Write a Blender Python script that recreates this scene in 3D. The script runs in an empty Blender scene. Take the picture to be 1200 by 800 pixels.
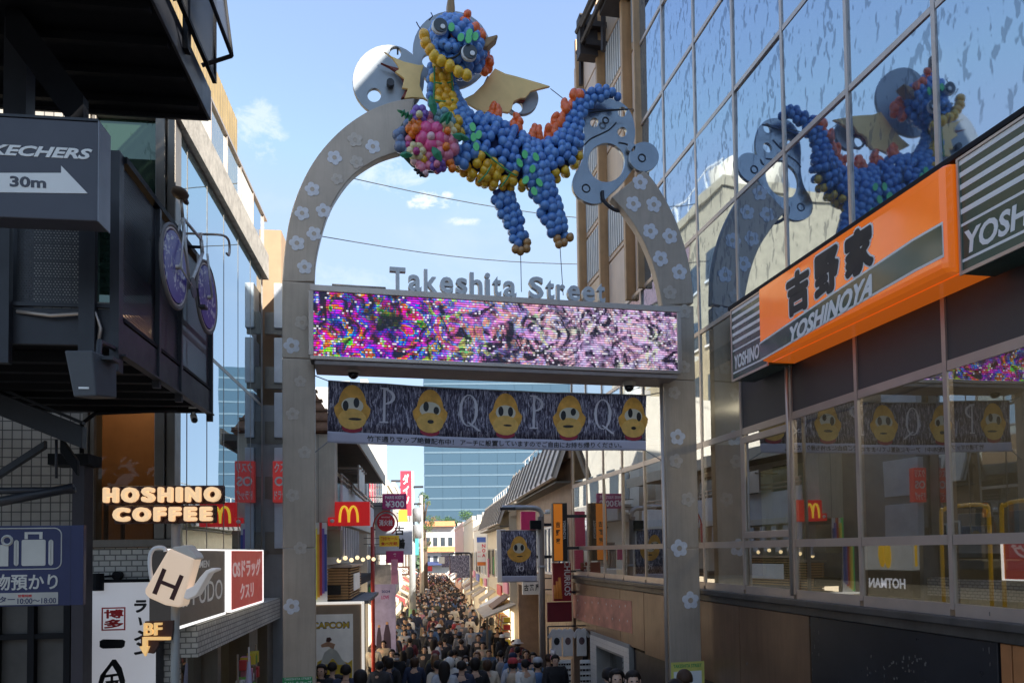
import bpy, math, random
from mathutils import Vector, Matrix
R = math.radians
random.seed(11)
sc = bpy.context.scene
col = sc.collection
# ------------------------------------------------------------------ camera
FPX, CX, PY = 867.0, 600.0, 615.0
C = Vector((0, 0, 2.9))
RM = (Matrix.Rotation(R(92.0), 3, 'X') @ Matrix.Rotation(R(-0.75), 3, 'Z'))
cd = bpy.data.cameras.new('camera')
cam = bpy.data.objects.new('camera', cd)
col.objects.link(cam)
cam.matrix_world = Matrix.Translation(C) @ RM.to_4x4()
cd.sensor_width = 36
cd.lens = 36 * FPX / 1200
cd.shift_y = (PY - 400) / 1200
cd.clip_start = .05
cd.clip_end = 3000
sc.camera = cam
# ------------------------------------------------------------------ light, sky, exposure
EXPO = 2.75
sc.view_settings.view_transform = 'Standard'
sc.view_settings.look = 'None'
sc.view_settings.exposure = EXPO
sc.view_settings.gamma = 1
SUN_EL, SUN_H = R(36), Vector((.72, -.69))
sd = bpy.data.lights.new('sun', 'SUN')
sd.energy = 2.0
sd.angle = R(.5)
sd.color = (1, .93, .82)
so = bpy.data.objects.new('sun', sd)
col.objects.link(so)
sv = Vector((SUN_H.x * math.cos(SUN_EL), SUN_H.y * math.cos(SUN_EL), math.sin(SUN_EL)))
so.rotation_euler = sv.to_track_quat('Z', 'Y').to_euler()
so.location = (30, -30, 40)


def ray(px, py):
    return RM @ Vector(((px - CX) / FPX, (PY - py) / FPX, -1))


class NT:
    def __init__(s, tree):
        s.t = tree
        s.t.nodes.clear()

    def n(s, typ, **kw):
        nd = s.t.nodes.new('ShaderNode' + typ)
        for k, v in kw.items():
            if k.startswith('i_'):
                key = k[2:].replace('_', ' ')
                s.put(nd, key, v)
            elif k.startswith('n') and k[1:].isdigit():
                s.put(nd, int(k[1:]), v)
            else:
                setattr(nd, k, v)
        return nd

    def put(s, nd, key, v):
        if isinstance(v, bpy.types.NodeSocket):
            s.t.links.new(v, nd.inputs[key])
        elif isinstance(v, bpy.types.Node):
            s.t.links.new(v.outputs[0], nd.inputs[key])
        else:
            if isinstance(v, (tuple, list)) and len(v) == 3 and nd.inputs[key].type == 'RGBA':
                v = (*v, 1)
            nd.inputs[key].default_value = v

    def math(s, op, a, b=0., c=None, clamp=False):
        nd = s.n('Math', operation=op, use_clamp=clamp)
        s.put(nd, 0, a)
        s.put(nd, 1, b)
        if c is not None:
            s.put(nd, 2, c)
        return nd.outputs[0]

    def mix(s, f, a, b, blend='MIX'):
        nd = s.n('MixRGB', blend_type=blend)
        s.put(nd, 0, f)
        s.put(nd, 1, a)
        s.put(nd, 2, b)
        return nd.outputs[0]

    def ramp(s, f, stops, interp='LINEAR'):
        nd = s.n('ValToRGB')
        cr = nd.color_ramp
        cr.interpolation = interp
        while len(cr.elements) < len(stops):
            cr.elements.new(.5)
        for e, (p, c) in zip(cr.elements, stops):
            e.position = p
            e.color = (*c, 1) if len(c) == 3 else c
        s.put(nd, 0, f)
        return nd.outputs[0]

    def sep(s, v):
        nd = s.n('SeparateXYZ')
        s.put(nd, 0, v)
        return nd.outputs

    def comb(s, x=0., y=0., z=0.):
        nd = s.n('CombineXYZ')
        s.put(nd, 0, x)
        s.put(nd, 1, y)
        s.put(nd, 2, z)
        return nd.outputs[0]

    def noise(s, vec, scale=5., detail=3., rough=.5, dist=0.):
        nd = s.n('TexNoise', i_Scale=scale, i_Detail=detail, i_Roughness=rough, i_Distortion=dist)
        s.put(nd, 'Vector', vec)
        return nd

    def map(s, vec, scale=(1, 1, 1), loc=(0, 0, 0), rot=(0, 0, 0)):
        nd = s.n('Mapping', i_Scale=scale, i_Location=loc, i_Rotation=rot)
        s.put(nd, 'Vector', vec)
        return nd.outputs[0]


world = bpy.data.worlds.new('World')
sc.world = world
world.use_nodes = True
W = NT(world.node_tree)
sky = W.n('TexSky', sky_type='NISHITA', sun_disc=False, sun_elevation=SUN_EL,
          sun_rotation=math.atan2(SUN_H.x, SUN_H.y), altitude=50, air_density=1.0, dust_density=.05, ozone_density=2.0)
gen = W.n('TexCoord').outputs['Generated']
skyc = W.mix(.10, sky.outputs[0], (2.8, 3.1, 3.4))
skyc = W.mix(1., skyc, (.98, .93, .99), 'MULTIPLY')
skyc = W.mix(.88, skyc, (1.45, 1.92, 2.55), 'DARKEN')      # evenly hazy lower sky
# wispy and small puffy clouds
cn = W.noise(W.map(gen, (1, 1, 2.2)), 5., 7., .62, .35)
base = W.math('MULTIPLY', W.math('SMOOTHSTEP', cn.outputs[0], .60), .45) if False else W.ramp(cn.outputs[0], [(.57, (0, 0, 0)), (.82, (.14, .14, .14))])
n2 = W.noise(W.map(gen, (1, 1, 1.6)), 30., 7., .66, .3)
tot = base
for (px, py, sx, sy, amp) in ((505, 233, 46, 17, 1.), (541, 260, 30, 8, .55), (305, 150, 42, 44, .38), (455, 205, 62, 30, .40), (590, 480, 60, 26, .35), (395, 330, 90, 30, .16)):
    d = ray(px, py).normalized()
    a = Vector((d.y, -d.x, 0)).normalized()
    b = a.cross(d).normalized()
    q = W.n('VectorMath', operation='SUBTRACT')
    W.put(q, 0, gen)
    W.put(q, 1, tuple(d))
    da = W.n('VectorMath', operation='DOT_PRODUCT')
    W.put(da, 0, q)
    W.put(da, 1, tuple(a))
    db = W.n('VectorMath', operation='DOT_PRODUCT')
    W.put(db, 0, q)
    W.put(db, 1, tuple(b))
    k = 1 / d.length / math.sqrt(1 + ((px - 600) / FPX) ** 2 + ((PY - py) / FPX) ** 2)
    e = W.math('ADD', W.math('POWER', W.math('DIVIDE', da.outputs['Value'], sx / FPX * k), 2.),
               W.math('POWER', W.math('DIVIDE', db.outputs['Value'], sy / FPX * k), 2.))
    m = W.math('SUBTRACT', 1., e, clamp=True)
    m = W.math('MULTIPLY', W.math('ADD', W.math('SUBTRACT', W.math('MULTIPLY', m, 1.25), .62), W.math('MULTIPLY', W.math('SUBTRACT', n2.outputs[0], .5), 4.2), clamp=True), 1.25, clamp=True)
    m = W.math('MULTIPLY', m, W.math('MULTIPLY', W.math('SUBTRACT', 1., e, clamp=True), 1.6, clamp=True))
    tot = W.math('MAXIMUM', tot, W.math('MULTIPLY', m, amp))
cl = W.mix(tot, skyc, (3.0, 3.05, 3.1))
bg = W.n('Background', i_Strength=.061)
W.put(bg, 'Color', cl)
wo = W.n('OutputWorld')
W.t.links.new(bg.outputs[0], wo.inputs[0])


# ------------------------------------------------------------------ frames, things, meshes
class Fr:
    """a vertical plane: local x along it, local y into it (away from the street), z up"""
    def __init__(s, x, y, z, a):
        s.o = Vector((x, y, z))
        s.a = a
        s.u = Vector((math.cos(a), math.sin(a), 0))
        s.v = Vector((-math.sin(a), math.cos(a), 0))

    def at(s, px, py, y=0.):
        d = ray(px, py)
        t = ((s.o - C).dot(s.v) + y) / d.dot(s.v)
        p = C + d * t - s.o
        return p.dot(s.u), p.z

    def w(s, x, y, z):
        return s.o + s.u * x + s.v * y + Vector((0, 0, z))

    def moved(s, x=0, y=0, z=0):
        p = s.w(x, y, z)
        return Fr(p.x, p.y, p.z, s.a)


def frpx(px, py, Y, a, z=None):
    d = ray(px, py)
    p = C + d * (Y / d.y)
    return Fr(p.x, p.y, p.z if z is None else z, a)


def link(o, parent=None):
    col.objects.link(o)
    if parent is not None:
        o.parent = parent
    return o


def tag(o, label, cat, group=None):
    o['label'] = label
    o['category'] = cat
    if group:
        o['group'] = group
    return o


def thing(name, label, cat, fr, group=None):
    o = bpy.data.objects.new(name, None)
    o.empty_display_size = .2
    o.location = fr.o
    o.rotation_euler = (0, 0, fr.a)
    link(o)
    return tag(o, label, cat, group)


def sphere_vf(su, sv):
    v = [(0, 0, 1)]
    for j in range(1, sv):
        t = math.pi * j / sv
        for i in range(su):
            p = 2 * math.pi * i / su
            v.append((math.sin(t) * math.cos(p), math.sin(t) * math.sin(p), math.cos(t)))
    v.append((0, 0, -1))
    f = []
    for i in range(su):
        f.append((0, 1 + i, 1 + (i + 1) % su))
        f.append((len(v) - 1, 1 + (sv - 2) * su + (i + 1) % su, 1 + (sv - 2) * su + i))
    for j in range(sv - 2):
        for i in range(su):
            a = 1 + j * su + i
            b = 1 + j * su + (i + 1) % su
            f.append((a, a + su, b + su, b))
    return v, f


def smooth_pts(pts, n=6):
    res = []
    P_ = [pts[0]] + list(pts) + [pts[-1]]
    for i in range(1, len(P_) - 2):
        p0, p1, p2, p3 = P_[i - 1], P_[i], P_[i + 1], P_[i + 2]
        for k in range(n):
            t = k / n
            res.append(tuple(.5 * (2 * p1[d] + (p2[d] - p0[d]) * t + (2 * p0[d] - 5 * p1[d] + 4 * p2[d] - p3[d]) * t * t + (3 * p1[d] - p0[d] - 3 * p2[d] + p3[d]) * t ** 3) for d in range(len(p1))))
    res.append(tuple(pts[-1]))
    return res


class B:
    def __init__(s):
        s.v, s.f, s.m, s.cur = [], [], [], 0

    def add(s, vs, fs):
        k = len(s.v)
        s.v.extend(tuple(p) for p in vs)
        s.f.extend(tuple(i + k for i in q) for q in fs)
        s.m.extend([s.cur] * len(fs))
        return s

    def box(s, x0, x1, y0, y1, z0, z1):
        x0, x1 = min(x0, x1), max(x0, x1)
        y0, y1 = min(y0, y1), max(y0, y1)
        z0, z1 = min(z0, z1), max(z0, z1)
        return s.add([(x0, y0, z0), (x1, y0, z0), (x1, y1, z0), (x0, y1, z0), (x0, y0, z1), (x1, y0, z1), (x1, y1, z1), (x0, y1, z1)],
                     [(0, 3, 2, 1), (4, 5, 6, 7), (0, 1, 5, 4), (1, 2, 6, 5), (2, 3, 7, 6), (3, 0, 4, 7)])

    def poly(s, pts, y0, y1):
        """prism of an outline in local x,z between depths y0 (front) and y1"""
        n = len(pts)
        ar = sum(pts[i][0] * pts[(i + 1) % n][1] - pts[(i + 1) % n][0] * pts[i][1] for i in range(n))
        if ar < 0:
            pts = pts[::-1]
        vs = [(p[0], y0, p[1]) for p in pts] + [(p[0], y1, p[1]) for p in pts]
        fs = [tuple(range(n)), tuple(range(2 * n - 1, n - 1, -1))]
        fs += [(i, i + n, (i + 1) % n + n, (i + 1) % n) for i in range(n)]
        return s.add(vs, fs)

    def prism_z(s, pts, z0, z1):
        n = len(pts)
        ar = sum(pts[i][0] * pts[(i + 1) % n][1] - pts[(i + 1) % n][0] * pts[i][1] for i in range(n))
        if ar < 0:
            pts = pts[::-1]
        vs = [(p[0], p[1], z0) for p in pts] + [(p[0], p[1], z1) for p in pts]
        fs = [tuple(range(n - 1, -1, -1)), tuple(range(n, 2 * n))]
        fs += [(i, (i + 1) % n, (i + 1) % n + n, i + n) for i in range(n)]
        return s.add(vs, fs)

    def hexa(s, p):
        """8 points ordered like box: bottom loop, top loop"""
        return s.add(p, [(0, 3, 2, 1), (4, 5, 6, 7), (0, 1, 5, 4), (1, 2, 6, 5), (2, 3, 7, 6), (3, 0, 4, 7)])

    def tube(s, pts, r, n=8, closed=False):
        pts = [Vector(p) for p in pts]
        m = len(pts)
        rr = r if isinstance(r, (list, tuple)) else [r] * m
        vs = []
        ref = None
        for i, p in enumerate(pts):
            if closed:
                t = pts[(i + 1) % m] - pts[i - 1]
            else:
                t = pts[min(i + 1, m - 1)] - pts[max(i - 1, 0)]
            t = t.normalized()
            if ref is None:
                ref = Vector((0, 0, 1)) if abs(t.z) < .9 else Vector((1, 0, 0))
            a = t.cross(ref)
            if a.length < 1e-4:
                a = t.orthogonal()
            a.normalize()
            b = a.cross(t).normalized()
            ref = b
            for k in range(n):
                q = 2 * math.pi * k / n
                vs.append(p + a * (math.cos(q) * rr[i]) + b * (math.sin(q) * rr[i]))
        fs = []
        for i in range(m if closed else m - 1):
            for k in range(n):
                a0 = i * n + k
                a1 = i * n + (k + 1) % n
                b0 = ((i + 1) % m) * n + k
                b1 = ((i + 1) % m) * n + (k + 1) % n
                fs.append((a0, a1, b1, b0))
        if not closed:
            fs.append(tuple(range(n - 1, -1, -1)))
            fs.append(tuple(range((m - 1) * n, m * n)))
        return s.add(vs, fs)

    def ball(s, c, r, su=8, sv=6):
        r = r if isinstance(r, (tuple, list)) else (r, r, r)
        v, f = sphere_vf(su, sv)
        return s.add([(c[0] + p[0] * r[0], c[1] + p[1] * r[1], c[2] + p[2] * r[2]) for p in v], f)

    def lathe(s, prof, c=(0, 0, 0), n=16):
        vs = []
        for (r, z) in prof:
            for k in range(n):
                q = 2 * math.pi * k / n
                vs.append((c[0] + r * math.cos(q), c[1] + r * math.sin(q), c[2] + z))
        fs = []
        for i in range(len(prof) - 1):
            for k in range(n):
                fs.append((i * n + k, i * n + (k + 1) % n, (i + 1) * n + (k + 1) % n, (i + 1) * n + k))
        fs.append(tuple(range(n - 1, -1, -1)))
        fs.append(tuple(range((len(prof) - 1) * n, len(prof) * n)))
        return s.add(vs, fs)

    def mesh(s, name, mats, smooth=False):
        me = bpy.data.meshes.new(name)
        me.from_pydata(s.v, [], s.f)
        for m in (mats if isinstance(mats, (list, tuple)) else [mats]):
            me.materials.append(m)
        me.polygons.foreach_set('material_index', s.m)
        if smooth:
            me.polygons.foreach_set('use_smooth', [True] * len(s.f))
        me.update()
        return me

    def obj(s, name, mats, parent=None, smooth=False, bevel=0., loc=None, kind=None):
        o = bpy.data.objects.new(name, s.mesh(name, mats, smooth))
        link(o, parent)
        if loc is not None:
            o.location = loc
        if bevel:
            m = o.modifiers.new('bevel', 'BEVEL')
            m.width = bevel
            m.segments = 2
            m.limit_method = 'ANGLE'
        if kind:
            o['kind'] = kind
        return o


def inst(name, mesh, parent, loc=(0, 0, 0), rot=(0, 0, 0), scale=(1, 1, 1), mat=None):
    o = bpy.data.objects.new(name, mesh)
    link(o, parent)
    o.location = loc
    o.rotation_euler = rot
    o.scale = scale
    if mat is not None:
        o.material_slots[0].link = 'OBJECT'
        o.material_slots[0].material = mat
    return o


def bx(name, mt, parent, x0, x1, y0, y1, z0, z1, bevel=0.):
    return B().box(x0, x1, y0, y1, z0, z1).obj(name, mt, parent, bevel=bevel)


# ------------------------------------------------------------------ materials
MATS = {}


def mat(name, c=(.5, .5, .5), rough=.5, metal=0., spec=.5, var=.14, vs=2.5, bump=0., bs=60., emit=0., ec=None, streak=0., coat=0., sc_=None):
    if name in MATS:
        return MATS[name]
    m = bpy.data.materials.new(name)
    m.use_nodes = True
    T = NT(m.node_tree)
    co = T.n('TexCoord').outputs['Object']
    nz = T.noise(co, vs, 6., .62)
    cc = T.ramp(nz.outputs[0], [(.28, tuple(x * (1 - var) for x in c)), (.72, tuple(min(1, x * (1 + var)) for x in c))])
    if streak:
        st = T.noise(T.map(co, (7, 7, .45)), 2.2, 5., .7)
        cc = T.mix(T.ramp(st.outputs[0], [(.45, (0, 0, 0)), (.75, (streak,) * 3)]), cc, tuple(x * .35 for x in c))
    p = T.n('BsdfPrincipled', i_Metallic=metal)
    T.put(p, 'Specular IOR Level', spec)
    T.put(p, 'Base Color', cc)
    r2 = T.noise(co, vs * 3.1, 5., .6)
    T.put(p, 'Roughness', T.math('ADD', T.math('MULTIPLY', T.math('SUBTRACT', r2.outputs[0], .5), .5 * min(rough, .6)), rough, clamp=True))
    if coat:
        T.put(p, 'Coat Weight', coat)
        T.put(p, 'Coat Roughness', .08)
    if bump:
        b = T.n('Bump', i_Strength=bump, i_Distance=.01)
        T.put(b, 'Height', T.noise(co, bs, 4., .6).outputs[0])
        T.put(p, 'Normal', b.outputs[0])
    if emit:
        e = ec or c
        T.put(p, 'Emission Color', T.mix(1., cc, tuple(e[i] / max(c[i], .01) for i in range(3)), 'MULTIPLY') if False else (*e, 1))
        T.put(p, 'Emission Strength', emit / 2 ** EXPO)
    o = T.n('OutputMaterial')
    T.t.links.new(p.outputs[0], o.inputs[0])
    MATS[name] = m
    return m


def custom(name):
    m = bpy.data.materials.new(name)
    m.use_nodes = True
    MATS[name] = m
    return m, NT(m.node_tree)


def out(T, sh):
    o = T.n('OutputMaterial')
    T.t.links.new(sh.outputs[0], o.inputs[0])


def glass(name, refl=.75, tint=(.8, .87, .92), under=(.02, .025, .03), transp=False, smudge=0., wav=.12, rough=.01):
    m, T = custom(name)
    co = T.n('TexCoord').outputs['Object']
    g = T.n('BsdfGlossy', i_Roughness=rough)
    T.put(g, 'Color', (*tint, 1))
    bp = T.n('Bump', i_Strength=wav, i_Distance=.02)
    T.put(bp, 'Height', T.noise(co, .9, 1., .4).outputs[0])
    T.put(g, 'Normal', bp.outputs[0])
    if transp:
        d = T.n('BsdfTransparent')
        T.put(d, 'Color', (*under, 1))
    else:
        d = T.n('BsdfDiffuse')
        T.put(d, 'Color', (*under, 1))
    fr = T.math('POWER', T.n('LayerWeight', i_Blend=.5).outputs['Facing'], 3.)
    fac = T.math('ADD', refl, T.math('MULTIPLY', fr, .8 * (1 - refl)), clamp=True)
    if transp:      # reflect on the outer side only, so the room behind shows once through
        fac = T.math('MULTIPLY', fac, T.math('SUBTRACT', 1., T.n('NewGeometry').outputs['Backfacing']))
    if smudge:
        dirt = T.noise(T.map(co, (4.6, 4.6, 2.0), rot=(0, .35, 0)), 2.1, 2.5, .55, .3)
        big = T.noise(co, .55, 2., .5)
        s = T.ramp(T.math('ADD', dirt.outputs[0], T.math('MULTIPLY', T.math('SUBTRACT', big.outputs[0], .5), .55)), [(.555, (0, 0, 0)), (.60, (1, 1, 1))])
        fac = T.math('MULTIPLY', fac, T.math('SUBTRACT', 1., T.math('MULTIPLY', s, smudge)))
    mx = T.n('MixShader')
    T.put(mx, 0, fac)
    T.put(mx, 1, d.outputs[0])
    T.put(mx, 2, g.outputs[0])
    out(T, mx)
    return m


ALU = mat('brushed_aluminium', (.52, .44, .38), .38, .55, var=.1, bump=.05)
STEEL = mat('arch_steel', (.47, .385, .305), .4, .2, var=.16, vs=1.4, streak=.25, bump=.04)
SILVER = mat('polished_steel', (.36, .39, .42), .24, .85, var=.12, vs=5, bump=.35, bs=6)
BLACKM = mat('black_painted_steel', (.007, .0075, .010), .6, 0., spec=.2, var=.3)
GREYM = mat('charcoal_painted_steel', (.028, .030, .038), .45, .1, var=.22, streak=.2)
WHITE = mat('white_paint', (.78, .78, .76), .45, var=.05)
CONC = mat('pale_concrete', (.42, .41, .39), .8, var=.16, bump=.3, streak=.3)
CREAM = mat('cream_render', (.62, .56, .46), .8, var=.1, bump=.2, streak=.25)
DARKI = mat('dark_interior', (.035, .032, .03), .8, var=.3)
BLK = mat('black_print', (.012, .012, .014), .5, var=.1)
WHT = mat('white_print', (.82, .82, .80), .45, var=.04)
RED = mat('red_sign_paint', (.56, .018, .025), .4, var=.08)
MIRROR = glass('reflective_curtain_glass', .60, (.64, .76, .90), (.055, .08, .13), smudge=.42, wav=.30, rough=.025)
SHOPG = glass('shop_window_glass', .40, (.86, .88, .88), (.74, .76, .74), transp=True, wav=.08)
LGLASS = glass('left_facade_glass', .62, (.80, .90, .96), (.03, .05, .06), wav=.06)

# ------------------------------------------------------------------ writing
TXT = {}


def text_mesh(s, bold=0., shear=0., lines=1., space=1.):
    key = (s, bold, shear, lines, space)
    if key in TXT:
        return TXT[key]
    cu = bpy.data.curves.new('lettering', 'FONT')
    cu.body = s
    cu.offset = bold
    cu.shear = shear
    cu.space_line = lines
    cu.space_character = space
    cu.align_x = 'CENTER'
    cu.resolution_u = 3
    cu.extrude = .5
    o = bpy.data.objects.new('lettering', cu)
    col.objects.link(o)
    dg = bpy.context.evaluated_depsgraph_get()
    me = bpy.data.meshes.new_from_object(o.evaluated_get(dg))
    vs = [v.co.copy() for v in me.vertices]
    fs = [tuple(p.vertices) for p in me.polygons]
    bpy.data.objects.remove(o)
    bpy.data.curves.remove(cu)
    bpy.data.meshes.remove(me)
    x0, x1 = min(v.x for v in vs), max(v.x for v in vs)
    y0, y1 = min(v.y for v in vs), max(v.y for v in vs)
    vs = [((v.x - x0) / (x1 - x0), (v.y - y0) / (y1 - y0), v.z + .5) for v in vs]
    TXT[key] = (vs, fs, (x1 - x0) / (y1 - y0))
    return TXT[key]


def text(s, mt, parent, x0, x1, z0, z1, y, depth=.003, bold=.0, name='lettering', shear=0., quad=None, fat=0., nf=10, **k):
    """writing that fills the rectangle x0..x1, z0..z1; its back lies at local y, it stands `depth` proud.
    quad: optional function (u, v) -> (x, z) for slanted writing"""
    vs, fs, asp = text_mesh(s, bold, shear, **k)
    b = B()
    # heavy characters: the glyph stamped round a small ring
    ring = [(fat * math.cos(i * 2 * math.pi / nf), fat * math.sin(i * 2 * math.pi / nf)) for i in range(nf)] if fat else [(0, 0)]
    for i, (ox, oz) in enumerate(ring):
        dp = depth * (1 + .02 * i)
        if quad:
            pv = []
            for v in vs:
                q = quad(v[0], v[1])
                pv.append((q[0] + ox, y - v[2] * dp, q[1] + oz))
        else:
            pv = [(x0 + fat + v[0] * (x1 - x0 - 2 * fat) + ox, y - v[2] * dp, z0 + fat + v[1] * (z1 - z0 - 2 * fat) + oz) for v in vs]
        b.add(pv, fs)
    return b.obj(name, mt, parent)


def letters(s, mt, parent, x0, x1, z0, z1, y, depth, bold=0., name='letter', fat=0., backing=None, shear=0., gap=.14):
    """one object per letter; all share the height of a capital"""
    cw = {'I': .38, 'i': .3, 't': .48, 'r': .5, 'l': .3, 'M': 1.15, 'N': 1., 'O': 1.1, 'H': .95, 'S': .85, 'C': 1., 'F': .72, 'E': .76, 'T': .85, 'k': .72, 'a': .72, 'e': .74, 's': .64, 'h': .7, ' ': .45, 'Y': .85, 'A': .95}
    asc = {'t': (0, .9), 'a': (0, .72), 'e': (0, .72), 's': (0, .72), 'r': (0, .72), 'i': (0, 1.02), 'h': (0, 1), 'k': (0, 1)}
    tw = sum(cw.get(c, .8) for c in s) + gap * (len(s) - 1)
    u = (x1 - x0) / tw
    x = x0
    res = []
    for c in s:
        w = cw.get(c, .8) * u
        if c != ' ':
            lo, hi = asc.get(c, (0, 1))
            h = z1 - z0
            o = text(c, mt, parent, x, x + w, z0 + lo * h, z0 + hi * h, y, depth, bold, name, shear, fat=fat)
            res.append(o)
            if backing:
                g = u * .11
                text(c, backing, o, x - g, x + w + g, z0 + lo * h - g, z0 + hi * h + g, y + .02, .02, 0, 'letter_backing', shear, fat=fat + g)
        x += w + gap * u
    return res

# ------------------------------------------------------------------ ground
GZ = [(-40, .1), (2, .05), (8, -.12), (12, -.6), (17, -1.2), (22, -1.6), (33, -2.0), (60, -2.15), (150, -2.4), (320, -2.4), (1500, -2.4)]


def gz(Y):
    for (a, za), (b, zb) in zip(GZ, GZ[1:]):
        if Y <= b:
            t = max(0, (Y - a) / (b - a))
            t = t * t * (3 - 2 * t) * .35 + t * .65
            return za + (zb - za) * t
    return -2.4


m, T = custom('asphalt')
co = T.n('TexCoord').outputs['Object']
a1 = T.noise(co, .35, 5., .6)
a2 = T.noise(co, 90., 3., .7)
c = T.mix(.5, T.ramp(a1.outputs[0], [(.3, (.045, .045, .047)), (.7, (.075, .073, .07))]), T.ramp(a2.outputs[0], [(.3, (.03, .03, .03)), (.7, (.09, .088, .085))]))
p = T.n('BsdfPrincipled', i_Roughness=.85)
T.put(p, 'Base Color', c)
bp = T.n('Bump', i_Strength=.4, i_Distance=.01)
T.put(bp, 'Height', a2.outputs[0])
T.put(p, 'Normal', bp.outputs[0])
out(T, p)
ASPH = m
g = B()
ys = [-60, -20, 0, 4, 6, 8, 10, 12, 14, 17, 20, 22, 26, 33, 45, 60, 100, 150, 320, 700, 1500]
vs, fs = [], []
for y in ys:
    vs += [(-900 if y > 200 else -160, y, gz(y)), (900 if y > 200 else 160, y, gz(y))]
for i in range(len(ys) - 1):
    fs.append((2 * i, 2 * i + 1, 2 * i + 3, 2 * i + 2))
g.add(vs, fs)
o = g.obj('ground', ASPH)
o['kind'] = 'structure'
# paved street strip (slightly paler stone paving), follows the slope of the lane
STX = lambda Y: (-2.15 - .115 * Y, 3.45 - .115 * Y)
PAVE = mat('street_paving', (.17, .16, .15), .75, var=.25, vs=.8, bump=.3)
pv = B()
vs, fs = [], []
yy = [7 + 1.5 * i for i in range(100)]
for y in yy:
    a, b = STX(y)
    vs += [(a, y, gz(y) + .012), (b, y, gz(y) + .012)]
for i in range(len(yy) - 1):
    fs.append((2 * i, 2 * i + 1, 2 * i + 3, 2 * i + 2))
pv.add(vs, fs)
o = pv.obj('street_pavement', PAVE)
o['kind'] = 'structure'

# ------------------------------------------------------------------ right: glass fronted building
AR = math.atan2(-.981, .1925)
RF = Fr(5.2, 0, 0, AR)
mk = lambda k: -(6.583 + 1.204 * k) / .981
TR = [2.33, 2.95, 4.5, 6.25, 7.8, 9.33, 10.87, 12.4, 13.9]
K0, K1 = -9, 6
BROWN = mat('brown_metal_panel', (.19, .108, .062), .42, .15, var=.22, vs=1.1, streak=.35)
BLACKP = mat('black_stone_panel', (.022, .023, .027), .3, var=.3, vs=1.3)
SPAND = mat('grey_spandrel_panel', (.062, .060, .064), .45, var=.15, vs=.9)
ORB = mat('orange_brown_panel', (.42, .17, .06), .45, var=.2)
CURT = mat('yellow_curtain', (.62, .55, .30), .8, var=.12)
rb = thing('glass_building', 'glass fronted corner building with a silver grid of mullions beside the arch, right', 'building', RF)
# core behind the glass and the roof
bx('core_wall', DARKI, rb, mk(10), mk(K0), 5.0, 9, -2, 14.2)
bx('end_wall', CONC, rb, mk(K0) + .05, mk(K0) + .35, .12, 5.0, -2, 14.2)
bx('roof', CONC, rb, mk(6) - .0, mk(K0) + .35, .12, 9, 14.2, 16.3)  # unseen above the frame; raised so its shadow covers arch and dragon
for z in (2.2, 6.02):
    bx('floor_slab', CONC, rb, mk(10), mk(K0) + .04, .3, 5.0, z - .28, z)
bx('floor_slab', DARKI, rb, mk(6), mk(K0) + .04, .3, 5.0, 9.2, 9.4)
bx('interior_wall', mat('interior_plaster', (.14, .125, .10), .8, var=.3), rb, mk(10), mk(K0) + .04, 4.6, 4.9, 2.2, 5.7)
pane_cache = {}


def pane_mesh(w, h, mt, th=.012):
    key = (round(w, 3), round(h, 3), mt.name)
    if key not in pane_cache:
        pane_cache[key] = B().box(-w / 2, w / 2, 0, th, 0, h).mesh('pane', mt)
    return pane_cache[key]


rnd = random.Random(5)
for k in range(K0, 10):
    x1, x0 = mk(k), mk(k + 1)
    for r in range(len(TR) - 1):
        if k >= 6 and r > 3:
            continue
        w, h = x1 - x0 - .02, TR[r + 1] - TR[r] - .02
        if r == 2 and k < 3:
            mt, nm = SPAND, 'spandrel_panel'
        elif r < 3 or k >= 6:
            mt, nm = SHOPG, 'pane'
        else:
            mt, nm = MIRROR, 'pane'
        th = (0, 0, 0) if mt is SPAND else (R(rnd.uniform(-.4, .4)), 0, R(rnd.uniform(-.5, .5)))
        inst(nm, pane_mesh(w, h, mt), rb, ((x0 + x1) / 2, .004, TR[r] + .01), th)
mull_u = B().box(-.024, .024, -.016, .05, TR[0], 14.1).mesh('mullion', ALU)
mull_l = B().box(-.024, .024, -.016, .05, TR[0], 7.84).mesh('mullion', ALU)
for k in range(K0, 11):
    inst('mullion', mull_u if k <= 6 else mull_l, rb, (mk(k), 0, 0))
w = mk(K0) - mk(6)
for r, z in enumerate(TR):
    x0 = mk(10) if r < 5 else mk(6)
    n = 10 - K0 if r < 5 else 6 - K0
    hh = .055 if r == 0 else (.045 if r < 3 else .032)
    for k in range(K0, 10 if r < 5 else 6):
        bx('transom', ALU, rb, mk(k + 1) + .03, mk(k) - .03, -.013, .05, z - hh, z + hh)
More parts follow.
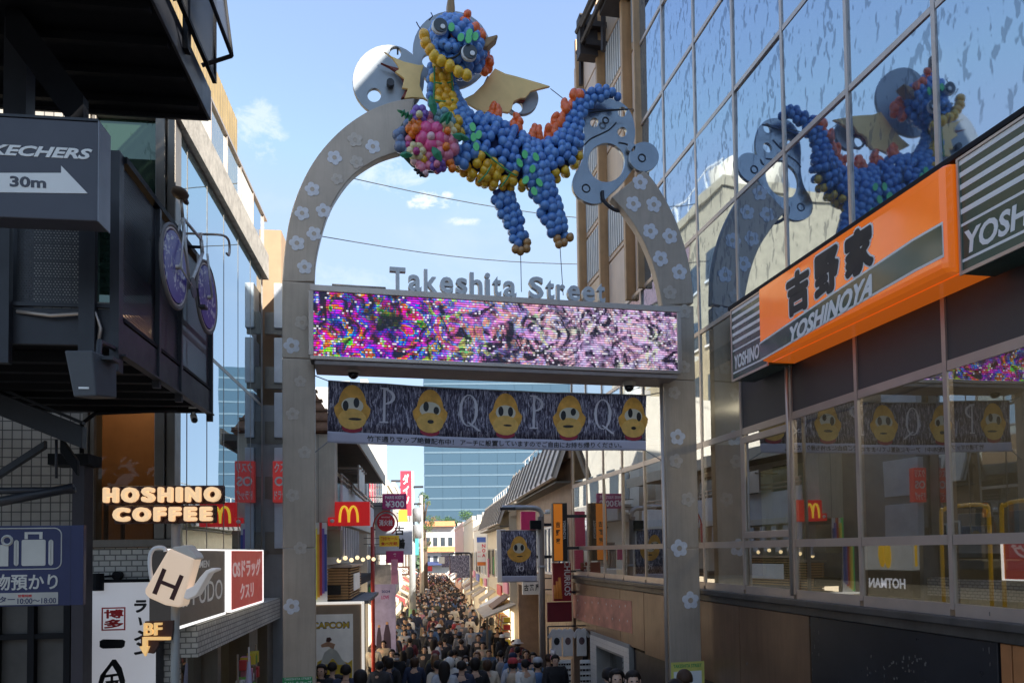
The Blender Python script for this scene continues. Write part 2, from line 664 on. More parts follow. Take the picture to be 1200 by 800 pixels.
# window with its own inner frame and a curtain (fourth bay)
x1, x0 = mk(2) - .03, mk(3) + .03
fb = B()
for (a, b_, c_, d_) in ((x0, x1, 4.33, 4.42), (x0, x1, 3.03, 3.12), (x0, x0 + .06, 3.12, 4.33), (x1 - .06, x1, 3.12, 4.33)):
    fb.box(a, b_, -.022, .0, c_, d_)
wf = fb.obj('casement_window', ALU, rb, bevel=.006)
cb = B()
n = 26
vs, fs = [], []
for i in range(n + 1):
    x = x0 + .06 + (x1 - x0 - .12) * i / n
    yv = .22 + .025 * math.sin(i * 1.9)
    vs += [(x, yv, 2.5), (x, yv, 3.95)]
for i in range(n):
    fs.append((2 * i, 2 * i + 1, 2 * i + 3, 2 * i + 2))
cb.add(vs, fs).obj('curtain', CURT, rb)
for k in (-2, -4):
    cb = B()
    vs, fs = [], []
    for i in range(n + 1):
        x = mk(k) - .2 - 1.0 * i / n
        yv = 1.4 + .03 * math.sin(i * 1.7)
        vs += [(x, yv, 2.3), (x, yv, 4.6)]
    for i in range(n):
        fs.append((2 * i, 2 * i + 1, 2 * i + 3, 2 * i + 2))
    cb.add(vs, fs).obj('curtain', CURT, rb)
# lit ceiling of the upper room
for k in (-4, -1, 2, 6):
    ld = bpy.data.lights.new('shop_ceiling_lamp', 'POINT')
    ld.energy = 11
    ld.color = (1, .84, .62)
    ld.shadow_soft_size = .2
    lo_ = bpy.data.objects.new('shop_ceiling_lamp', ld)
    link(lo_, rb)
    lo_.location = (mk(k) - .6, 2.6, 5.2)
    bx('ceiling_light', mat('warm_ceiling_light', (.8, .75, .6), .5, emit=1.3, ec=(1, .88, .66)), rb, mk(k) - .9, mk(k) - .3, 2.45, 2.75, 5.66, 5.70)
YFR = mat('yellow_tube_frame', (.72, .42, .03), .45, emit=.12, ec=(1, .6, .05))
for i, px in enumerate((1103, 1174)):
    a0, b0 = RF.at(px, 610, .9)[0], RF.at(px + 56, 610, .9)[0]
    yf = thing('yellow_chair_frame', ['yellow rounded seat frame behind the second window from the right edge', 'yellow rounded seat frame behind the window at the right edge'][i], 'seat', RF.moved(0, .9, 2.25), 'yellow seat frames behind the windows')
    z1, z0 = RF.at(1120, 593, .9)[1] - 2.25, 0.
    B().tube(smooth_pts([(a0, 0, z0), (a0, 0, z1 - .12), (a0 + .04, 0, z1 - .03), (a0 + .14, 0, z1), (b0 - .14, 0, z1), (b0 - .04, 0, z1 - .03), (b0, 0, z1 - .12), (b0, 0, z0)], 4), .019, 8).obj('frame', YFR, yf, True)
    bx('seat_cushion', mat('grey_seat', (.3, .3, .3), .7), yf, a0 + .06, b0 - .06, -.02, .45, .40, .50, .02)
    bx('seat_back', mat('grey_seat'), yf, a0 + .08, b0 - .08, -.02, .03, .52, z1 - .08, .01)
# sill ledge
sill = B().box(mk(10), mk(K0) + .3, -.10, .04, 2.20, 2.275)
sill.box(mk(10), mk(K0) + .3, -.05, .04, 2.10, 2.20)
sill.obj('sill_ledge', mat('dark_weathered_metal', (.09, .082, .075), .5, .3, var=.3, streak=.4), rb, bevel=.01)
# panels under the sill
xa = lambda px, y=0: RF.at(px, 700, y)[0]
seq = [(756, 822, BROWN, .95), (822, 868, BROWN, .9), (868, 950, BROWN, .85), (951, 1171, BLACKP, -.2), (1173, 1187, ORB, -.2), (1187, 1300, ORB, -.2)]
for (p0, p1, mt, zb) in seq:
    bx('cladding_panel', mt, rb, xa(p0) + .006, xa(p1) - .006, -.03, .06, zb, 2.095, .006)
for (p0, p1, mt) in ((676, 700, BROWN), (700, 728, BROWN), (728, 756, BROWN)):
    bx('cladding_panel', mt, rb, xa(p0) + .006, xa(p1) - .006, -.03, .06, 1.0, 2.095, .006)
bx('cladding_panel', BLACKP, rb, xa(1302), mk(K0), -.03, .06, -.3, 2.095, .006)
bx('lower_wall', mat('dark_shopfront_wall', (.03, .027, .03), .5), rb, xa(740), xa(951), .03, .2, -2, .94)
bx('lower_wall', DARKI, rb, xa(951), mk(K0), .07, .25, -2, 2.0)
# place of a removed sign: pink adhesive patch with fixing dots
PINK = mat('pink_adhesive_patch', (.62, .28, .20), .7, var=.3, vs=3, bump=.3)
q = [RF.at(px, py, -.034) for px, py in ((671.5, 696), (740, 704), (741, 742), (693, 731), (672, 723))]
db = B()
for i in range(34):
    s0 = RF.at(1015 + rnd.uniform(0, 70), 768 + rnd.uniform(0, 30), -.034)
    db.box(s0[0], s0[0] + rnd.uniform(.004, .018), -.033, -.029, s0[1], s0[1] + rnd.uniform(.004, .03))
for i in range(20):
    s0 = RF.at(rnd.choice((1150, 948, 870)) + rnd.uniform(0, 12), rnd.uniform(715, 790), -.034)
    db.box(s0[0], s0[0] + rnd.uniform(.003, .008), -.033, -.029, s0[1], s0[1] + rnd.uniform(.01, .06))
o = db.obj('scuff_mark', mat('pale_scuff', (.15, .135, .12), .8), rb)
o['kind'] = 'stuff'
ptc = B().poly(q, -.036, -.029).obj('removed_sign_patch', PINK, rb)
db = B()
for i in range(8):
    for j in range(2):
        xx, zz = RF.at(678 + i * 8 + rnd.uniform(-1.5, 1.5), 704 + i * .9 + j * 17 + rnd.uniform(-1, 1), -.036)
        db.ball((xx, -.037, zz), (.018, .004, .025), 6, 4)
o = db.obj('fixing_mark', WHT, ptc)
o['kind'] = 'stuff'
# white tiled entrance
TILE = mat('white_tile', (.80, .77, .72), .35, var=.1)
e = [RF.at(px, py, -.03) for px, py in ((692.5, 733), (738, 742), (700, 752), (732, 760))]
ex0, ex1, ez1 = e[0][0], e[1][0], 1.03
door0, door1, dz = e[2][0], e[3][0], .72
gl = -1.35
tm = B().box(-.068, .068, -.012, 0, 0, .088).mesh('tile', TILE)
eb = bx('entrance_surround', mat('grey_grout', (.35, .34, .32), .9), rb, ex0, ex1, -.05, .05, dz, ez1)
bx('entrance_jamb', MATS['grey_grout'], rb, ex0, door0, -.05, .3, gl, dz)
bx('entrance_jamb', MATS['grey_grout'], rb, door1, ex1, -.05, .3, gl, dz)
nx = int((ex1 - ex0) / .145)
for i in range(nx):
    x = ex0 + (i + .5) * (ex1 - ex0) / nx
    for j in range(24):
        z = gl + j * .096
        if z > ez1 - .09 or (door0 - .06 < x < door1 + .06 and z < dz - .01):
            continue
        if j < 16 and not (x < door0 or x > door1):
            continue
        inst('tile', tm, eb, (x, -.051, z + .003))
bx('glass_door', SHOPG, rb, door0 + .03, door1 - .03, .25, .28, gl, dz - .03)
bx('entrance_back_wall', mat('entrance_poster_wall', (.4, .38, .35), .8, var=.5, vs=14), rb, door0 - .3, door1 + .3, 1.6, 1.7, gl, dz + .3)
# downpipe
pb = B().tube([RF_ for RF_ in [(mk(1.93), -.11, 2.32), (mk(1.93), -.11, 6.0)]], .022, 8)
pb.obj('downpipe', ALU, rb, True)

# eave and long sign box
SG = 'restaurant fascia signs'
SF = RF.moved(0, -.36, 0)
xs = lambda px: SF.at(px, 300)[0]
eave = B().box(xs(851), mk(K0), .0, .37, 6.05, 6.24)
eave.hexa([(xs(851), -.36, 6.055), (mk(K0), -.36, 6.055), (mk(K0), 0, 6.055), (xs(851), 0, 6.055),
           (xs(851), -.36, 6.11), (mk(K0), -.36, 6.11), (mk(K0), 0, 6.24), (xs(851), 0, 6.24)])
eave.obj('eave', BLACKM, rb, bevel=.01).matrix_parent_inverse = Matrix.Identity(4)
rb.children[-1].location = (0, -.36, 0)
ORANGE = mat('orange_gloss_acrylic', (.86, .17, .012), .16, var=.05, coat=.5, emit=.32, ec=(1, .20, .012))
DKGREEN = mat('dark_green_gloss_acrylic', (.018, .075, .058), .16, var=.1, coat=.5)
sg = thing('shop_sign', 'long glossy orange fascia sign with black calligraphy above the dark panels', 'sign', SF.moved(0, 0, 5.1), SG)
zt, zb = .90, 0.
x0, x1 = xs(901), xs(1126)
W_ = x1 - x0
prof = [(-.02, .0), (-.10, .015), (-.135, .05), (-.14, .09), (-.14, .36), (-.14, .80), (-.135, .87), (-.09, zt)]
body = B()
# rounded right end
sides = [(x0, 0), (x1 - .05, 0), (x1 - .015, .25), (x1, 1.)]
vs, fs = [], []
for (xx, k) in sides:
    for (y, z) in prof:
        vs.append((xx, y * (1 - k) + 0.0 * k, z))
np_ = len(prof)
for i in range(len(sides) - 1):
    for j in range(np_ - 1):
        fs.append((i * np_ + j, (i + 1) * np_ + j, (i + 1) * np_ + j + 1, i * np_ + j + 1))
body.add(vs, fs)
body.box(x0, x1, .0, .30, 0.0, zt)
body.obj('sign_body', ORANGE, sg, True).data.shade_flat()
# dark green band with white edges, rising to the right end
xt = lambda t: x0 + W_ * t
band = [(xt(.0), .035), (xt(.88), .155), (xt(.99), .155), (xt(.99), .40), (xt(.88), .40), (xt(.45), .315), (xt(0), .215)]
B().poly([(xt(.0), .012), (xt(.88), .132), (xt(.993), .132), (xt(.993), .423), (xt(.88), .423), (xt(.45), .338), (xt(0), .238)], -.1445, -.139).obj('white_border', WHT, sg)
B().poly(band, -.147, -.1446).obj('green_band', DKGREEN, sg)


def slant(a, b, c_, d):
    """(u,v) -> bilinear between 4 corner points bl, br, tr, tl"""
    def q(u, v):
        return ((a[0] * (1 - u) + b[0] * u) * (1 - v) + (d[0] * (1 - u) + c_[0] * u) * v,
                (a[1] * (1 - u) + b[1] * u) * (1 - v) + (d[1] * (1 - u) + c_[1] * u) * v)
    return q


ql = slant((xs(937), .05), (xs(1036), .118), (xs(1041), .315), (xs(938), .215))
text('YOSHINOYA', WHT, sg, 0, 1, 0, 1, -.147, .003, .0, shear=.15, quad=ql, fat=.010)
tp = lambda px: (xs(px) - x0) / W_
for ch, a, b_ in (('吉', tp(934), tp(962)), ('野', tp(968), tp(998)), ('家', tp(1005), tp(1040))):
    z0, z1 = .325 + (a - .17) * .13, .80 + (a - .17) * .06
    w3 = text(ch, WHT, sg, xt(a) - .022, xt(b_) + .022, z0 - .02, z1 + .022, -.141, .002, 0, 'calligraphy_outline', fat=.042)
    text(ch, BLK, sg, xt(a), xt(b_), z0, z1, -.1435, .003, 0, 'calligraphy', fat=.026)
STRIPE = mat('dark_green_striped_panel', (.02, .07, .054), .25, var=.1, coat=.3)
for (p0, p1, lab) in ((857, 899.5, 'narrow green and white striped sign at the far end of the orange sign'), (1128, 1290, 'wide green and white striped sign at the near end of the orange sign')):
    ss = thing('striped_sign', lab, 'sign', SF.moved(0, 0, 5.1), SG)
    a, b_ = xs(p0), xs(p1)
    bx('sign_box', STRIPE, ss, a, b_, -.02, .30, -.02, .915, .008)
    fbm = B().box(a - .0, b_, -.035, -.0205, -.03, .0).box(a, b_, -.035, -.0205, .905, .925).box(a, a + .02, -.035, -.0205, .0, .905).box(b_ - .02, b_, -.035, -.0205, .0, .905)
    fbm.obj('sign_frame', ALU, ss)
    for z in (.07, .36, .46, .56, .66, .76, .86):
        bx('stripe', WHT, ss, a + .022, b_ - .022, -.0235, -.0205, z, z + (.022 if z < .4 else .042))
    if p0 < 1000:
        text('YOSHINOYA', WHT, ss, a + .06, b_ - .03, .12, .30, -.0206, .003, .03, shear=.15)
    else:
        text('YOSHINOYA', WHT, ss, a + .05, a + 1.35, .12, .31, -.0206, .003, .03, shear=.15)

# ------------------------------------------------------------------ right: beige clad building part over the far bays
BEI = mat('beige_metal_cladding', (.60, .45, .31), .5, .1, var=.12, vs=1.2, streak=.3)
BEI2 = mat('peach_cladding', (.66, .52, .41), .55, var=.1, vs=1., streak=.25)
TANP = mat('tan_painted_column', (.46, .28, .14), .45, .1, var=.18, streak=.3)
PALEW = mat('pale_corrugated_sheet', (.60, .60, .58), .5, .1, var=.1)
be = thing('beige_building', 'beige clad building with tan external columns rising behind the right arm of the arch', 'building', RF.moved(0, 0, 7.86))
bx0, bx1 = mk(9.75), mk(6) - .03
HB = 7.2
bx('wall', BEI, be, bx0, bx1, .12, 9, 0, HB)
cols_px = (682.5, 707.5, 738, 753)
ccx = [RF.at(p_, 250)[0] for p_ in cols_px] + [bx1]
for i in range(4):
    a, b_ = ccx[i], ccx[i + 1]
    wdt = .10 if i < 3 else .06
    bx('column', TANP, be, a - wdt / 2, a + wdt / 2, -.12, .1, -.1 if i else -1, HB + .1, .012)
    for z in (.4, 1.5, 2.5, 3.6, 4.7, 5.8):
        bx('bracket', TANP, be, a - wdt / 2 - .07, a - wdt / 2 + .0, -.06, .1, z, z + .07)
    if b_ - a > .3:
        for j, z in enumerate((0.05, 1.25, 2.45, 3.65, 4.85, 6.05)):
            kind = (i + j) % 3
            mt = BEI2 if kind else BEI
            bx('panel', mt, be, a + wdt / 2 + .02, b_ - .08, .07, .13, z, z + 1.15, .01)
            if (i, j) in ((1, 4), (1, 1), (0, 1), (1, 3), (0, 2), (0, 3), (2, 4)):
                wn = B()
                a2, b2 = a + wdt / 2 + .14, b_ - .2
                wn = bx('window', PALEW, be, a2, b2, .045, .069, z + .08, z + 1.08)
                nn = max(2, int((b2 - a2) / .12))
                for q_ in range(nn + 1):
                    xx = a2 + (b2 - a2) * q_ / nn
                    bx('rib', mat('pale_rib', (.34, .34, .34), .5, .1), wn, xx - .008, xx + .008, .03, .0445, z + .08, z + 1.08)
# roof sign framing: dark poles
SC = B()
fr_pts = [((676, 95), (677, -40)), ((683, 12), (684, -40)), ((708, 110), (708, -40))]
for (p0, p1), yy_ in zip((((681, 100), (681, 30)), ((707, 60), (707, -60)), ((676, 38), (697, -10)), ((682, 30), (718, -45)), ((677, 62), (722, -40))), (-.35, -.2, -.5, -.5, -.45)):
    a, b_ = RF.at(*p0, yy_), RF.at(*p1, yy_)
    SC.tube([(a[0], yy_, a[1] - 7.86), (b_[0], yy_, b_[1] - 7.86)], .055, 6)
for (px, py) in ((690, 38), (716, 5), (690, 60)):
    a = RF.at(px, py, -.25)
    SC.box(a[0] - .28, a[0] + .28, -.4, .1, a[1] - 7.86 - .05, a[1] - 7.86 + .07)
a = RF.at(688, 45, -.3)
SC.box(a[0] - .13, a[0] + .13, -.5, -.1, a[1] - 7.86 - .45, a[1] - 7.86 + .45)
SC.obj('roof_sign_frame', mat('dark_rusty_steel', (.035, .028, .028), .6, .2), be, True).data.shade_flat()

# ------------------------------------------------------------------ the arch
AA = math.atan2(1.2, 5.505)
FA = Fr(-.14, 10.6, -.45, AA)
A = lambda px, py, y=0.: FA.at(px, py, y)
ar = thing('street_arch', 'curved steel gateway arch with pale flower emblems spanning the street entrance', 'arch', FA)


def band(outer, inner, y0, y1, name, parent, mt, n=5):
    """curved steel box between two outlines (pixel polylines of equal length)"""
    po = [A(*p, 0) for p in smooth_pts(outer, n)]
    pi = [A(*p, 0) for p in smooth_pts(inner, n)]
    b = B()
    vs = []
    for a, c in zip(po, pi):
        vs += [(a[0], y0, a[1]), (c[0], y0, c[1]), (c[0], y1, c[1]), (a[0], y1, a[1])]
    fs = [(0, 1, 2, 3)]
    for i in range(len(po) - 1):
        for k in range(4):
            fs.append((4 * i + k, 4 * i + (k + 1) % 4, 4 * i + 4 + (k + 1) % 4, 4 * i + 4 + k))
    e = 4 * (len(po) - 1)
    fs.append((e + 3, e + 2, e + 1, e))
    b.add(vs, fs)
    o = b.obj(name, mt, parent)
    import bmesh
    bm = bmesh.new()
    bm.from_mesh(o.data)
    bmesh.ops.recalc_face_normals(bm, faces=bm.faces)
    bm.to_mesh(o.data)
    bm.free()
    m_ = o.modifiers.new('bevel', 'BEVEL')
    m_.width = .012
    m_.segments = 2
    m_.limit_method = 'ANGLE'
    return o


TH = .15
# left arm and pillar
xl0, xl1 = A(330.5, 500)[0], A(367.5, 500)[0]
z_l = A(345, 415)[1]
band([(330.5, 330), (334, 290), (341, 250), (355, 212), (374, 180), (400, 152), (430, 131), (460, 119), (486, 115)],
     [(368.5, 330), (370, 305), (376, 276), (385, 248), (397, 226), (412, 207), (429, 194), (448, 184), (471, 177)], 0, TH, 'left_arm', ar, STEEL)
zl_top = A(350, 330)[1]
bx('pillar', STEEL, ar, A(330.5, 330)[0], A(368.5, 330)[0], 0, TH, A(350, 420)[1] + .004, zl_top - .004, .012)
bx('pillar', STEEL, ar, A(330.5, 330)[0], A(368.5, 330)[0], 0, TH, A(350, 642)[1] + .004, A(350, 420)[1], .012)
bx('pillar', STEEL, ar, A(330.5, 330)[0], A(368.5, 330)[0], 0, TH, -.15, A(350, 642)[1], .012)
# right arm and pillar
outer = [(813, 355), (810, 322), (803, 290), (792, 258), (778, 230), (764, 209), (755, 200)]
inner = [(776, 358), (772, 334), (764, 306), (753, 280), (741, 260), (729, 244), (717, 231)]
band(outer, inner, 0, TH, 'right_arm', ar, STEEL)
xr0, xr1 = A(776.5, 358)[0], A(813, 356)[0]
zr = A(795, 357)[1]
for za, zb in ((A(800, 445)[1], zr - .004), (A(800, 642)[1], A(800, 445)[1] - .004), (-.35, A(800, 642)[1] - .004)):
    bx('pillar', STEEL, ar, xr0, xr1, 0, TH, za, zb, .012)
bx('base_plate', GREYM, ar, xr0 - .08, xr1 + .08, -.08, TH + .08, -.5, -.36, .01)
bx('base_plate', GREYM, ar, A(330.5, 330)[0] - .08, A(368.5, 330)[0] + .08, -.08, TH + .08, -.2, -.16 + .005, .01)
# conduit on the right pillar and rings
B().tube([(xr0 - .035, .03, -.3), (xr0 - .035, .03, A(780, 450)[1])], .03, 8).obj('conduit', ALU, ar, True)
r0 = A(361, 211, .1)
B().tube([(r0[0] + .045 * math.cos(t), .1, r0[1] + .045 * math.sin(t)) for t in [i * math.pi / 5 for i in range(10)]], .01, 6, True).obj('lifting_eye', GREYM, ar, True)
# flower emblems: five petals round a ring
FLW = mat('pale_flower_emblem', (.68, .68, .72), .45, .05, var=.12)
FLT = mat('faded_flower_emblem', (.54, .47, .40), .5, .1, var=.14)


def flower_mesh(mt, rr=1.):
    b = B()
    for k in range(5):
        t = math.pi / 2 + k * 2 * math.pi / 5
        cx_, cz_ = .56 * math.cos(t), .56 * math.sin(t)
        b.poly([(cx_ + .42 * math.cos(q), cz_ + .42 * math.sin(q)) for q in [i * math.pi / 6 for i in range(12)]], -.05 - .004 * k, 0)
    b.cur = 1
    b.poly([(.29 * math.cos(q), .29 * math.sin(q)) for q in [i * math.pi / 6 for i in range(12)]], -.085, 0)
    return b.mesh('flower_emblem', [mt, STEEL])


fm, fmt = flower_mesh(FLW), flower_mesh(FLT)
FE = [(392, 185, 10, 0), (437, 172, 10, 0), (366, 222, 10, 0), (354, 250, 10, 0), (379, 247, 10, 0), (368, 274, 10, 0), (348, 285, 10.5, 0), (357, 313, 10, 0), (416, 164, 10, 1), (418, 190, 9, 1), (395, 210, 8, 1),
      (354, 378, 10, 1), (342, 405, 11, 0), (352, 447, 8, 1), (343, 485, 9, 1), (357, 530, 9, 1), (343, 580, 9, 1), (352, 642, 9, 1), (342, 710, 11, 0),
      (750, 214, 10, 0), (742, 239, 10, 0), (766, 240, 10, 0), (762, 271, 10, 0), (785, 277, 10, 0), (774, 303, 10, 0), (796, 319, 10, 0), (785, 343, 9, 1), (802, 365, 9, 1),
      (802, 430, 8, 1), (794, 512, 10, 0), (792, 540, 9, 1), (806, 585, 9, 1), (796, 642, 11, 0), (809, 703, 11, 0), (790, 460, 8, 1)]
for (px, py, r, k) in FE:
    x, z = A(px, py, 0)
    x2, _ = A(px + r, py, 0)
    s_ = (x2 - x) * .93
    inst('flower_emblem', fmt if k else fm, ar, (x, -.001, z), (0, rnd.uniform(-.5, .5), 0), (s_, .10, s_))

# little green and yellow stickers at the pillar feet
GRN = mat('green_sticker', (.03, .30, .10), .5)
YLW = mat('yellow_sticker', (.66, .62, .16), .5)


def sticker(mt, px0, py0, px1, py1, y=-.002, parent=None, nm='sticker'):
    a, b_ = A(px0, py1, y), A(px1, py0, y)
    return bx(nm, mt, parent or ar, a[0], b_[0], y - .003, y + .0015, a[1], b_[1])


st_ = sticker(GRN, 331, 792, 366, 812)
a = A(333, 799, -.006)
b_ = A(365, 793, -.006)
text('TAKESHITA STREET', WHT, st_, a[0], b_[0], A(350, 796)[1], A(350, 793.5)[1], -.0052, .001)
text('たけしたマップ', WHT, st_, a[0], b_[0], A(350, 803)[1], A(350, 797.5)[1], -.0052, .001, .02)
st2 = sticker(YLW, 787, 774, 825, 812)
text('TAKESHITA STREET', GRN, st2, A(789, 780)[0], A(822, 780)[0], A(805, 781.5)[1], A(805, 777.5)[1], -.0052, .001, .02)
sticker(WHT, 790, 785, 822, 811, -.0055, nm='map_print')

# ------------------------------------------------------------------ LED screen and 3D letters
m, T = custom('led_screen_picture')
co = T.n('TexCoord').outputs['Object']
sx = T.sep(co)
row = T.math('MULTIPLY', sx[2], 31.)
rowi = T.math('FLOOR', row)
colx = T.math('FLOOR', T.math('MULTIPLY', sx[0], 46.))
wn = T.n('TexWhiteNoise', noise_dimensions='2D')
T.put(wn, 'Vector', T.comb(colx, rowi))
wn2 = T.n('TexWhiteNoise', noise_dimensions='2D')
T.put(wn2, 'Vector', T.comb(T.math('FLOOR', T.math('MULTIPLY', sx[0], 36.)), rowi))
pic = T.noise(T.map(co, (1, 1, 1.5)), 1.5, 3., .55, 2.6)
pic2 = T.noise(T.map(co, (1, 1, 1.1), loc=(3, 0, 7)), 3.4, 6., .65, 2.)
hue = T.math('FRACT', T.math('ADD', T.math('MULTIPLY', pic.outputs[0], 4.2), T.math('MULTIPLY', wn.outputs[0], .26)))
right = T.math('MULTIPLY', T.math('ADD', sx[0], 1.2), .45, clamp=True)
sat = T.math('SUBTRACT', 1., T.math('MULTIPLY', right, .62), clamp=True)
hue2 = T.math('FRACT', T.math('ADD', .56, T.math('MULTIPLY', hue, .55)))
grn = T.ramp(T.noise(T.map(co, loc=(5, 0, 3)), 3.5, 3., .6, 1.).outputs[0], [(.60, (0, 0, 0)), (.62, (1, 1, 1))])
hue2 = T.math('ADD', T.math('MULTIPLY', hue2, T.math('SUBTRACT', 1., grn)), T.math('MULTIPLY', grn, T.math('ADD', .12, T.math('MULTIPLY', hue, .25))))
hs = T.n('CombineColor', mode='HSV')
T.put(hs, 0, hue2)
T.put(hs, 1, sat)
T.put(hs, 2, 1.)
pink = T.mix(T.math('MULTIPLY', right, .25), hs.outputs[0], (1., .50, .85))
val = T.ramp(pic2.outputs[0], [(.41, (.02, .015, .03)), (.47, (.32, .28, .36)), (.58, (1, 1, 1))])
white = T.mix(T.ramp(wn2.outputs[0], [(.93, (0, 0, 0)), (.94, (.8, .8, .8))]), T.mix(1., pink, val, 'MULTIPLY'), (.95, .9, 1.))
line = T.ramp(T.math('FRACT', row), [(0, (.07, .07, .10)), (.34, (.07, .07, .10)), (.42, (1, 1, 1)), (.93, (1, 1, 1)), (1., (.07, .07, .1))])
dark = T.ramp(T.noise(T.map(co, (1, 1, .8), loc=(9, 0, 1)), 1.5, 3., .5, .4).outputs[0], [(.36, (.04, .04, .05)), (.40, (1, 1, 1))])
fin = T.mix(1., T.mix(1., white, line, 'MULTIPLY'), dark, 'MULTIPLY')
em = T.n('BsdfPrincipled', i_Roughness=.4)
T.put(em, 'Base Color', (.03, .03, .035, 1))
T.put(em, 'Emission Color', fin)
T.put(em, 'Emission Strength', 1.2 / 2 ** EXPO)
out(T, em)
LEDM = m
la, lb = A(363, 376, -.3), A(797, 405, -.3)
zt_, zb_ = A(580, 350.5, -.3)[1], A(580, 429, -.3)[1]
FL_ = FA.moved(0, 0, 0)
led = thing('led_screen', 'wide LED screen showing a bright multicoloured striped picture between the arch pillars', 'screen', FA.moved(0, 0, zb_))
hL = zt_ - zb_
bx('screen', LEDM, led, la[0] + .05, lb[0] - .05, -.304, -.28, .045, hL - .04)
fr_ = B().box(la[0] - .0, lb[0], -.32, -.27, -.01, .045).box(la[0], lb[0], -.32, -.27, hL - .04, hL + .045)
fr_.box(la[0] - .02, la[0] + .05, -.32, -.27, .045, hL - .04).box(lb[0] - .05, lb[0] + .02, -.32, -.27, .045, hL - .04)
fr_.obj('screen_frame', ALU, led, bevel=.008)
bx('housing', GREYM, led, la[0], lb[0], -.268, .28, .0, hL + .03, .01)
bx('underside_tray', mat('under_tray', (.30, .26, .25), .5, .2), led, la[0] + .06, lb[0] - .05, -.30, .30, -.075, -.014, .01)
# tray lights and pipe rail on top
c0, c1 = A(389, 327, -.1), A(452, 334, -.1)
B().tube([(c0[0], -.1, hL + .13), (c1[0], -.1, hL + .13)], .018, 8).tube([(c0[0] + .25, -.1, hL + .02), (c0[0] + .25, -.1, hL + .13)], .012, 6).obj('top_rail', ALU, led, True)
c0, c1 = A(716, 352, -.1), A(760, 358, -.1)
B().tube([(c0[0], -.1, hL + .1), (c1[0], -.1, hL + .1)], .015, 8).tube([(c0[0] + .1, -.1, hL + .02), (c0[0] + .1, -.1, hL + .1)], .01, 6).tube([(c1[0] - .1, -.1, hL + .02), (c1[0] - .1, -.1, hL + .1)], .01, 6).obj('top_rail', GREYM, led, True)
sgn = thing('street_name_sign', 'raised grey metal letters naming the street on top of the LED screen', 'sign', FA.moved(0, 0, zt_ + .05))
LETM = mat('grey_letter_metal', (.50, .51, .52), .35, .35, var=.1)
l0, l1 = A(456.5, 330, -.2)[0], A(708, 345, -.2)[0]
hl = A(470, 308, -.2)[1] - A(470, 334.5, -.2)[1]
bx('base_bar', ALU, sgn, l0 - .1, l1 + .1, -.24, -.16, -.03, .012)
letters('Takeshita Street', LETM, sgn, l0, l1, .015, .015 + hl, -.17, .08, .022)

# ------------------------------------------------------------------ dome cameras under the screen
for (px, py, lab) in ((414, 433, 'dome camera under the left end of the LED screen'), (737, 449, 'dome camera under the right end of the LED screen')):
    a = A(px, py - 6, 0)
    d = thing('dome_camera', lab, 'camera', FA.moved(a[0], 0, a[1] - .14), 'dome cameras under the screen')
    B().lathe([(.05, .12), (.095, .11), (.095, .04), (.075, .02)], n=16).obj('housing', mat('camera_beige', (.45, .40, .34), .4), d, True)
    B().lathe([(.0745, .02), (.065, -.03), (.03, -.06), (.002, -.066)], n=16).obj('dome', mat('dark_dome', (.01, .01, .012), .08), d, True)

# ------------------------------------------------------------------ fabric banner below the screen
m, T = custom('banner_streak_print')
co = T.n('TexCoord').outputs['Object']
s1 = T.noise(T.map(co, (9., 1, 1.6), rot=(0, .25, 0)), 5., 4., .65, .9)
s2 = T.noise(T.map(co, (11., 1, 1.6), rot=(0, -.45, 0), loc=(4, 0, 2)), 4., 4., .65, .7)
mx = T.math('MAXIMUM', s1.outputs[0], T.math('SUBTRACT', s2.outputs[0], .02))
cc = T.ramp(mx, [(.47, (.035, .030, .055)), (.53, (.09, .085, .14)), (.58, (.27, .26, .35)), (.67, (.58, .57, .64))])
p = T.n('BsdfPrincipled', i_Roughness=.75)
T.put(p, 'Base Color', cc)
out(T, p)
BAN = m
bt0, bt1 = A(384.5, 446, .06), A(758, 463, .06)
bb0, bb1 = A(383.5, 518, .06), A(757, 528, .06)
bmz = bb0[1]
ban = thing('banner', 'long fabric banner with yellow cartoon heads and serif letters hung under the LED screen', 'banner', FA.moved(0, .06, bmz))
NB = 48


def bsurf(u, v):
    """u along 0..1, v 0 bottom..1 top -> local x,y,z ; a slightly slack cloth"""
    tx = bt0[0] + (bt1[0] - bt0[0]) * u
    tz = bt0[1] + (bt1[1] - bt0[1]) * u - .03 * math.sin(math.pi * u)
    ux = bb0[0] + (bb1[0] - bb0[0]) * u
    uz = bb0[1] + (bb1[1] - bb0[1]) * u - .03 * math.sin(math.pi * u)
    y = .028 * math.sin(u * 19 + v * 1.5) * (.4 + .6 * (1 - v)) + .012 * math.sin(u * 43 + v * 4)
    return (ux + (tx - ux) * v, y, uz + (tz - uz) * v - bmz)


def bstrip(v0, v1, off=0., th=.004, u0=0., u1=1., n=NB, nv=4):
    vs, fs = [], []
    for i in range(n + 1):
        for j in range(nv + 1):
            p_ = bsurf(u0 + (u1 - u0) * i / n, v0 + (v1 - v0) * j / nv)
            vs.append((p_[0], p_[1] - off, p_[2]))
            vs.append((p_[0], p_[1] - off + th, p_[2]))
    k = 2 * (nv + 1)
    for i in range(n):
        for j in range(nv):
            a_ = i * k + 2 * j
            fs += [(a_, a_ + k, a_ + k + 2, a_ + 2), (a_ + 1, a_ + 3, a_ + k + 3, a_ + k + 1)]
        fs += [(i * k, i * k + 1, i * k + k + 1, i * k + k), (i * k + k - 2, i * k + 2 * k - 2, i * k + 2 * k - 1, i * k + k - 1)]
    fs += [tuple([2 * j for j in range(nv + 1)] + [2 * j + 1 for j in range(nv, -1, -1)])]
    return B().add(vs, fs)


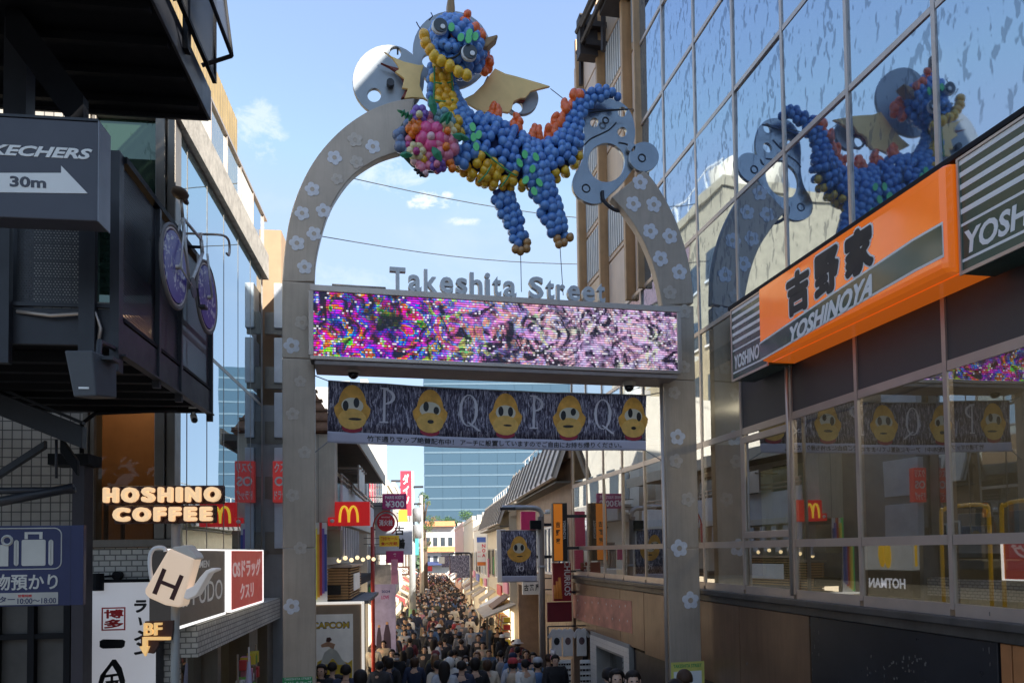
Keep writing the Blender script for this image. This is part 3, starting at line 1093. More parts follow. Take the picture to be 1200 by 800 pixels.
bstrip(.185, 1).obj('printed_cloth', BAN, ban, True)
LILAC = mat('lilac_cloth', (.50, .49, .60), .8, var=.06)
bstrip(0, .185).obj('text_strip', LILAC, ban, True)
BYEL = mat('banner_yellow_print', (.70, .37, .07), .7, var=.3, vs=6)
BRED = mat('banner_red_print', (.34, .03, .06), .7, var=.2)
BPALE = mat('banner_pale_print', (.66, .62, .50), .7, var=.1)


def bprint(name, pts, mt, parent, off):
    """flat print on the cloth: outline in (u, v)"""
    n = len(pts)
    if n < 10:
        vs = [bsurf(*p) for p in pts]
        return B().add([(a_[0], a_[1] - off, a_[2]) for a_ in vs], [tuple(range(n))]).obj(name, mt, parent)
    cu_, cv_ = sum(p[0] for p in pts) / n, sum(p[1] for p in pts) / n
    vs, fs = [bsurf(cu_, cv_)], []
    for j, k in enumerate((.25, .5, .75, 1.)):
        vs += [bsurf(cu_ + (p[0] - cu_) * k, cv_ + (p[1] - cv_) * k) for p in pts]
        for i in range(n):
            a_, b_ = 1 + j * n + i, 1 + j * n + (i + 1) % n
            fs.append((0, a_, b_) if j == 0 else (a_ - n, a_, b_, b_ - n))
    return B().add([(a_[0], a_[1] - off, a_[2]) for a_ in vs], fs).obj(name, mt, parent)


def ell(cu_, cv, ru, rv, n=18):
    return [(cu_ + ru * math.cos(2 * math.pi * i / n), cv + rv * math.sin(2 * math.pi * i / n)) for i in range(n)]


for i, pxc in enumerate((411, 497, 584, 661, 741)):
    u = (pxc - 384.5) / 373.5
    bprint('printed_collar', ell(u, .25, .030, .075), BRED, ban, .005)
    hd = [(u + .053 * math.cos(t) * (.78 if math.sin(t) > .2 else 1.0), .58 + (.38 if math.sin(t) > 0 else .30) * math.sin(t)) for t in [2 * math.pi * k / 28 for k in range(28)]]
    h_ = bprint('printed_head', hd, BYEL, ban, .007)
    bprint('printed_patch', ell(u, .62, .032, .13), BPALE, h_, .009)
    bprint('printed_muzzle', ell(u, .40, .041, .17), mat('banner_ochre_print', (.74, .45, .12), .7, var=.2, vs=9), h_, .010)
    for s_ in (-1, 1):
        bprint('printed_eye', ell(u + s_ * .0155 + (-.004, .003, 0, -.003, .004)[i], .64 + .03 * s_ * (1, -1, 0, 1, -1)[i], .0085, .085 - .02 * (s_ > 0) * (i % 2), 12), BLK, h_, .011)
    bprint('printed_mouth', ell(u + (.008, .002, .006, -.002, .0)[i], .40 + .02 * (i % 2), (.020, .010, .014, .018, .009)[i], (.022, .035, .018, .026, .03)[i], 10), BLK, h_, .011)


def serif_letter(ch, uc, mt, parent):
    """thin serif capitals drawn as strokes"""
    def st(pts, w_):
        L = [(p_[0] - w_ / 2, p_[1]) for p_ in pts] + [(p_[0] + w_ / 2, p_[1]) for p_ in reversed(pts)]
        bprint('printed_letter', L, mt, parent, .006)
    if ch == 'P':
        st([(uc - .014, .38), (uc - .014, .92)], .0075)
        st([(uc - .0145, .36), (uc - .0145, .385)], .026)
        st([(uc - .0145, .915), (uc - .0145, .94)], .026)
        for k in range(8):
            t0, t1 = math.pi / 2 - k * math.pi / 8, math.pi / 2 - (k + 1) * math.pi / 8
            w0, w1 = (.35 + .65 * math.cos(t0)) * .0095, (.35 + .65 * math.cos(t1)) * .0095
            f0 = lambda t, r: (uc - .012 + (.030 + r) * math.cos(t) * 1., .79 + (.13 + r * 6) * math.sin(t))
            bprint('printed_letter', [f0(t0, 0), f0(t0, -w0), f0(t1, -w1), f0(t1, 0)], mt, parent, .0065)
    else:
        n_ = 18
        for k in range(n_):
            t0, t1 = 2 * math.pi * k / n_, 2 * math.pi * (k + 1) / n_
            w0, w1 = (.25 + .75 * abs(math.cos(t0))) * .0095, (.25 + .75 * abs(math.cos(t1))) * .0095
            f0 = lambda t, r: (uc + (.029 - r) * math.cos(t), .64 + (.27 - r * 5) * math.sin(t))
            bprint('printed_letter', [f0(t0, 0), f0(t0, w0), f0(t1, w1), f0(t1, 0)], mt, parent, .0065)
        bprint('printed_letter', [(uc - .004, .44), (uc + .002, .45), (uc + .04, .30), (uc + .032, .29)], mt, parent, .0065)


LETW = mat('banner_white_print', (.62, .61, .68), .7, var=.15)
for ch, px in (('P', 451), ('Q', 541), ('P', 623), ('Q', 702)):
    serif_letter(ch, (px - 384.5) / 373.5, LETW, ban)
for s_, u0_, u1_ in (('竹下通りマップ絶賛配布中！', .115, .375), ('アーチに設置していますのでご自由にお持ち帰りください。', .395, .915)):
    vs_, fs_, _a = text_mesh(s_, .012)
    pv_ = []
    for v in vs_:
        q_ = bsurf(u0_ + (u1_ - u0_) * v[0], .045 + .10 * v[1])
        pv_.append((q_[0], q_[1] - .005 - v[2] * .001, q_[2]))
    B().add(pv_, fs_).obj('lettering', BLK, ban)
rp = B()
for (u, v, px, py) in ((0, 1, 369, 440), (0, 0, 369, 530), (1, 1, 778, 459), (1, 0, 778, 541)):
    a_ = bsurf(u, v)
    c_ = A(px, py, .06)
    rp.tube([a_, (c_[0], 0, c_[1] - bmz)], .008, 5)
a_, c_ = bsurf(0, 1), bsurf(1, 1)
rp.tube([(bsurf(i / 12, 1)[0], bsurf(i / 12, 1)[1] - .006, bsurf(i / 12, 1)[2]) for i in range(13)], .009, 5)
rp.obj('rope', mat('grey_rope', (.3, .3, .3), .8), ban, True)

# ------------------------------------------------------------------ balloon dragon on the arch
DY = -.05
Dl = lambda px, py, y=DY: FA.at(px, py, y)
PXM = Dl(601, 150)[0] - Dl(600, 150)[0]        # metres per pixel on the sculpture's plane


def balloon_mat(name, c):
    return mat(name, c, .24, 0, .5, var=.13, vs=1.3, coat=.4)


BLUE = balloon_mat('blue_balloon', (.11, .27, .62))
BLUE2 = balloon_mat('darker_blue_balloon', (.08, .21, .54))
GOLD = balloon_mat('gold_balloon', (.82, .50, .03))
GOLD2 = balloon_mat('deep_gold_balloon', (.76, .40, .02))
ORNG = balloon_mat('orange_balloon', (.92, .15, .02))
TANB = balloon_mat('tan_balloon', (.42, .22, .07))
LEAF = mat('green_leaf_plate', (.13, .62, .22), .5, var=.2, vs=8)
DKLEAF = mat('dark_green_leaf', (.02, .20, .09), .5, var=.3, vs=6)
PLATE = mat('pale_gold_plate', (.88, .62, .25), .5, .0, var=.12, vs=3)
GREENL = mat('green_cord', (.05, .30, .10), .6)
dr = thing('dragon_sculpture', 'dragon built of blue and gold balloons with gold wings perched on the arch', 'sculpture', FA)
bal = {}


def bmesh_of(mt, su=9, sv=7):
    k = mt.name
    if k not in bal:
        b = B()
        v, f = sphere_vf(su, sv)
        b.add([(p[0] * (1 - .10 * p[2]), p[1] * (1 - .10 * p[2]), p[2] * 1.1) for p in v], f)
        bal[k] = b.mesh('balloon', mt, True)
    return bal[k]


SPOTS = []           # (x, y, z, r, mat, score)
brnd = random.Random(3)


def tube_path(pts, mats, dia=9.9, front=1., belly=None, depthk=.5, y0=DY, flat=1.):
    """pts: (px, py, radius px[, dy m]); covers the tube with balloons"""
    sm = smooth_pts([tuple(p) + ((0.,) if len(p) == 3 else ()) for p in pts], 10)
    acc, ring = 0., 0
    for i in range(1, len(sm)):
        acc += math.hypot(sm[i][0] - sm[i - 1][0], sm[i][1] - sm[i - 1][1])
        if acc >= dia * .80:
            acc -= dia * .80
            ring += 1
            px, py, r, dy = sm[i]
            tx, ty = sm[min(i + 2, len(sm) - 1)][0] - sm[i - 2][0], sm[min(i + 2, len(sm) - 1)][1] - sm[i - 2][1]
            L = math.hypot(tx, ty) or 1
            nx, ny = -ty / L, tx / L
            rr = max(r - dia * .42, 1.5)
            n = max(5, round(2 * math.pi * rr / (dia * .88)))
            for k in range(n):
                q = 2 * math.pi * (k + .5 * (ring % 2)) / n + brnd.uniform(-.08, .08)
                ox, oy = math.cos(q) * rr, math.sin(q) * rr
                qx, qy = px + nx * ox, py + ny * ox
                y = y0 + dy + oy * PXM * depthk
                x, z = Dl(qx, qy, y0 + dy + oy * PXM * depthk * .6)
                mt = mats(qx, qy, y) if callable(mats) else brnd.choice(mats)
                SPOTS.append((x, y, z, dia * .5 * PXM * brnd.uniform(.93, 1.07), mt, -y))


BORDER = [(500, 150), (530, 182), (545, 193), (568, 178), (580, 188), (598, 201), (620, 203), (645, 203), (668, 194), (690, 170)]


def belly_y(px):
    for (a, ya), (b, yb) in zip(BORDER, BORDER[1:]):
        if a <= px <= b:
            return ya + (yb - ya) * (px - a) / (b - a)
    return 999


def bodymat(px, py, y):
    if py > belly_y(px) + 1 and py > 150:
        return brnd.choice([GOLD, GOLD, GOLD2])
    return brnd.choice([BLUE, BLUE, BLUE2])


def neckmat(px, py, y):
    c = 519 + max(0, (py - 110)) * .28
    w = 11 if py < 125 else 9
    if abs(px - c + 1) < w and y < DY:
        return brnd.choice([GOLD, GOLD, GOLD2])
    return BLUE


tube_path([(540, 160, 30), (552, 166, 38), (566, 174, 41), (590, 185, 40.5), (612, 191, 34.5), (638, 191, 27), (655, 182, 27), (665, 167, 22), (670, 149, 15.5), (676, 130, 13.5), (688, 116, 13), (704, 110, 11), (718, 110, 8.5), (725, 114, 5.5)], bodymat)
tube_path([(516, 70, 15), (517, 86, 17), (518, 104, 19), (523, 122, 21), (531, 140, 24), (542, 160, 27)], neckmat, 9.6, y0=DY - .06)
tube_path([(586, 222, 15), (592, 240, 15), (601, 258, 14), (606, 275, 12.5), (611, 290, 11.5)], [BLUE, BLUE2], 10.5)
tube_path([(622, 180, 17, -.12), (628, 200, 18, -.14), (634, 220, 17, -.10), (644, 244, 16, -.08), (650, 262, 14.5, -.05), (657, 280, 12, -.05)], [BLUE, BLUE, BLUE2], 10.8)
# chest under the bouquet
for (px, py) in ((536, 176), (546, 184), (534, 187), (547, 174), (556, 180), (543, 192), (558, 170)):
    x, z = Dl(px, py, DY - .22)
    SPOTS.append((x, DY - .22, z, 5.6 * PXM, BLUE, 2))
# claws
for (px, py) in ((604, 292), (610, 294), (617, 291), (618, 284), (655, 286), (661, 284), (668, 278), (653, 280)):
    x, z = Dl(px, py, DY - .08)
    SPOTS.append((x, DY - .08, z, 4.4 * PXM, TANB, 2))
# head: ellipsoid tilted, snout and jaw
hx, hz = Dl(535, 55, DY - .14)
e1 = Vector((34, -32)).normalized()      # towards the picture's lower right (x, z)
e2 = Vector((e1.y * -1, e1.x))           # up right
for la_ in range(-4, 5):
    ph = la_ * 20
    n = max(4, round(2 * math.pi * 34 * math.cos(R(ph)) / 9.8))
    if abs(ph) >= 80:
        n = 1
    for k in range(n):
        th = 2 * math.pi * (k + .5 * (la_ % 2)) / n
        a_, b__, c__ = math.cos(R(ph)) * math.cos(th) * 31, math.sin(R(ph)) * 27, math.cos(R(ph)) * math.sin(th) * 20
        x = hx + (e1.x * a_ + e2.x * b__) * PXM
        z = hz + (e1.y * a_ + e2.y * b__) * PXM
        SPOTS.append((x, DY - .14 + c__ * PXM, z, 5.4 * PXM, brnd.choice([BLUE, BLUE, BLUE2]), -(c__ * PXM) + .3))
sxn, szn = Dl(525, 57, DY - .38)
for rr, n, yy_ in ((0, 1, -.46), (6.5, 6, -.44), (12.5, 10, -.38)):
    for k in range(n):
        t = 2 * math.pi * k / n + rr
        SPOTS.append((sxn + rr * math.cos(t) * PXM * 1.15, yy_, szn + rr * math.sin(t) * PXM * .82, 4.9 * PXM, BLUE, 3))
JAW = [(497, 41), (499, 50), (504, 58), (509, 66), (517, 71), (527, 77), (537, 84), (547, 88), (495, 53), (493, 46)]
for (px, py) in JAW:
    x, z = Dl(px, py, DY - .42)
    SPOTS.append((x, DY - .42, z, 5.6 * PXM, brnd.choice([GOLD, GOLD2]), 3))


def keep_spread(sp, k=.62):
    res = []
    for s in sorted(sp, key=lambda q: -q[5]):
        if all((s[0] - t[0]) ** 2 + (s[1] - t[1]) ** 2 + (s[2] - t[2]) ** 2 > ((s[3] + t[3]) * k) ** 2 for t in res):
            res.append(s)
    return res


SPOTS = keep_spread(SPOTS)
# front facing ones first: those become single balloons
SPOTS.sort(key=lambda q: q[1])
front = [s for s in SPOTS if s[1] < DY + .03][:285]
ids = set(id(s) for s in front)
for s in front:
    r = s[3] * 1.1
    inst('balloon', bmesh_of(s[4]), dr, s[:3], (brnd.uniform(-.7, .7), brnd.uniform(-.7, .7), brnd.uniform(0, 6)), (r, r, r))
rest = B()
rm = [BLUE, BLUE2, GOLD, GOLD2, TANB]
for s in SPOTS:
    if id(s) not in ids:
        rest.cur = rm.index(s[4])
        rest.ball(s[:3], s[3] * 1.05, 7, 5)
o = rest.obj('balloon', rm, dr, True)
o['kind'] = 'stuff'
# dark cores so no sky shows between balloons
core = B()


def core_path(pts, k=.66):
    sm = smooth_pts([p[:3] for p in pts], 4)
    core.tube([(Dl(p[0], p[1])[0], DY, Dl(p[0], p[1])[1]) for p in sm], [max(p[2] * k, 2) * PXM for p in sm], 10)


core_path([(545, 163, 34), (566, 174, 41), (590, 185, 40.5), (612, 191, 34.5), (638, 191, 27), (656, 183, 25), (666, 168, 20), (671, 150, 14), (676, 130, 12.5), (688, 116, 12), (704, 110, 10), (718, 110, 8)])
core_path([(517, 76, 16), (518, 104, 19), (523, 122, 21), (531, 140, 24), (542, 160, 27)])
core_path([(586, 222, 15), (601, 258, 14), (610, 288, 11)])
core_path([(628, 205, 18), (644, 244, 16), (656, 278, 12)])
core.ball((hx, DY - .16, hz), 20 * PXM, 12, 8)
core.v = [(p_[0], DY + (p_[1] - DY) * .42, p_[2]) for p_ in core.v]
core.obj('inner_frame', mat('dark_blue_netting', (.018, .035, .14), .8), dr, True)
# orange flames along the crest and the back
fl = bmesh_of(ORNG)
FLAMES = [(538, 36, 548, 18), (533, 40, 537, 28), (541, 33, 548, 24), (556, 35, 559, 36), (563, 41, 566, 40), (567, 70, 571, 64), (572, 76, 574, 70), (566, 82, 566, 80),
          (575, 134, 580, 124), (582, 136, 582, 128), (601, 148, 606, 138), (608, 150, 609, 143), (624, 160, 627, 150), (632, 161, 631, 152), (643, 159, 642, 152), (650, 157, 650, 150),
          (652, 145, 650, 138), (657, 144, 658, 137), (663, 128, 660, 121), (668, 126, 669, 121), (673, 113, 671, 109), (679, 112, 680, 110)]
for (px, py, qx, qy) in FLAMES:
    for k in range(3):
        t = k / 2
        yk = -.30 if px < 570 and py < 60 else -.02
        x, z = Dl(px + (qx - px) * t + brnd.uniform(-1, 1), py + (qy - py) * t, DY + yk)
        r = (6.4 - 1.5 * t) * PXM
        inst('flame_balloon', fl, dr, (x, DY + yk + brnd.uniform(-.03, .03), z), (brnd.uniform(-.6, .6), brnd.uniform(-.6, .6), 0), (r * .9, r * .9, r * 1.15))
# horns, brow, eyes
HORN = mat('tan_horn', (.33, .205, .095), .5, var=.2, vs=5)


def flat_shape(name, pts, y0, y1, mt, parent=dr, bev=.008):
    q = [Dl(p[0], p[1], y0) for p in pts]
    return B().poly(q, y0, y1).obj(name, mt, parent, bevel=bev)


flat_shape('horn', [(524.5, 24), (533, 26), (533.5, 8), (531.5, -14), (527, -14), (524.5, 0)], -.34, -.16, HORN, bev=.03)
flat_shape('horn', [(556, 50), (557, 58), (572, 54), (584, 43), (583, 40), (568, 44)], -.34, -.16, HORN, bev=.03)
EYEW = mat('eye_white', (.78, .79, .8), .3)
EYED = mat('eye_dark_slate', (.035, .05, .065), .3)
for (px, py, wx, wz) in ((515.5, 32, 9.2, 9), (550, 63, 9.4, 9.4)):
    x, z = Dl(px, py, DY - .44)
    b = B().lathe([(0.001, -.02), (1, -.02), (1, .02), (.6, .035), (.001, .04)], n=24)
    ey = bpy.data.objects.new('eye', b.mesh('eye', EYEW, False))
    link(ey, dr)
    ey.location = (x - .5 * PXM, DY - .44, z)
    ey.rotation_euler = (R(90), R(0), 0)
    ey.scale = (wx * PXM * .92, wz * PXM * .92, 1)
    for nm, mt_, dx, dz_, s_, dd in (('iris', EYED, .10, .0, .90, .045), ('glint', EYEW, .36, -.28, .30, .062)):
        q = B().lathe([(0.001, -.006), (1, -.006), (1, .006), (.001, .006)], n=20).mesh(nm, mt_)
        inst(nm, q, ey, (dx, dz_, dd), (0, 0, 0), (s_, s_, 1))
# mouth line, nostrils
ml = []
for t in range(0, 15):
    q = math.pi * (.98 + .95 * t / 14) + .25
    ml.append((Dl(525 + 15.5 * math.cos(q), 56 - 13 * math.sin(q), DY - .43)[0], DY - .43, Dl(525 + 15.5 * math.cos(q), 56 - 13 * math.sin(q), DY - .43)[1]))
B().tube(ml, .016, 6).obj('mouth_line', BLK, dr, True)
for (px, py) in ((520, 53), (529, 58)):
    x, z = Dl(px, py, DY - .52)
    B().tube([(x + .02 * math.cos(k * .7) * (1 - k / 14), DY - .535, z + .02 * math.sin(k * .7) * (1 - k / 14)) for k in range(10)], .006, 5).obj('nostril', BLK, dr, True)
for pts in ([(503, 24), (507, 19), (505, 15)], [(494, 36), (490, 30), (488, 26)]):
    B().tube([(Dl(*p, DY - .3)[0], DY - .3, Dl(*p, DY - .3)[1]) for p in pts], .008, 5).obj('whisker', GREYM, dr, True)
# green leaf plates
leafm = B().poly([(math.cos(q) * .75, math.sin(q) * 1.) for q in [i * math.pi / 7 for i in range(14)]], -.5, .5).mesh('leaf_plate', LEAF)
for (px, py, yk) in ((540, 44, -.5), (550, 39, -.48), (549, 46, -.52), (557, 43, -.46), (529, 32, -.46), (554, 149, -.28), (555, 161, -.29), (561, 158, -.30), (558, 172, -.30),
                     (615, 181, -.29), (628, 184, -.28), (609, 191, -.29), (624, 198, -.30), (616, 211, -.28), (632, 214, -.26), (626, 224, -.25)):
    x, z = Dl(px, py, DY + yk)
    inst('leaf_plate', leafm, dr, (x, DY + yk, z), (0, brnd.uniform(-.6, .6), brnd.uniform(-.25, .25)), (4.6 * PXM, .012, 5.0 * PXM))
# green cords that divide the belly
for pts, yk in (([(568, 178), (580, 189), (598, 202), (606, 206)], -.47), ([(560, 214), (570, 204), (576, 193)], -.46), ([(587, 219), (594, 210), (598, 203)], -.45), ([(509, 78), (509, 100), (508, 118)], -.30), ([(529, 80), (530, 100), (533, 120)], -.30), ([(509, 97), (520, 98), (530, 96)], -.31), ([(508, 117), (520, 119), (533, 117)], -.32)):
    yk *= .66
    B().tube([(Dl(*p, DY + yk)[0], DY + yk, Dl(*p, DY + yk)[1]) for p in smooth_pts(pts, 3)], .011, 5).obj('cord', GREENL, dr, True)
# wings
DKRED = mat('dark_red_edge', (.18, .03, .02), .45)
lw = [(450, 60), (459, 66), (473, 72), (490, 76), (497, 76), (493, 88), (492, 100), (497, 113), (503, 119), (496, 115), (484, 114), (474, 115), (478, 104), (471, 103), (474, 92), (463, 84), (468, 81), (466, 76), (460, 68)]
flat_shape('wing', lw, .02, .06, PLATE)
flat_shape('wing_edge', [(446, 73), (456, 78), (465, 84), (470, 90), (474, 98), (476, 104), (470, 115), (479, 112), (480, 104), (474, 90), (468, 80), (456, 77)], .065, .12, DKRED)
rw = [(541, 117), (555, 110), (567, 98), (574, 88), (580, 80), (592, 86), (604, 89), (618, 93), (632, 97), (645, 101), (633, 104), (622, 107), (616, 115), (610, 115), (602, 119), (600, 127), (596, 132), (585, 130), (572, 134), (560, 128)]
flat_shape('wing', rw, .10, .15, PLATE)
flat_shape('wing_edge', [(592, 124), (598, 118), (607, 114), (616, 116), (614, 119), (606, 118), (600, 122), (596, 128)], .155, .22, DKRED)

# ------------------------------------------------------------------ left: tiled corner building with a receding glass side
AL = R(7.25)
FW = Fr(-3.78, 8.3, 0, AL)                      # front wall y=0 (x<0); glass side x=0, y>0
FG = Fr(-3.78, 8.3, 0, AL + math.pi / 2)        # its glass side: local x = FW's y
gy = lambda px, off=0.: FG.at(px, 500, -off)[0]
m, T = custom('white_brick_tile')
co = T.n('TexCoord').outputs['Object']
s_ = T.sep(co)
bt = T.n('TexBrick', offset=.5, i_Scale=1., i_Mortar_Size=.007, i_Brick_Width=.115, i_Row_Height=.062, i_Bias=0.)
T.put(bt, 'Vector', T.comb(T.math('ADD', s_[0], s_[1]), s_[2]))
T.put(bt, 'Color1', (.80, .77, .70))
T.put(bt, 'Color2', (.66, .63, .57))
T.put(bt, 'Mortar', (.24, .23, .21))
p = T.n('BsdfPrincipled', i_Roughness=.45)
nz = T.noise(co, 1.2, 5., .65)
T.put(p, 'Base Color', T.mix(1., bt.outputs[0], T.ramp(nz.outputs[0], [(.3, (.7, .7, .7)), (.7, (1, 1, 1))]), 'MULTIPLY'))
bp = T.n('Bump', i_Strength=.6, i_Distance=.006)
T.put(bp, 'Height', bt.outputs[1])
bp.invert = True
T.put(p, 'Normal', bp.outputs[0])
out(T, p)
WTILE = m
m, T = custom('grey_square_tile')
co = T.n('TexCoord').outputs['Object']
s_ = T.sep(co)
bt = T.n('TexBrick', offset=0., i_Scale=1., i_Mortar_Size=.006, i_Brick_Width=.10, i_Row_Height=.10)
T.put(bt, 'Vector', T.comb(T.math('ADD', s_[0], s_[1]), s_[2]))
T.put(bt, 'Color1', (.52, .48, .42))
T.put(bt, 'Color2', (.42, .39, .345))
T.put(bt, 'Mortar', (.10, .095, .09))
p = T.n('BsdfPrincipled', i_Roughness=.5)
nz = T.noise(co, .8, 5., .65)
T.put(p, 'Base Color', T.mix(1., bt.outputs[0], T.ramp(nz.outputs[0], [(.3, (.65, .65, .65)), (.7, (1, 1, 1))]), 'MULTIPLY'))
bp = T.n('Bump', i_Strength=.6, i_Distance=.006)
T.put(bp, 'Height', bt.outputs[1])
bp.invert = True
T.put(p, 'Normal', bp.outputs[0])
out(T, p)
GTILE = m
FRAMEM = mat('bronze_grey_frame', (.21, .185, .155), .4, .4, var=.12, streak=.2)
BAND = mat('rough_stone_band', (.33, .31, .28), .85, var=.3, vs=9, bump=.6, bs=25)
lb = thing('tiled_building', 'corner building on the left with white brick tile below and a receding glass side', 'building', FW)
yE = gy(312)
bx('core_wall', DARKI, lb, -7, -1.9, .25, yE, -.3, 8.3)
bx('back_wall', CONC, lb, -7, -.06, yE - .25, yE, 2.9, 8.3)
bx('floor_slab', CONC, lb, -1.88, -.08, .2, yE - .27, 2.66, 2.94)
bx('ceiling', mat('warm_ceiling', (.30, .22, .14), .8), lb, -1.88, -.08, .2, yE - .27, 5.70, 5.85)
bx('interior_wall', mat('brown_interior_wall', (.20, .10, .045), .7, var=.2), lb, -1.88, -.2, 1.9, 2.0, 2.95, 5.69)
for (xx, yy) in ((-.95, .9), (-.55, .9), (-.5, 2.8), (-.5, 4.2)):
    B().lathe([(.05, 0), (.05, .02)], (xx, yy, 5.675), 10).obj('downlight', mat('warm_downlight', (.8, .7, .5), .5, emit=1.2, ec=(1, .8, .5)), lb)
# table and high chair back seen through the window
tbm = B().box(-1.0, -.35, .5, 1.1, 3.6, 3.64)
for (xx, yy) in ((-.95, .55), (-.4, .55), (-.95, 1.05), (-.4, 1.05)):
    tbm.box(xx - .02, xx + .02, yy - .02, yy + .02, 2.95, 3.6)
tbm.obj('cafe_table', mat('dark_wood', (.06, .03, .018), .4), lb)
ld = bpy.data.lights.new('cafe_ceiling_lamp', 'POINT')
ld.energy = 5
ld.color = (1, .68, .4)
ld.shadow_soft_size = .15
lo_ = bpy.data.objects.new('cafe_ceiling_lamp', ld)
link(lo_, lb)
lo_.location = (-1.0, 1.0, 5.3)
# front wall
xw = lambda px, y=0.: FW.at(px, 600, y)[0]
xa0, xa1, xa2, xa3 = xw(98), xw(110.5), xw(182), xw(205)
zs = FW.at(150, 634)[1]
bx('tiled_wall', WTILE, lb, -4.2, -.004, .0, .24, -.3, zs - .07)
bx('stone_wall', GTILE, lb, -4.2, xa0, .02, .24, zs - .06, 8.3)
bx('window_sill', FRAMEM, lb, xa0, .0, -.07, .2, zs - .065, zs + .02, .006)
bx('corner_post', FRAMEM, lb, xa2 + .12, -.003, -.02, .2, zs + .022, 7.87, .008)
bx('corner_post', FRAMEM, lb, xa2, xa2 + .105, -.045, .2, zs + .022, 7.87, .008)
bx('window_jamb', FRAMEM, lb, xa0, xa0 + .055, -.045, .2, zs + .022, 7.87, .006)
bx('window_jamb', FRAMEM, lb, xa0 + .065, xa1, -.02, .2, zs + .022, 7.87, .006)
CAFEG = glass('cafe_window_glass', .02, (.8, .85, .85), (.82, .82, .78), transp=True)
DGG = glass('dark_green_glass', .16, (.55, .7, .6), (.02, .04, .028), smudge=.3)
bx('pane', CAFEG, lb, xa1 + .002, xa2 - .002, .04, .055, zs + .022, 5.6)
bx('pane', DGG, lb, xa1 + .002, xa2 - .002, .04, .055, 5.75, 7.87)
bx('transom', FRAMEM, lb, xa1 + .002, xa2 - .002, .0, .1, 5.605, 5.745)
bx('stone_band', BAND, lb, xa0, .05, -.03, .2, 7.88, 8.33)
# glass side
MG = FRAMEM
ysm = [gy(p_) for p_ in (205.5, 222.5, 246, 264.5, 281, 296)]
sp_ = .847
ysm = [.02] + [ysm[1] + sp_ * i for i in range(0, 8)]
ysm = [y for y in ysm if y < yE]
rows_ = [2.97, 5.54, 7.87]
for i in range(len(ysm) - 1):
    for j in range(2):
        mt = LGLASS
        th = B().box(-.05, -.035, ysm[i] + .012, ysm[i + 1] - .012, rows_[j] + .012, rows_[j + 1] - .012)
        th.obj('pane', mt, lb)
for y in ysm[1:]:
    bx('mullion', MG, lb, -.06, -.032, y - .012, y + .012, 2.97, 7.87)
for z in (5.54,):
    for i in range(len(ysm) - 1):
        bx('transom', MG, lb, -.06, -.030, ysm[i] + .015, ysm[i + 1] - .015, z - .025, z + .025)
bx('bottom_rail', MG, lb, -.10, .03, .0, yE, 2.90, 2.967)
bx('stone_band', BAND, lb, -.25, .05, .21, yE, 7.88, 8.33)
PARW = mat('parapet_white', (.70, .67, .60), .6, var=.08, streak=.15)
BALG = glass('balustrade_glass', .35, (.85, .9, .93), (.75, .8, .82), transp=True)
for i in range(len(ysm) - 1):
    if i % 3 == 1:
        bx('parapet_panel', PARW, lb, -.02, .0, ysm[i] + .01, ysm[i + 1] - .01, 8.34, 8.94)
    else:
        bx('glass_balustrade', BALG, lb, -.02, -.008, ysm[i] + .01, ysm[i + 1] - .01, 8.34, 8.94)
    bx('balustrade_post', ALU, lb, -.03, .02, ysm[i + 1] - .012, ysm[i + 1] + .012, 8.34, 8.95)
bx('handrail', ALU, lb, -.035, .025, .0, yE, 8.95, 8.985)
bx('penthouse_wall', PARW, lb, -3, -.55, .9, yE, 8.3, 9.0)
SLAT = mat('ochre_timber_slat', (.34, .25, .12), .6, var=.2, streak=.3)
for i in range(34):
    y = .9 + i * .16
    if y < yE:
        bx('slat', SLAT, lb, -.54, -.50, y, y + .12, 8.95, 10.8)
bx('slat_backing', mat('slat_backing_wall', (.30, .20, .09), .7), lb, -.60, -.555, .9, yE, 9.0, 10.7)  # plain ochre backing, a little darker than the slats

# ramen shop light box on the tiled wall
LBX = mat('lit_white_acrylic', (.70, .70, .70), .35, var=.03, emit=.26, ec=(.88, .90, 1.))
rs = thing('ramen_sign', 'tall white light box sign with red seal and black brush writing on the tiles', 'sign', FW.moved(0, 0, -.2))
a, b_ = FW.at(101, 683, -.12), FW.at(183, 683, -.12)
zt_ = a[1] + .2
bx('light_box', LBX, rs, a[0], b_[0], -.12, -.005, 0, zt_, .006)
bx('top_frame', BLACKM, rs, a[0] - .02, b_[0] + .05, -.13, -.005, zt_ + .002, zt_ + .035)
bx('side_frame', GREYM, rs, b_[0] + .002, b_[0] + .045, -.128, -.005, 0, zt_)
zz = lambda py: FW.at(140, py, -.125)[1] + .2
xx_ = lambda px: FW.at(px, 700, -.125)[0]
SEAL = mat('seal_red', (.62, .03, .03), .5)
fr_ = B()
sa, sb, sc0, sd0 = xx_(119), xx_(147), zz(738), zz(711)
tt = .014
fr_.box(sa, sb, -.124, -.1205, sc0, sc0 + tt).box(sa, sb, -.124, -.1205, sd0 - tt, sd0).box(sa, sa + tt, -.124, -.1205, sc0 + tt, sd0 - tt).box(sb - tt, sb, -.124, -.1205, sc0 + tt, sd0 - tt)
fr_.obj('seal_frame', SEAL, rs)
text('博', SEAL, rs, sa + .025, sb - .02, (sc0 + sd0) / 2 + .005, sd0 - .022, -.1205, .003, .0, fat=.005)
text('多', SEAL, rs, sa + .025, sb - .02, sc0 + .022, (sc0 + sd0) / 2 - .003, -.1205, .003, .0, fat=.005)
brush = lambda pts: B().poly([(xx_(p_[0]), zz(p_[1])) for p_ in pts], -.1245, -.1205).obj('brush_stroke', BLK, rs)
brush([(117, 750), (121, 748), (144, 749), (147, 751), (146, 757), (143, 759), (121, 759), (117, 757)])
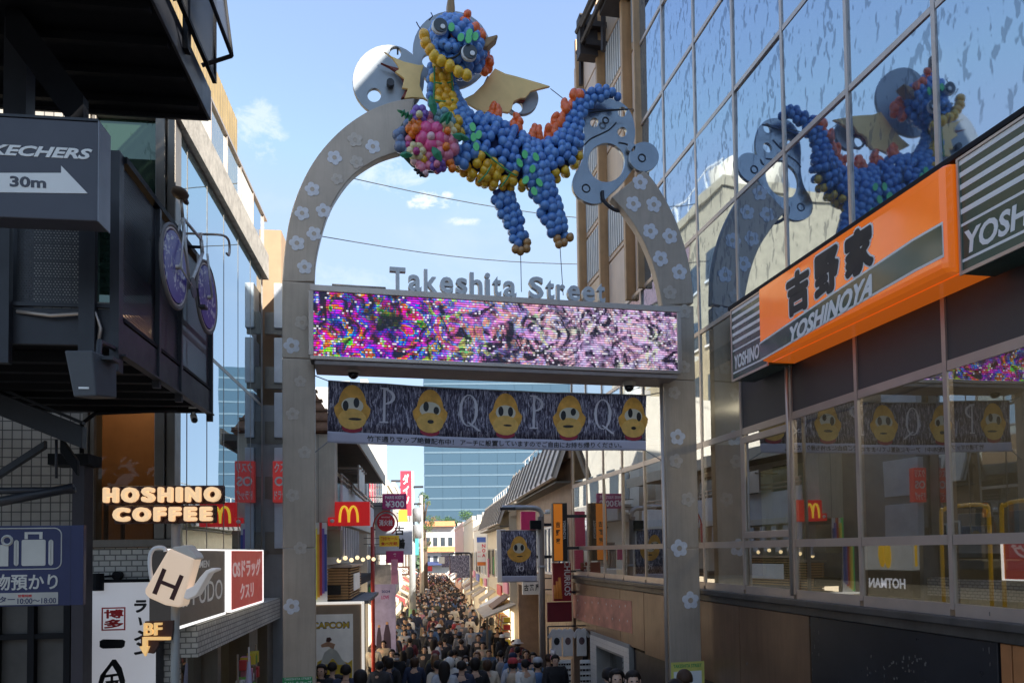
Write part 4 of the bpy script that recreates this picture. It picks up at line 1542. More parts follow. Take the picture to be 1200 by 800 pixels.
brush([(132, 772), (136, 772), (143, 782), (147, 797), (146, 808), (142, 812), (141, 800), (138, 789), (132, 779), (125, 788), (121, 800), (118, 812), (114, 806), (118, 790), (126, 780)])
brush([(122, 790), (141, 788), (141, 791), (123, 793)])
brush([(130, 790), (133, 790), (133, 812), (130, 812)])
brush([(124, 797), (140, 796), (139, 799), (125, 800)])
brush([(125, 797), (128, 797), (129, 808), (126, 808)])
brush([(136, 797), (139, 797), (138, 808), (135, 808)])
for i, ch in enumerate('ラーメン'):
    if ch == 'ー':
        brush([(162, 723), (165, 724), (167, 732), (164, 733)])
    else:
        y0 = 703 + i * 16.5
        text(ch, BLK, rs, xx_(157), xx_(172 + i * 3), zz(y0 + 15), zz(y0), -.1205, .003, .0, 'brush_letter', .12, fat=.008)
lampm = B().tube([(xx_(135), -.02, zz(674)), (xx_(135), -.10, zz(674))], .05, 10).tube([(xx_(135), -.08, zz(674)), (xx_(118), -.16, zz(675))], .012, 6).tube([(xx_(117), -.17, zz(691)), (xx_(117), -.17, zz(671))], .058, 12)
sp = thing('spotlight', 'small black cylinder spotlight above the tall white ramen light box', 'lamp', FW.moved(0, 0, -.2))
lampm.obj('lamp_body', BLACKM, sp, True).data.shade_flat()

# shop fascia on the street side: two light boxes edged with white tubes
TUBE = mat('lit_tube', (.9, .9, .9), .4, emit=1.15, ec=(1, .97, .93))
fs_ = thing('shop_fascia', 'black and red illuminated shop fascia boxes with bright white tube edges, lower left', 'sign', Fr(FG.o.x, FG.o.y, 2.18, FG.a))
OFF = .22
Yp = lambda px: FG.at(px, 690, -OFF - .06)[0]
q0, q1, q2, q3 = Yp(208), Yp(264), Yp(271), Yp(308.5)
DKB = mat('dark_brown_sign', (.055, .048, .045), .35, emit=.04, ec=(.5, .45, .42))
LRED = mat('lit_red_acrylic', (.60, .035, .035), .35, var=.05, emit=.16, ec=(1., .10, .09))
H_ = .77
bx('black_box', DKB, fs_, q0, q1 - .02, -OFF - .06, -.01, 0, H_)
bx('red_box', LRED, fs_, q2 + .02, q3 - .06, -OFF - .06, -.01, 0, H_)
bx('box_housing', FRAMEM, fs_, q0, q3, -OFF - .0, .0, -.05, -.004)
tb = B()
for (a0, a1, z0, z1) in ((q0, q1, -.03, .0), (q1 - .018, q2 - .02, 0, H_), (q2, q3, -.03, .0), (q3 - .055, q3, 0, H_), (q0, q3, H_ + .002, H_ + .02)):
    tb.box(a0, a1, -OFF - .066, -OFF + .05, z0 + .001, z1 - .001)
tb.obj('light_tube', TUBE, fs_)
yS = -OFF - .06
PALEL = mat('pale_sign_print', (.62, .60, .57), .5, emit=.18)
text('RAMEN', PALEL, fs_, Yp(226), Yp(245), .58, .66, yS, .003, .01)
text('IPPUDO', PALEL, fs_, Yp(214), Yp(260.5), .18, .42, yS, .003, .0, space=1.05)
PINKL = mat('pale_pink_print', (.80, .55, .52), .5, emit=.3)
text('OSドラッグ', PINKL, fs_, Yp(272.5), Yp(305), .40, .66, yS, .004, .035)
text('クスリ', PINKL, fs_, Yp(281.5), Yp(297), .10, .32, yS, .004, .03)
# lintel band of tiles and the shop opening under it
bx('tiled_lintel', WTILE, lb, -.25, .24, .0, yE, 1.76, 2.12)
bx('shop_back_wall', mat('shop_interior_wall', (.42, .33, .16), .8, var=.3, emit=.10, ec=(1, .8, .4)), lb, -1.7, -1.6, .3, yE - .3, -.6, 1.75)
for y in (gy(246), gy(284), gy(306)):
    bx('shopfront_column', FRAMEM, lb, -.2, .1, y, y + (.16 if y < 3 else .6), -.8, 1.755)
bx('shop_window', SHOPG, lb, -.10, -.085, .1, gy(244), -.6, 1.75)
# goods in the opening
gd = thing('goods_rack', 'crowded wire rack of small colourful goods in the drugstore opening, lower left', 'rack', Fr(FG.o.x, FG.o.y, -.9, FG.a).moved(gy(275), -.18, 0))
gb = B()
gcols = [mat('goods_' + n_, c_, .5) for n_, c_ in (('yellow', (.7, .55, .06)), ('white', (.7, .7, .68)), ('red', (.55, .05, .05)), ('lime', (.2, .5, .08)), ('brown', (.2, .12, .06)), ('pink', (.65, .25, .35)))]
B().box(-.6, .6, -.02, .02, 0, .03).tube([(-.58, 0, 0), (-.58, 0, 2.4)], .015, 6).tube([(.58, 0, 0), (.58, 0, 2.4)], .015, 6).box(-.6, .6, -.01, .01, 1.5, 1.53).box(-.6, .6, -.01, .01, 1.0, 1.03).box(-.6, .6, -.01, .01, 2.0, 2.03).obj('rack_frame', ALU, gd)
for i in range(90):
    gb.cur = brnd.randrange(6)
    x, z = brnd.uniform(-.55, .5), .3 + brnd.randrange(9) * .23
    gb.box(x, x + brnd.uniform(.06, .13), -.06, .06, z, z + brnd.uniform(.1, .2))
o = gb.obj('goods', gcols, gd)
o['kind'] = 'stuff'
UMB = mat('folded_lilac_umbrella', (.46, .42, .55), .7)
ub = thing('folded_umbrella', 'folded lilac umbrella standing in front of the drugstore goods', 'umbrella', Fr(FG.o.x, FG.o.y, -.5, FG.a).moved(gy(263), -.33, 0))
B().lathe([(.02, 0), (.05, .3), (.075, .9), (.055, 1.5), (.02, 1.9)], n=10).obj('canopy', UMB, ub, True)
B().tube([(0, 0, -.3), (0, 0, 2.1)], .014, 6).obj('pole', ALU, ub, True)

# ------------------------------------------------------------------ left: black steel balcony building
FB = Fr(-2.86, 5.36, 0, AL)
FS = Fr(-2.86, 5.36, 0, AL + math.pi / 2)
PERF, T = custom('perforated_metal')
co = T.n('TexCoord').outputs['Object']
s_ = T.sep(co)
xh = T.math('MULTIPLY', T.math('ADD', s_[0], s_[1]), 46.)
zh = T.math('MULTIPLY', s_[2], 53.)
par = T.math('MULTIPLY', T.math('MODULO', T.math('FLOOR', zh), 2.), .5)
fx = T.math('SUBTRACT', T.math('FRACT', T.math('ADD', T.math('ADD', xh, 1000.), par)), .5)
fz = T.math('SUBTRACT', T.math('FRACT', T.math('ADD', zh, 1000.)), .5)
dd = T.math('ADD', T.math('MULTIPLY', fx, fx), T.math('MULTIPLY', fz, fz))
hole = T.math('LESS_THAN', dd, .085)
pr = T.n('BsdfPrincipled', i_Roughness=.45, i_Metallic=.2)
T.put(pr, 'Base Color', (.05, .053, .06, 1))
tr = T.n('BsdfTransparent')
mx = T.n('MixShader')
T.put(mx, 0, hole)
T.put(mx, 1, pr)
T.put(mx, 2, tr)
out(T, mx)
sb_ = thing('steel_balcony_building', 'black steel building with two mesh railed balconies hanging over the street, far left', 'building', FB)
XL = -5.2
bx('lower_deck', BLACKM, sb_, XL, -.02, .02, 2.36, 4.46, 4.60)
for i in range(7):
    bx('joist', BLACKM, sb_, XL, -.03, .25 + i * .33, .33 + i * .33, 4.37, 4.455)
bx('front_fascia', GREYM, sb_, XL, -.012, -.012, .018, 4.43, 4.70, .006)
bx('side_fascia', GREYM, sb_, -.018, .012, .0, 2.38, 4.36, 4.62, .006)
bx('side_flange', GREYM, sb_, .012, .05, .0, 2.38, 4.36, 4.375)
# screens
hr = 5.82
for px in (-30, 8, 107):
    x = FB.at(px, 300)[0]
    bx('post', GREYM, sb_, x - .05, x + .05, -.055, -.013, 4.28, hr)
    bx('post_flange', GREYM, sb_, x - .055, x + .055, -.075, -.057, 4.28, hr)
xf0, xf1 = FB.at(20, 300)[0], FB.at(104, 300)[0]
bx('mesh_panel', PERF, sb_, xf0, xf1, .0, .003, 4.74, hr)
bx('mesh_panel', PERF, sb_, XL, xf0 - .12, .0, .003, 4.74, hr)
bx('rail', GREYM, sb_, XL, -.03, -.03, .0, 4.705, 4.735)
bx('rail', GREYM, sb_, XL, -.03, -.03, .03, hr, hr + .05)
bx('corner_post', GREYM, sb_, -.05, .014, -.035, .05, 4.24, hr + .05)
ypo = [FS.at(px, 300)[0] for px in (137, 184, 210, 246)]
for i in range(3):
    bx('mesh_panel', PERF, sb_, -.006, -.003, ypo[i] + .04, ypo[i + 1] - .03, 4.66, hr - .02)
    bx('post', GREYM, sb_, -.03, .03, ypo[i + 1] - .022, ypo[i + 1] + .022, 4.3, hr + .02)
bx('handrail', BLACKM, sb_, -.03, .035, .052, 2.38, hr, hr + .05)
bx('rail', BLACKM, sb_, -.022, .02, .05, 2.36, 4.63, 4.655)
bx('rail', GREYM, sb_, -.045, -.02, .05, 2.36, 5.1, 5.13)
# upper deck
zu = 7.5
bx('upper_deck', BLACKM, sb_, XL, .0, -1.9, 2.30, zu + .02, zu + .16)
for i in range(9):
    bx('joist', BLACKM, sb_, XL, -.02, -1.6 + i * .45, -1.54 + i * .45, zu - .06, zu + .018)
bx('upper_fascia', GREYM, sb_, .002, .03, -1.9, 2.32, zu - .02, zu + .30, .006)
bx('upper_end_fascia', GREYM, sb_, XL, .0, 2.302, 2.33, zu - .02, zu + .3)
for i in range(4):
    y0, y1 = -1.6 + i * .95, -1.6 + i * .95 + .9
    bx('mesh_panel', PERF, sb_, .10, .103, y0 + .03, y1, zu + .36, zu + 1.35)
    fr_ = B().box(.08, .12, y0, y0 + .035, zu + .3, zu + 1.4).box(.08, .12, y1, y1 + .035, zu + .3, zu + 1.4).box(.08, .12, y0 + .036, y1 - .001, zu + .3, zu + .34).box(.08, .12, y0 + .036, y1 - .001, zu + 1.36, zu + 1.4)
    fr_.box(.031, .079, y0 + .1, y0 + .2, zu + .1, zu + .45)
    fr_.obj('railing_frame', BLACKM, sb_)
# outrigger frame that leans out over the street
of = B()
for y in (1.0, 1.9):
    of.tube([(.05, y, zu + .3), (.34, y, zu + .42)], .02, 6).tube([(.34, y, zu + .42), (.20, y, zu + 1.6)], .02, 6)
of.tube([(.34, 1.0, zu + .42), (.34, 1.9, zu + .42)], .02, 6).tube([(.20, 1.0, zu + 1.6), (.20, 1.9, zu + 1.6)], .02, 6)
of.obj('outrigger_frame', BLACKM, sb_)
B().hexa([(.335, 1.03, zu + .45), (.338, 1.03, zu + .45), (.338, 1.87, zu + .45), (.335, 1.87, zu + .45), (.195, 1.03, zu + 1.57), (.198, 1.03, zu + 1.57), (.198, 1.87, zu + 1.57), (.195, 1.87, zu + 1.57)]).obj('mesh_panel', PERF, sb_)
# structure above and behind the lower deck
x = FB.at(21, 100, 1.0)[0]
bx('column', GREYM, sb_, x - .09, x + .09, .95, 1.1, 4.6, zu)
a, c_ = FB.at(10, 20, .9), FB.at(100, 142, .9)
B().hexa([(a[0], .86, a[1] - .2), (c_[0], .86, c_[1] - .2), (c_[0], .96, c_[1] - .2), (a[0], .96, a[1] - .2), (a[0], .86, a[1] + .2), (c_[0], .86, c_[1] + .2), (c_[0], .96, c_[1] + .2), (a[0], .96, a[1] + .2)]).obj('diagonal_beam', BLACKM, sb_)
x2 = FB.at(98, 650, 1.9)[0]
x3 = FB.at(84, 650, 1.9)[0]
bx('column', mat('dark_plum_column', (.04, .034, .045), .5), sb_, x3, x2, 1.9, 2.1, -.2, FB.at(90, 545, 1.9)[1])
bx('column_bracket', BLACKM, sb_, x3 - .2, x2 + .06, 1.85, 2.15, FB.at(90, 545, 1.9)[1] + .002, FB.at(90, 532, 1.9)[1])


def beam(parent, p0, p1, y, w_, h_, mt, name='beam', fr=FB):
    a, c_ = fr.at(*p0, y), fr.at(*p1, y)
    return B().hexa([(a[0], y, a[1] - h_ / 2), (c_[0], y, c_[1] - h_ / 2), (c_[0], y + w_, c_[1] - h_ / 2), (a[0], y + w_, a[1] - h_ / 2),
                     (a[0], y, a[1] + h_ / 2), (c_[0], y, c_[1] + h_ / 2), (c_[0], y + w_, c_[1] + h_ / 2), (a[0], y + w_, a[1] + h_ / 2)]).obj(name, mt, parent, bevel=.006)


beam(sb_, (-60, 450), (96, 512), 1.3, .1, .20, GREYM, 'stair_stringer')
beam(sb_, (-60, 430), (96, 495), 1.34, .08, .03, GREYM, 'stair_rail')
beam(sb_, (-10, 560), (52, 520), 1.5, .06, .07, GREYM, 'diagonal_strut')
beam(sb_, (70, 520), (90, 548), 1.45, .06, .14, BLACKM, 'gusset')
pp = B()
for (p0, p1, r_) in (((-30, 593), (86, 571), .042), ((-30, 575), (88, 574), .03), ((66, 515), (66, 560), .012)):
    a, c_ = FB.at(*p0, 1.2), FB.at(*p1, 1.2)
    pp.tube([(a[0], 1.2, a[1]), (c_[0], 1.2, c_[1])], r_, 8)
pp.obj('pipe_rail', GREYM, sb_, True)
bx('roller_shutter', mat('dark_louvre_shutter', (.075, .07, .065), .5, var=.25, vs=3), sb_, XL, x3 - .02, 2.2, 2.3, -.2, FB.at(40, 700, 2.2)[1])
for i in range(3):
    xq = FB.at(-4 + i * 42, 700, 2.15)[0]
    bx('shutter_rail', BLACKM, sb_, xq - .03, xq + .03, 2.12, 2.19, -.2, FB.at(40, 700, 2.15)[1])
bx('shutter_head', BLACKM, sb_, XL, x3, 2.13, 2.19, FB.at(40, 746, 2.15)[1] - .02, FB.at(40, 746, 2.15)[1] + .03)
# conduit along the edge of the soffit
a, c_, e_ = FB.at(96, 496, 2.2), FB.at(112, 484, 2.2), FB.at(203, 480, 2.2)
B().tube([(a[0], 2.2, a[1] - .3), (a[0], 2.2, a[1]), (c_[0], 2.2, c_[1]), (e_[0], 2.2, e_[1]), (e_[0] + .04, 2.2, 4.4)], .022, 8).obj('conduit', BLACKM, sb_, True)
B().tube([(FB.at(20, 362, -.03)[0], -.03, 4.66), (FB.at(60, 365, -.05)[0], -.05, 4.63), (FB.at(112, 361, -.05)[0], -.05, 4.66), (FB.at(118, 385, -.04)[0], -.04, 4.55), (FB.at(114, 400, -.03)[0], -.03, 4.40)], .014, 6).obj('cable', ALU, sb_, True)

# arrow sign box
AS = Fr(0, 4.95, 0, AL)
a, c_ = AS.at(-60, 252), AS.at(115, 143)
asg = thing('arrow_sign', 'large dark grey box sign with white wordmark and 30m arrow, left edge', 'sign', AS.moved(0, 0, a[1]))
NAVY = mat('charcoal_navy_sign', (.058, .06, .08), .4, var=.1)
hs_ = c_[1] - a[1]
bx('sign_box', NAVY, asg, a[0], c_[0], .0, .17, 0, hs_, .006)
bx('side_plate', mat('grey_sign_side', (.20, .21, .24), .4, .2), asg, c_[0] + .001, c_[0] + .008, -.004, .175, -.004, hs_ + .006)
bx('top_edge', GREYM, asg, a[0], c_[0], -.006, .17, hs_ + .001, hs_ + .018)
g0 = AS.at(-27, 183)
g1 = AS.at(108.5, 171.5)
text('SKECHERS', WHT, asg, g0[0], g1[0], AS.at(50, 184.5)[1] - a[1], AS.at(50, 172)[1] - a[1], -.0, .004, .035, shear=.3)
L_ = lambda px, py: (AS.at(px, py)[0], AS.at(px, py)[1] - a[1])
B().poly([L_(-50, 203), L_(72, 203), L_(72, 194.5), L_(103, 227), L_(-50, 225)], -.004, -.0002).obj('arrow', WHT, asg)
text('30m', NAVY, asg, L_(12, 215)[0], L_(54.5, 215)[0], L_(30, 220)[1], L_(30, 207.5)[1], -.004, .003, .03)

# loudspeaker, camera, bulb under the soffit
lsp = thing('loudspeaker', 'dark grey wedge shaped loudspeaker under the black balcony soffit', 'loudspeaker', FB.moved(FB.at(97, 430, -.42)[0], -.42, FB.at(97, 462, -.42)[1]))
o0 = FB.at(97, 462, -.42)
P_ = lambda px, py: (FB.at(px, py, -.42)[0] - o0[0], FB.at(px, py, -.42)[1] - o0[1])
c = [P_(86, 465), P_(113, 464), P_(108, 410), P_(75, 410)]
cb2 = B().hexa([(c[0][0], 0, c[0][1]), (c[1][0] + .00, 0, c[1][1]), (c[1][0] + .05, .22, c[1][1] + .03), (c[0][0] + .03, .22, c[0][1] + .03),
                (c[3][0], 0, c[3][1]), (c[2][0], 0, c[2][1]), (c[2][0] + .06, .26, c[2][1] + .0), (c[3][0] + .05, .26, c[3][1])])
cb2.obj('cabinet', mat('speaker_grey', (.075, .078, .085), .55), lsp, bevel=.012)
B().box(c[0][0] + .035, c[0][0] + .10, -.006, .0, c[0][1] + .055, c[0][1] + .068).obj('badge', WHT, lsp)
B().tube([(.05, .12, .28), (.05, .14, .40), (.05, .40, .42)], .02, 6).box(-.03, .16, .08, .2, .26, .285).obj('bracket', GREYM, lsp)
for (px, py, lab) in ((142, 421, 'white bullet security camera under the balcony beside the loudspeaker'), (227, 480, 'small white lamp under the far corner of the balcony')):
    yy_ = .9 if px < 200 else 2.25
    a2 = FB.at(px, py, yy_)
    th = thing('security_camera' if px < 200 else 'soffit_lamp', lab, 'camera' if px < 200 else 'lamp', FB.moved(a2[0], yy_, a2[1] - .12))
    B().tube([(0, 0, .13), (0, 0, .05)], .014, 6).lathe([(.05, .13), (.05, .145)], n=10).obj('mount', WHITE, th, True)
    B().tube([(-.02, .06, .07), (.03, -.08, .0)], .034, 10).obj('body', WHITE, th, True)
    B().tube([(.0305, -.0805, -.0003), (.036, -.092, -.003)], .026, 10).obj('lens', BLK, th, True)

# luggage storage sign
LS = Fr(0, 5.9, 0, AL)
a = LS.at(-70, 712)
c_ = LS.at(98, 615)
lg = thing('luggage_sign', 'blue luggage storage sign with suitcase pictogram and opening hours strip', 'sign', LS.moved(0, 0, a[1]))
L_ = lambda px, py: (LS.at(px, py)[0], LS.at(px, py)[1] - a[1])
BLUES = mat('navy_blue_sign', (.022, .028, .085), .4, var=.12)
GRYP = mat('pale_grey_print', (.50, .48, .43), .5)
bx('panel', BLUES, lg, a[0], c_[0], 0, .05, 0, c_[1] - a[1], .004)
bx('panel_joint', mat('navy_dark_edge', (.02, .025, .07), .5), lg, L_(82, 650)[0], L_(82, 650)[0] + .006, -.0012, 0.0, 0.004, c_[1] - a[1] - .004)


def rrect(x0, x1, z0, z1, r, n=5):
    res = []
    for (cx_, cz_, q0_) in ((x1 - r, z1 - r, 0), (x0 + r, z1 - r, 90), (x0 + r, z0 + r, 180), (x1 - r, z0 + r, 270)):
        for k in range(n + 1):
            q = R(q0_ + 90 * k / n)
            res.append((cx_ + r * math.cos(q), cz_ + r * math.sin(q)))
    return res


fr0 = rrect(L_(-60, 0)[0], L_(72, 640)[0], L_(0, 667)[1], L_(0, 619)[1], .05)
ti = B()
ti.tube([(p_[0], -.001, p_[1]) for p_ in fr0], .004, 4, True)
ti.obj('pictogram_frame', GRYP, lg)
b_ = B()
for (x0, x1, y0, y1, r_) in ((25.5, 53.5, 632, 662.5, .012), (16.5, 22, 632, 662.5, .02), (57, 62.5, 632, 662.5, .02)):
    b_.poly(rrect(L_(x0, 650)[0], L_(x1, 650)[0], L_(40, y1)[1], L_(40, y0)[1], r_), -.003, -.0005)
hx0, hx1 = L_(29, 630)[0], L_(50, 630)[0]
h0, h1 = L_(40, 631.2)[1], L_(40, 623)[1]
b_.box(hx0, hx0 + .022, -.003, -.0005, h0, h1).box(hx1 - .022, hx1, -.003, -.0005, h0, h1).box(hx0 + .023, hx1 - .023, -.003, -.0005, h1 - .016, h1)
b_.obj('suitcase_pictogram', GRYP, lg)
k_ = B()
kc = L_(8.5, 633)
k_.tube([(kc[0] + .033 * math.cos(t), -.002, kc[1] + .033 * math.sin(t)) for t in [i * math.pi / 6 for i in range(12)]], .010, 4, True)
k_.box(L_(7, 0)[0], L_(10, 650)[0], -.003, -.0005, L_(8, 663)[1], L_(8, 638)[1]).box(L_(1, 0)[0], L_(6.9, 0)[0], -.003, -.0005, L_(8, 662)[1], L_(8, 659)[1]).box(L_(2, 0)[0], L_(6.9, 0)[0], -.003, -.0005, L_(8, 656)[1], L_(8, 653)[1])
k_.obj('key_pictogram', GRYP, lg)
text('荷物預かり', GRYP, lg, L_(-27, 680)[0], L_(68, 680)[0], L_(30, 691)[1], L_(30, 672)[1], -.0005, .003, .018)
bx('hours_strip', mat('strip_grey', (.40, .38, .34), .5), lg, L_(-60, 0)[0], L_(74, 0)[0], -.003, -.0005, L_(30, 708)[1], L_(30, 694)[1])
text('センター', BLUES, lg, L_(-13, 0)[0], L_(25, 0)[0], L_(30, 705)[1], L_(30, 698)[1], -.003, .002, .02)
text('10:00～18:00', BLUES, lg, L_(28, 0)[0], L_(72, 0)[0], L_(30, 707)[1], L_(30, 700.5)[1], -.003, .002, .01)
text('営業時間', RED, lg, L_(28.5, 0)[0], L_(44, 0)[0], L_(30, 699.3)[1], L_(30, 696.2)[1], -.003, .002, .01)

# ------------------------------------------------------------------ coffee house pole sign
CF = Fr(0, 6.7, 0, R(4))
WARM = mat('lit_letter_acrylic', (.55, .38, .20), .5, var=.03, emit=.74, ec=(1., .68, .39))
LBK = mat('dark_brown_backing', (.06, .022, .015), .45)
p0 = CF.at(205.5, 700)
cg = CF.moved(p0[0], 0, -.2)
cs = thing('coffee_sign', 'lit coffee house letters in two rows on a grey pole, with a kettle below', 'sign', cg)
L_ = lambda px, py, y=0.: (cg.at(px, py, y)[0], cg.at(px, py, y)[1])
B().tube([(0, .0, 0), (0, .0, L_(205, 612)[1])], .036, 12).obj('pole', mat('grey_pole_paint', (.30, .30, .28), .5, .2), cs, True)
letters('HOSHINO', WARM, cs, L_(131, 0)[0], L_(262.5, 0)[0], L_(195, 589)[1], L_(195, 571.5)[1], -.06, .05, fat=.011, backing=LBK, gap=.26)
letters('COFFEE', WARM, cs, L_(142, 0)[0], L_(253, 0)[0], L_(195, 611)[1], L_(195, 594.5)[1], -.06, .05, fat=.011, backing=LBK, gap=.26)
B().box(L_(128, 0)[0], L_(265, 0)[0], -.035, -.008, L_(195, 591)[1], L_(195, 569)[1]).box(L_(139, 0)[0], L_(256, 0)[0], -.035, -.008, L_(195, 613.2)[1], L_(195, 592)[1]).obj('letter_board', LBK, cs, bevel=.02)
bx('bracket', GREYM, cs, -.05, .05, -.007, .05, L_(205, 608)[1], L_(205, 580)[1])
# kettle: a thick lit plate in the shape of a coffee pot with an H
KET = mat('lit_kettle_acrylic', (.72, .50, .36), .4, var=.04, emit=.42, ec=(1., .78, .58))
kp = thing('kettle_sign', 'tilted cream kettle shaped lit sign marked with a dark H', 'sign', cg)
KP = lambda pts: [L_(*q_, -.1) for q_ in pts]
B().poly(KP([(203, 642), (231.5, 654), (230, 657), (216, 708), (213, 711), (196, 708), (178, 700), (172.5, 695), (173, 689), (199, 645)]), -.16, .03).obj('kettle_body', KET, kp, bevel=.02)
B().poly(KP([(206, 640), (214, 639.5), (218, 638), (223, 639), (224, 642), (231, 648), (234, 654), (231, 655.5), (203, 643)]), -.155, .025).obj('lid', mat('kettle_lid_grey', (.50, .47, .43), .4, emit=.1), kp, bevel=.02)
sp_ = [(215, 699), (222, 702), (232, 697), (240, 683), (247, 671), (255, 668), (255.5, 665.5), (250, 665), (243, 668), (236, 676), (229, 686), (220, 690)]
B().poly(KP(sp_), -.15, .0).obj('spout', mat('kettle_spout_white', (.76, .70, .66), .4, emit=.2), kp, bevel=.015)
hp = [L_(194, 646, -.07), L_(193, 642.5, -.07), L_(187, 641, -.07), L_(180, 643, -.07), L_(176, 650, -.07), L_(175.5, 662, -.07), L_(177, 674, -.07), L_(179, 682, -.07)]
B().tube([(q_[0], -.07, q_[1]) for q_ in smooth_pts(hp, 4)], .018, 8).obj('handle', mat('kettle_handle', (.72, .71, .70), .35), kp, True)
HB_ = mat('dark_brown_letter', (.075, .022, .02), .5)
hb = B()
hb.poly(KP([(194, 665), (198.5, 667), (187, 696), (182, 694)]), -.166, -.1605)
hb.poly(KP([(214, 672.5), (218.5, 674.5), (207, 702.5), (202, 700.5)]), -.166, -.1605)
hb.poly(KP([(193, 679), (210.5, 686), (208.8, 690), (191.3, 683)]), -.1665, -.1605)
hb.obj('letter', HB_, kp)
# basement arrow
bf = thing('basement_arrow_sign', 'small lit BF sign with a bent arrow on the coffee pole', 'sign', cg)
B().poly(KP([(168, 728), (201, 727), (201, 738), (199, 750), (184, 752), (184, 756), (178, 766), (164, 764), (163, 745), (169, 744)]), -.07, -.036).obj('backing', LBK, bf)
AMB = mat('lit_amber_acrylic', (.55, .40, .18), .4, emit=.62, ec=(1., .60, .22))
text('BF', AMB, bf, L_(171.5, 0, -.1)[0], L_(191.5, 0, -.1)[0], L_(180, 744, -.1)[1], L_(180, 729.5, -.1)[1], -.07, .035, .02)
B().poly(KP([(167, 746), (199, 746), (199, 749.5), (172, 749.5), (172, 757), (174.5, 757), (170, 768.5), (163.5, 757), (167, 757)]), -.105, -.0705).obj('arrow', AMB, bf)

# ------------------------------------------------------------------ racing bicycle hung on the balcony rail
BO = -.16
bkF = FS.moved(0, BO, 0)
cr_, cf_ = bkF.at(206.5, 315), bkF.at(240.5, 347)
rw_ = .335
cmid = ((cr_[0] + cf_[0]) / 2, (cr_[1] + cf_[1]) / 2)
dxy = Vector((cf_[0] - cr_[0], cf_[1] - cr_[1]))
sl = math.atan2(dxy.y, dxy.x)
bk = thing('bicycle', 'old white racing bicycle with purple disc wheels hung on the balcony rail', 'bicycle', bkF.moved(cmid[0], 0, cmid[1]))
wb = max(.95, dxy.length)
PURP, T = custom('purple_printed_disc')
co = T.n('TexCoord').outputs['Object']
vz = T.n('TexVoronoi', feature='DISTANCE_TO_EDGE', i_Scale=14.)
T.put(vz, 'Vector', T.map(co, (1, 1, 1.5)))
nn = T.noise(co, 9., 4., .6, 1.2)
p = T.n('BsdfPrincipled', i_Roughness=.4)
T.put(p, 'Base Color', T.mix(T.ramp(nn.outputs[0], [(.54, (0, 0, 0)), (.58, (1, 1, 1))]), (.085, .065, .36), (.62, .60, .70)))
out(T, p)
RUST = mat('worn_white_tube', (.66, .64, .62), .4, .2, var=.3, vs=9)
for s_ in (-1, 1):
    wc = (s_ * wb / 2 * math.cos(sl), 0, s_ * wb / 2 * math.sin(sl))
    wh = bpy.data.objects.new('wheel', B().tube([(rw_ * math.cos(t), 0, rw_ * math.sin(t)) for t in [i * math.pi / 16 for i in range(32)]], .016, 8, True).mesh('wheel', mat('grey_tyre', (.22, .20, .19), .8), True))
    link(wh, bk)
    wh.location = wc
    B().tube([((rw_ - .025) * math.cos(t), 0, (rw_ - .025) * math.sin(t)) for t in [i * math.pi / 16 for i in range(32)]], .012, 6, True).obj('rim', ALU, wh, True)
    B().tube([(0, -.012, 0), (0, .012, 0)], rw_ - .045, 28).obj('disc', PURP, wh)
    B().tube([(0, -.045, 0), (0, .045, 0)], .02, 10).obj('hub', ALU, wh, True)


def bp_(x, z):
    return (x * math.cos(sl) - z * math.sin(sl), -.0, x * math.sin(sl) + z * math.cos(sl))


rear, frt = bp_(-wb / 2, 0), bp_(wb / 2, 0)
bb_, seat, head, headb = bp_(-.08, -.06), bp_(-.22, .50), bp_(.33, .50), bp_(.36, .38)
fm_ = B()
for a_, c_, r_ in ((bb_, seat, .016), (seat, head, .014), (bb_, headb, .017), (head, headb, .018)):
    fm_.tube([a_, c_], r_, 8)
for dy in (-.05, .05):
    fm_.tube([(rear[0], dy, rear[2]), (bb_[0], dy * .6, bb_[2])], .01, 6).tube([(rear[0], dy, rear[2]), (seat[0], dy * .3, seat[2] - .03)], .009, 6)
    fm_.tube([(frt[0], dy, frt[2]), (headb[0], dy * .9, headb[2])], .011, 6)
fm_.obj('frame', RUST, bk, True)
st_ = bp_(-.255, .66)
B().tube([seat, st_], .013, 8).obj('seat_post', ALU, bk, True)
sd_ = B()
sd_.ball((st_[0] - .03, 0, st_[2] + .02), (.11, .07, .04), 10, 6).ball((st_[0] + .09, 0, st_[2] + .025), (.10, .028, .028), 8, 6)
sd_.obj('saddle', mat('worn_brown_leather', (.12, .075, .045), .6, var=.3), bk, True)
st0, st1 = bp_(.32, .55), bp_(.42, .58)
hbm = B().tube([head, st0, st1], .012, 8)
for dy in (-.2, .2):
    pts = [(st1[0], 0, st1[2]), (st1[0], dy * .8, st1[2]), (st1[0] + .09, dy, st1[2] + .0), (st1[0] + .15, dy, st1[2] - .05), (st1[0] + .13, dy, st1[2] - .14), (st1[0] + .04, dy, st1[2] - .16)]
    hbm.tube(smooth_pts(pts, 4), .012, 8)
hbm.obj('handlebar', ALU, bk, True)
ck = B().tube([(bb_[0], -.07, bb_[2]), (bb_[0] + .07, -.07, bb_[2] - .15)], .009, 6).tube([(bb_[0], .07, bb_[2]), (bb_[0] - .07, .07, bb_[2] + .15)], .009, 6).tube([(bb_[0], -.035, bb_[2]), (bb_[0], -.04, bb_[2])], .09, 16).box(bb_[0] + .02, bb_[0] + .12, -.13, -.07, bb_[2] - .16, bb_[2] - .14)
ck.obj('crankset', GREYM, bk)
brm = B().tube([bp_(-.22, .3), (bp_(-.22, .3)[0], -BO * 1.0 + .01, bp_(-.22, .3)[2])], .014, 6).tube([bp_(.3, .42), (bp_(.3, .42)[0], -BO + .01, bp_(.3, .42)[2])], .014, 6)
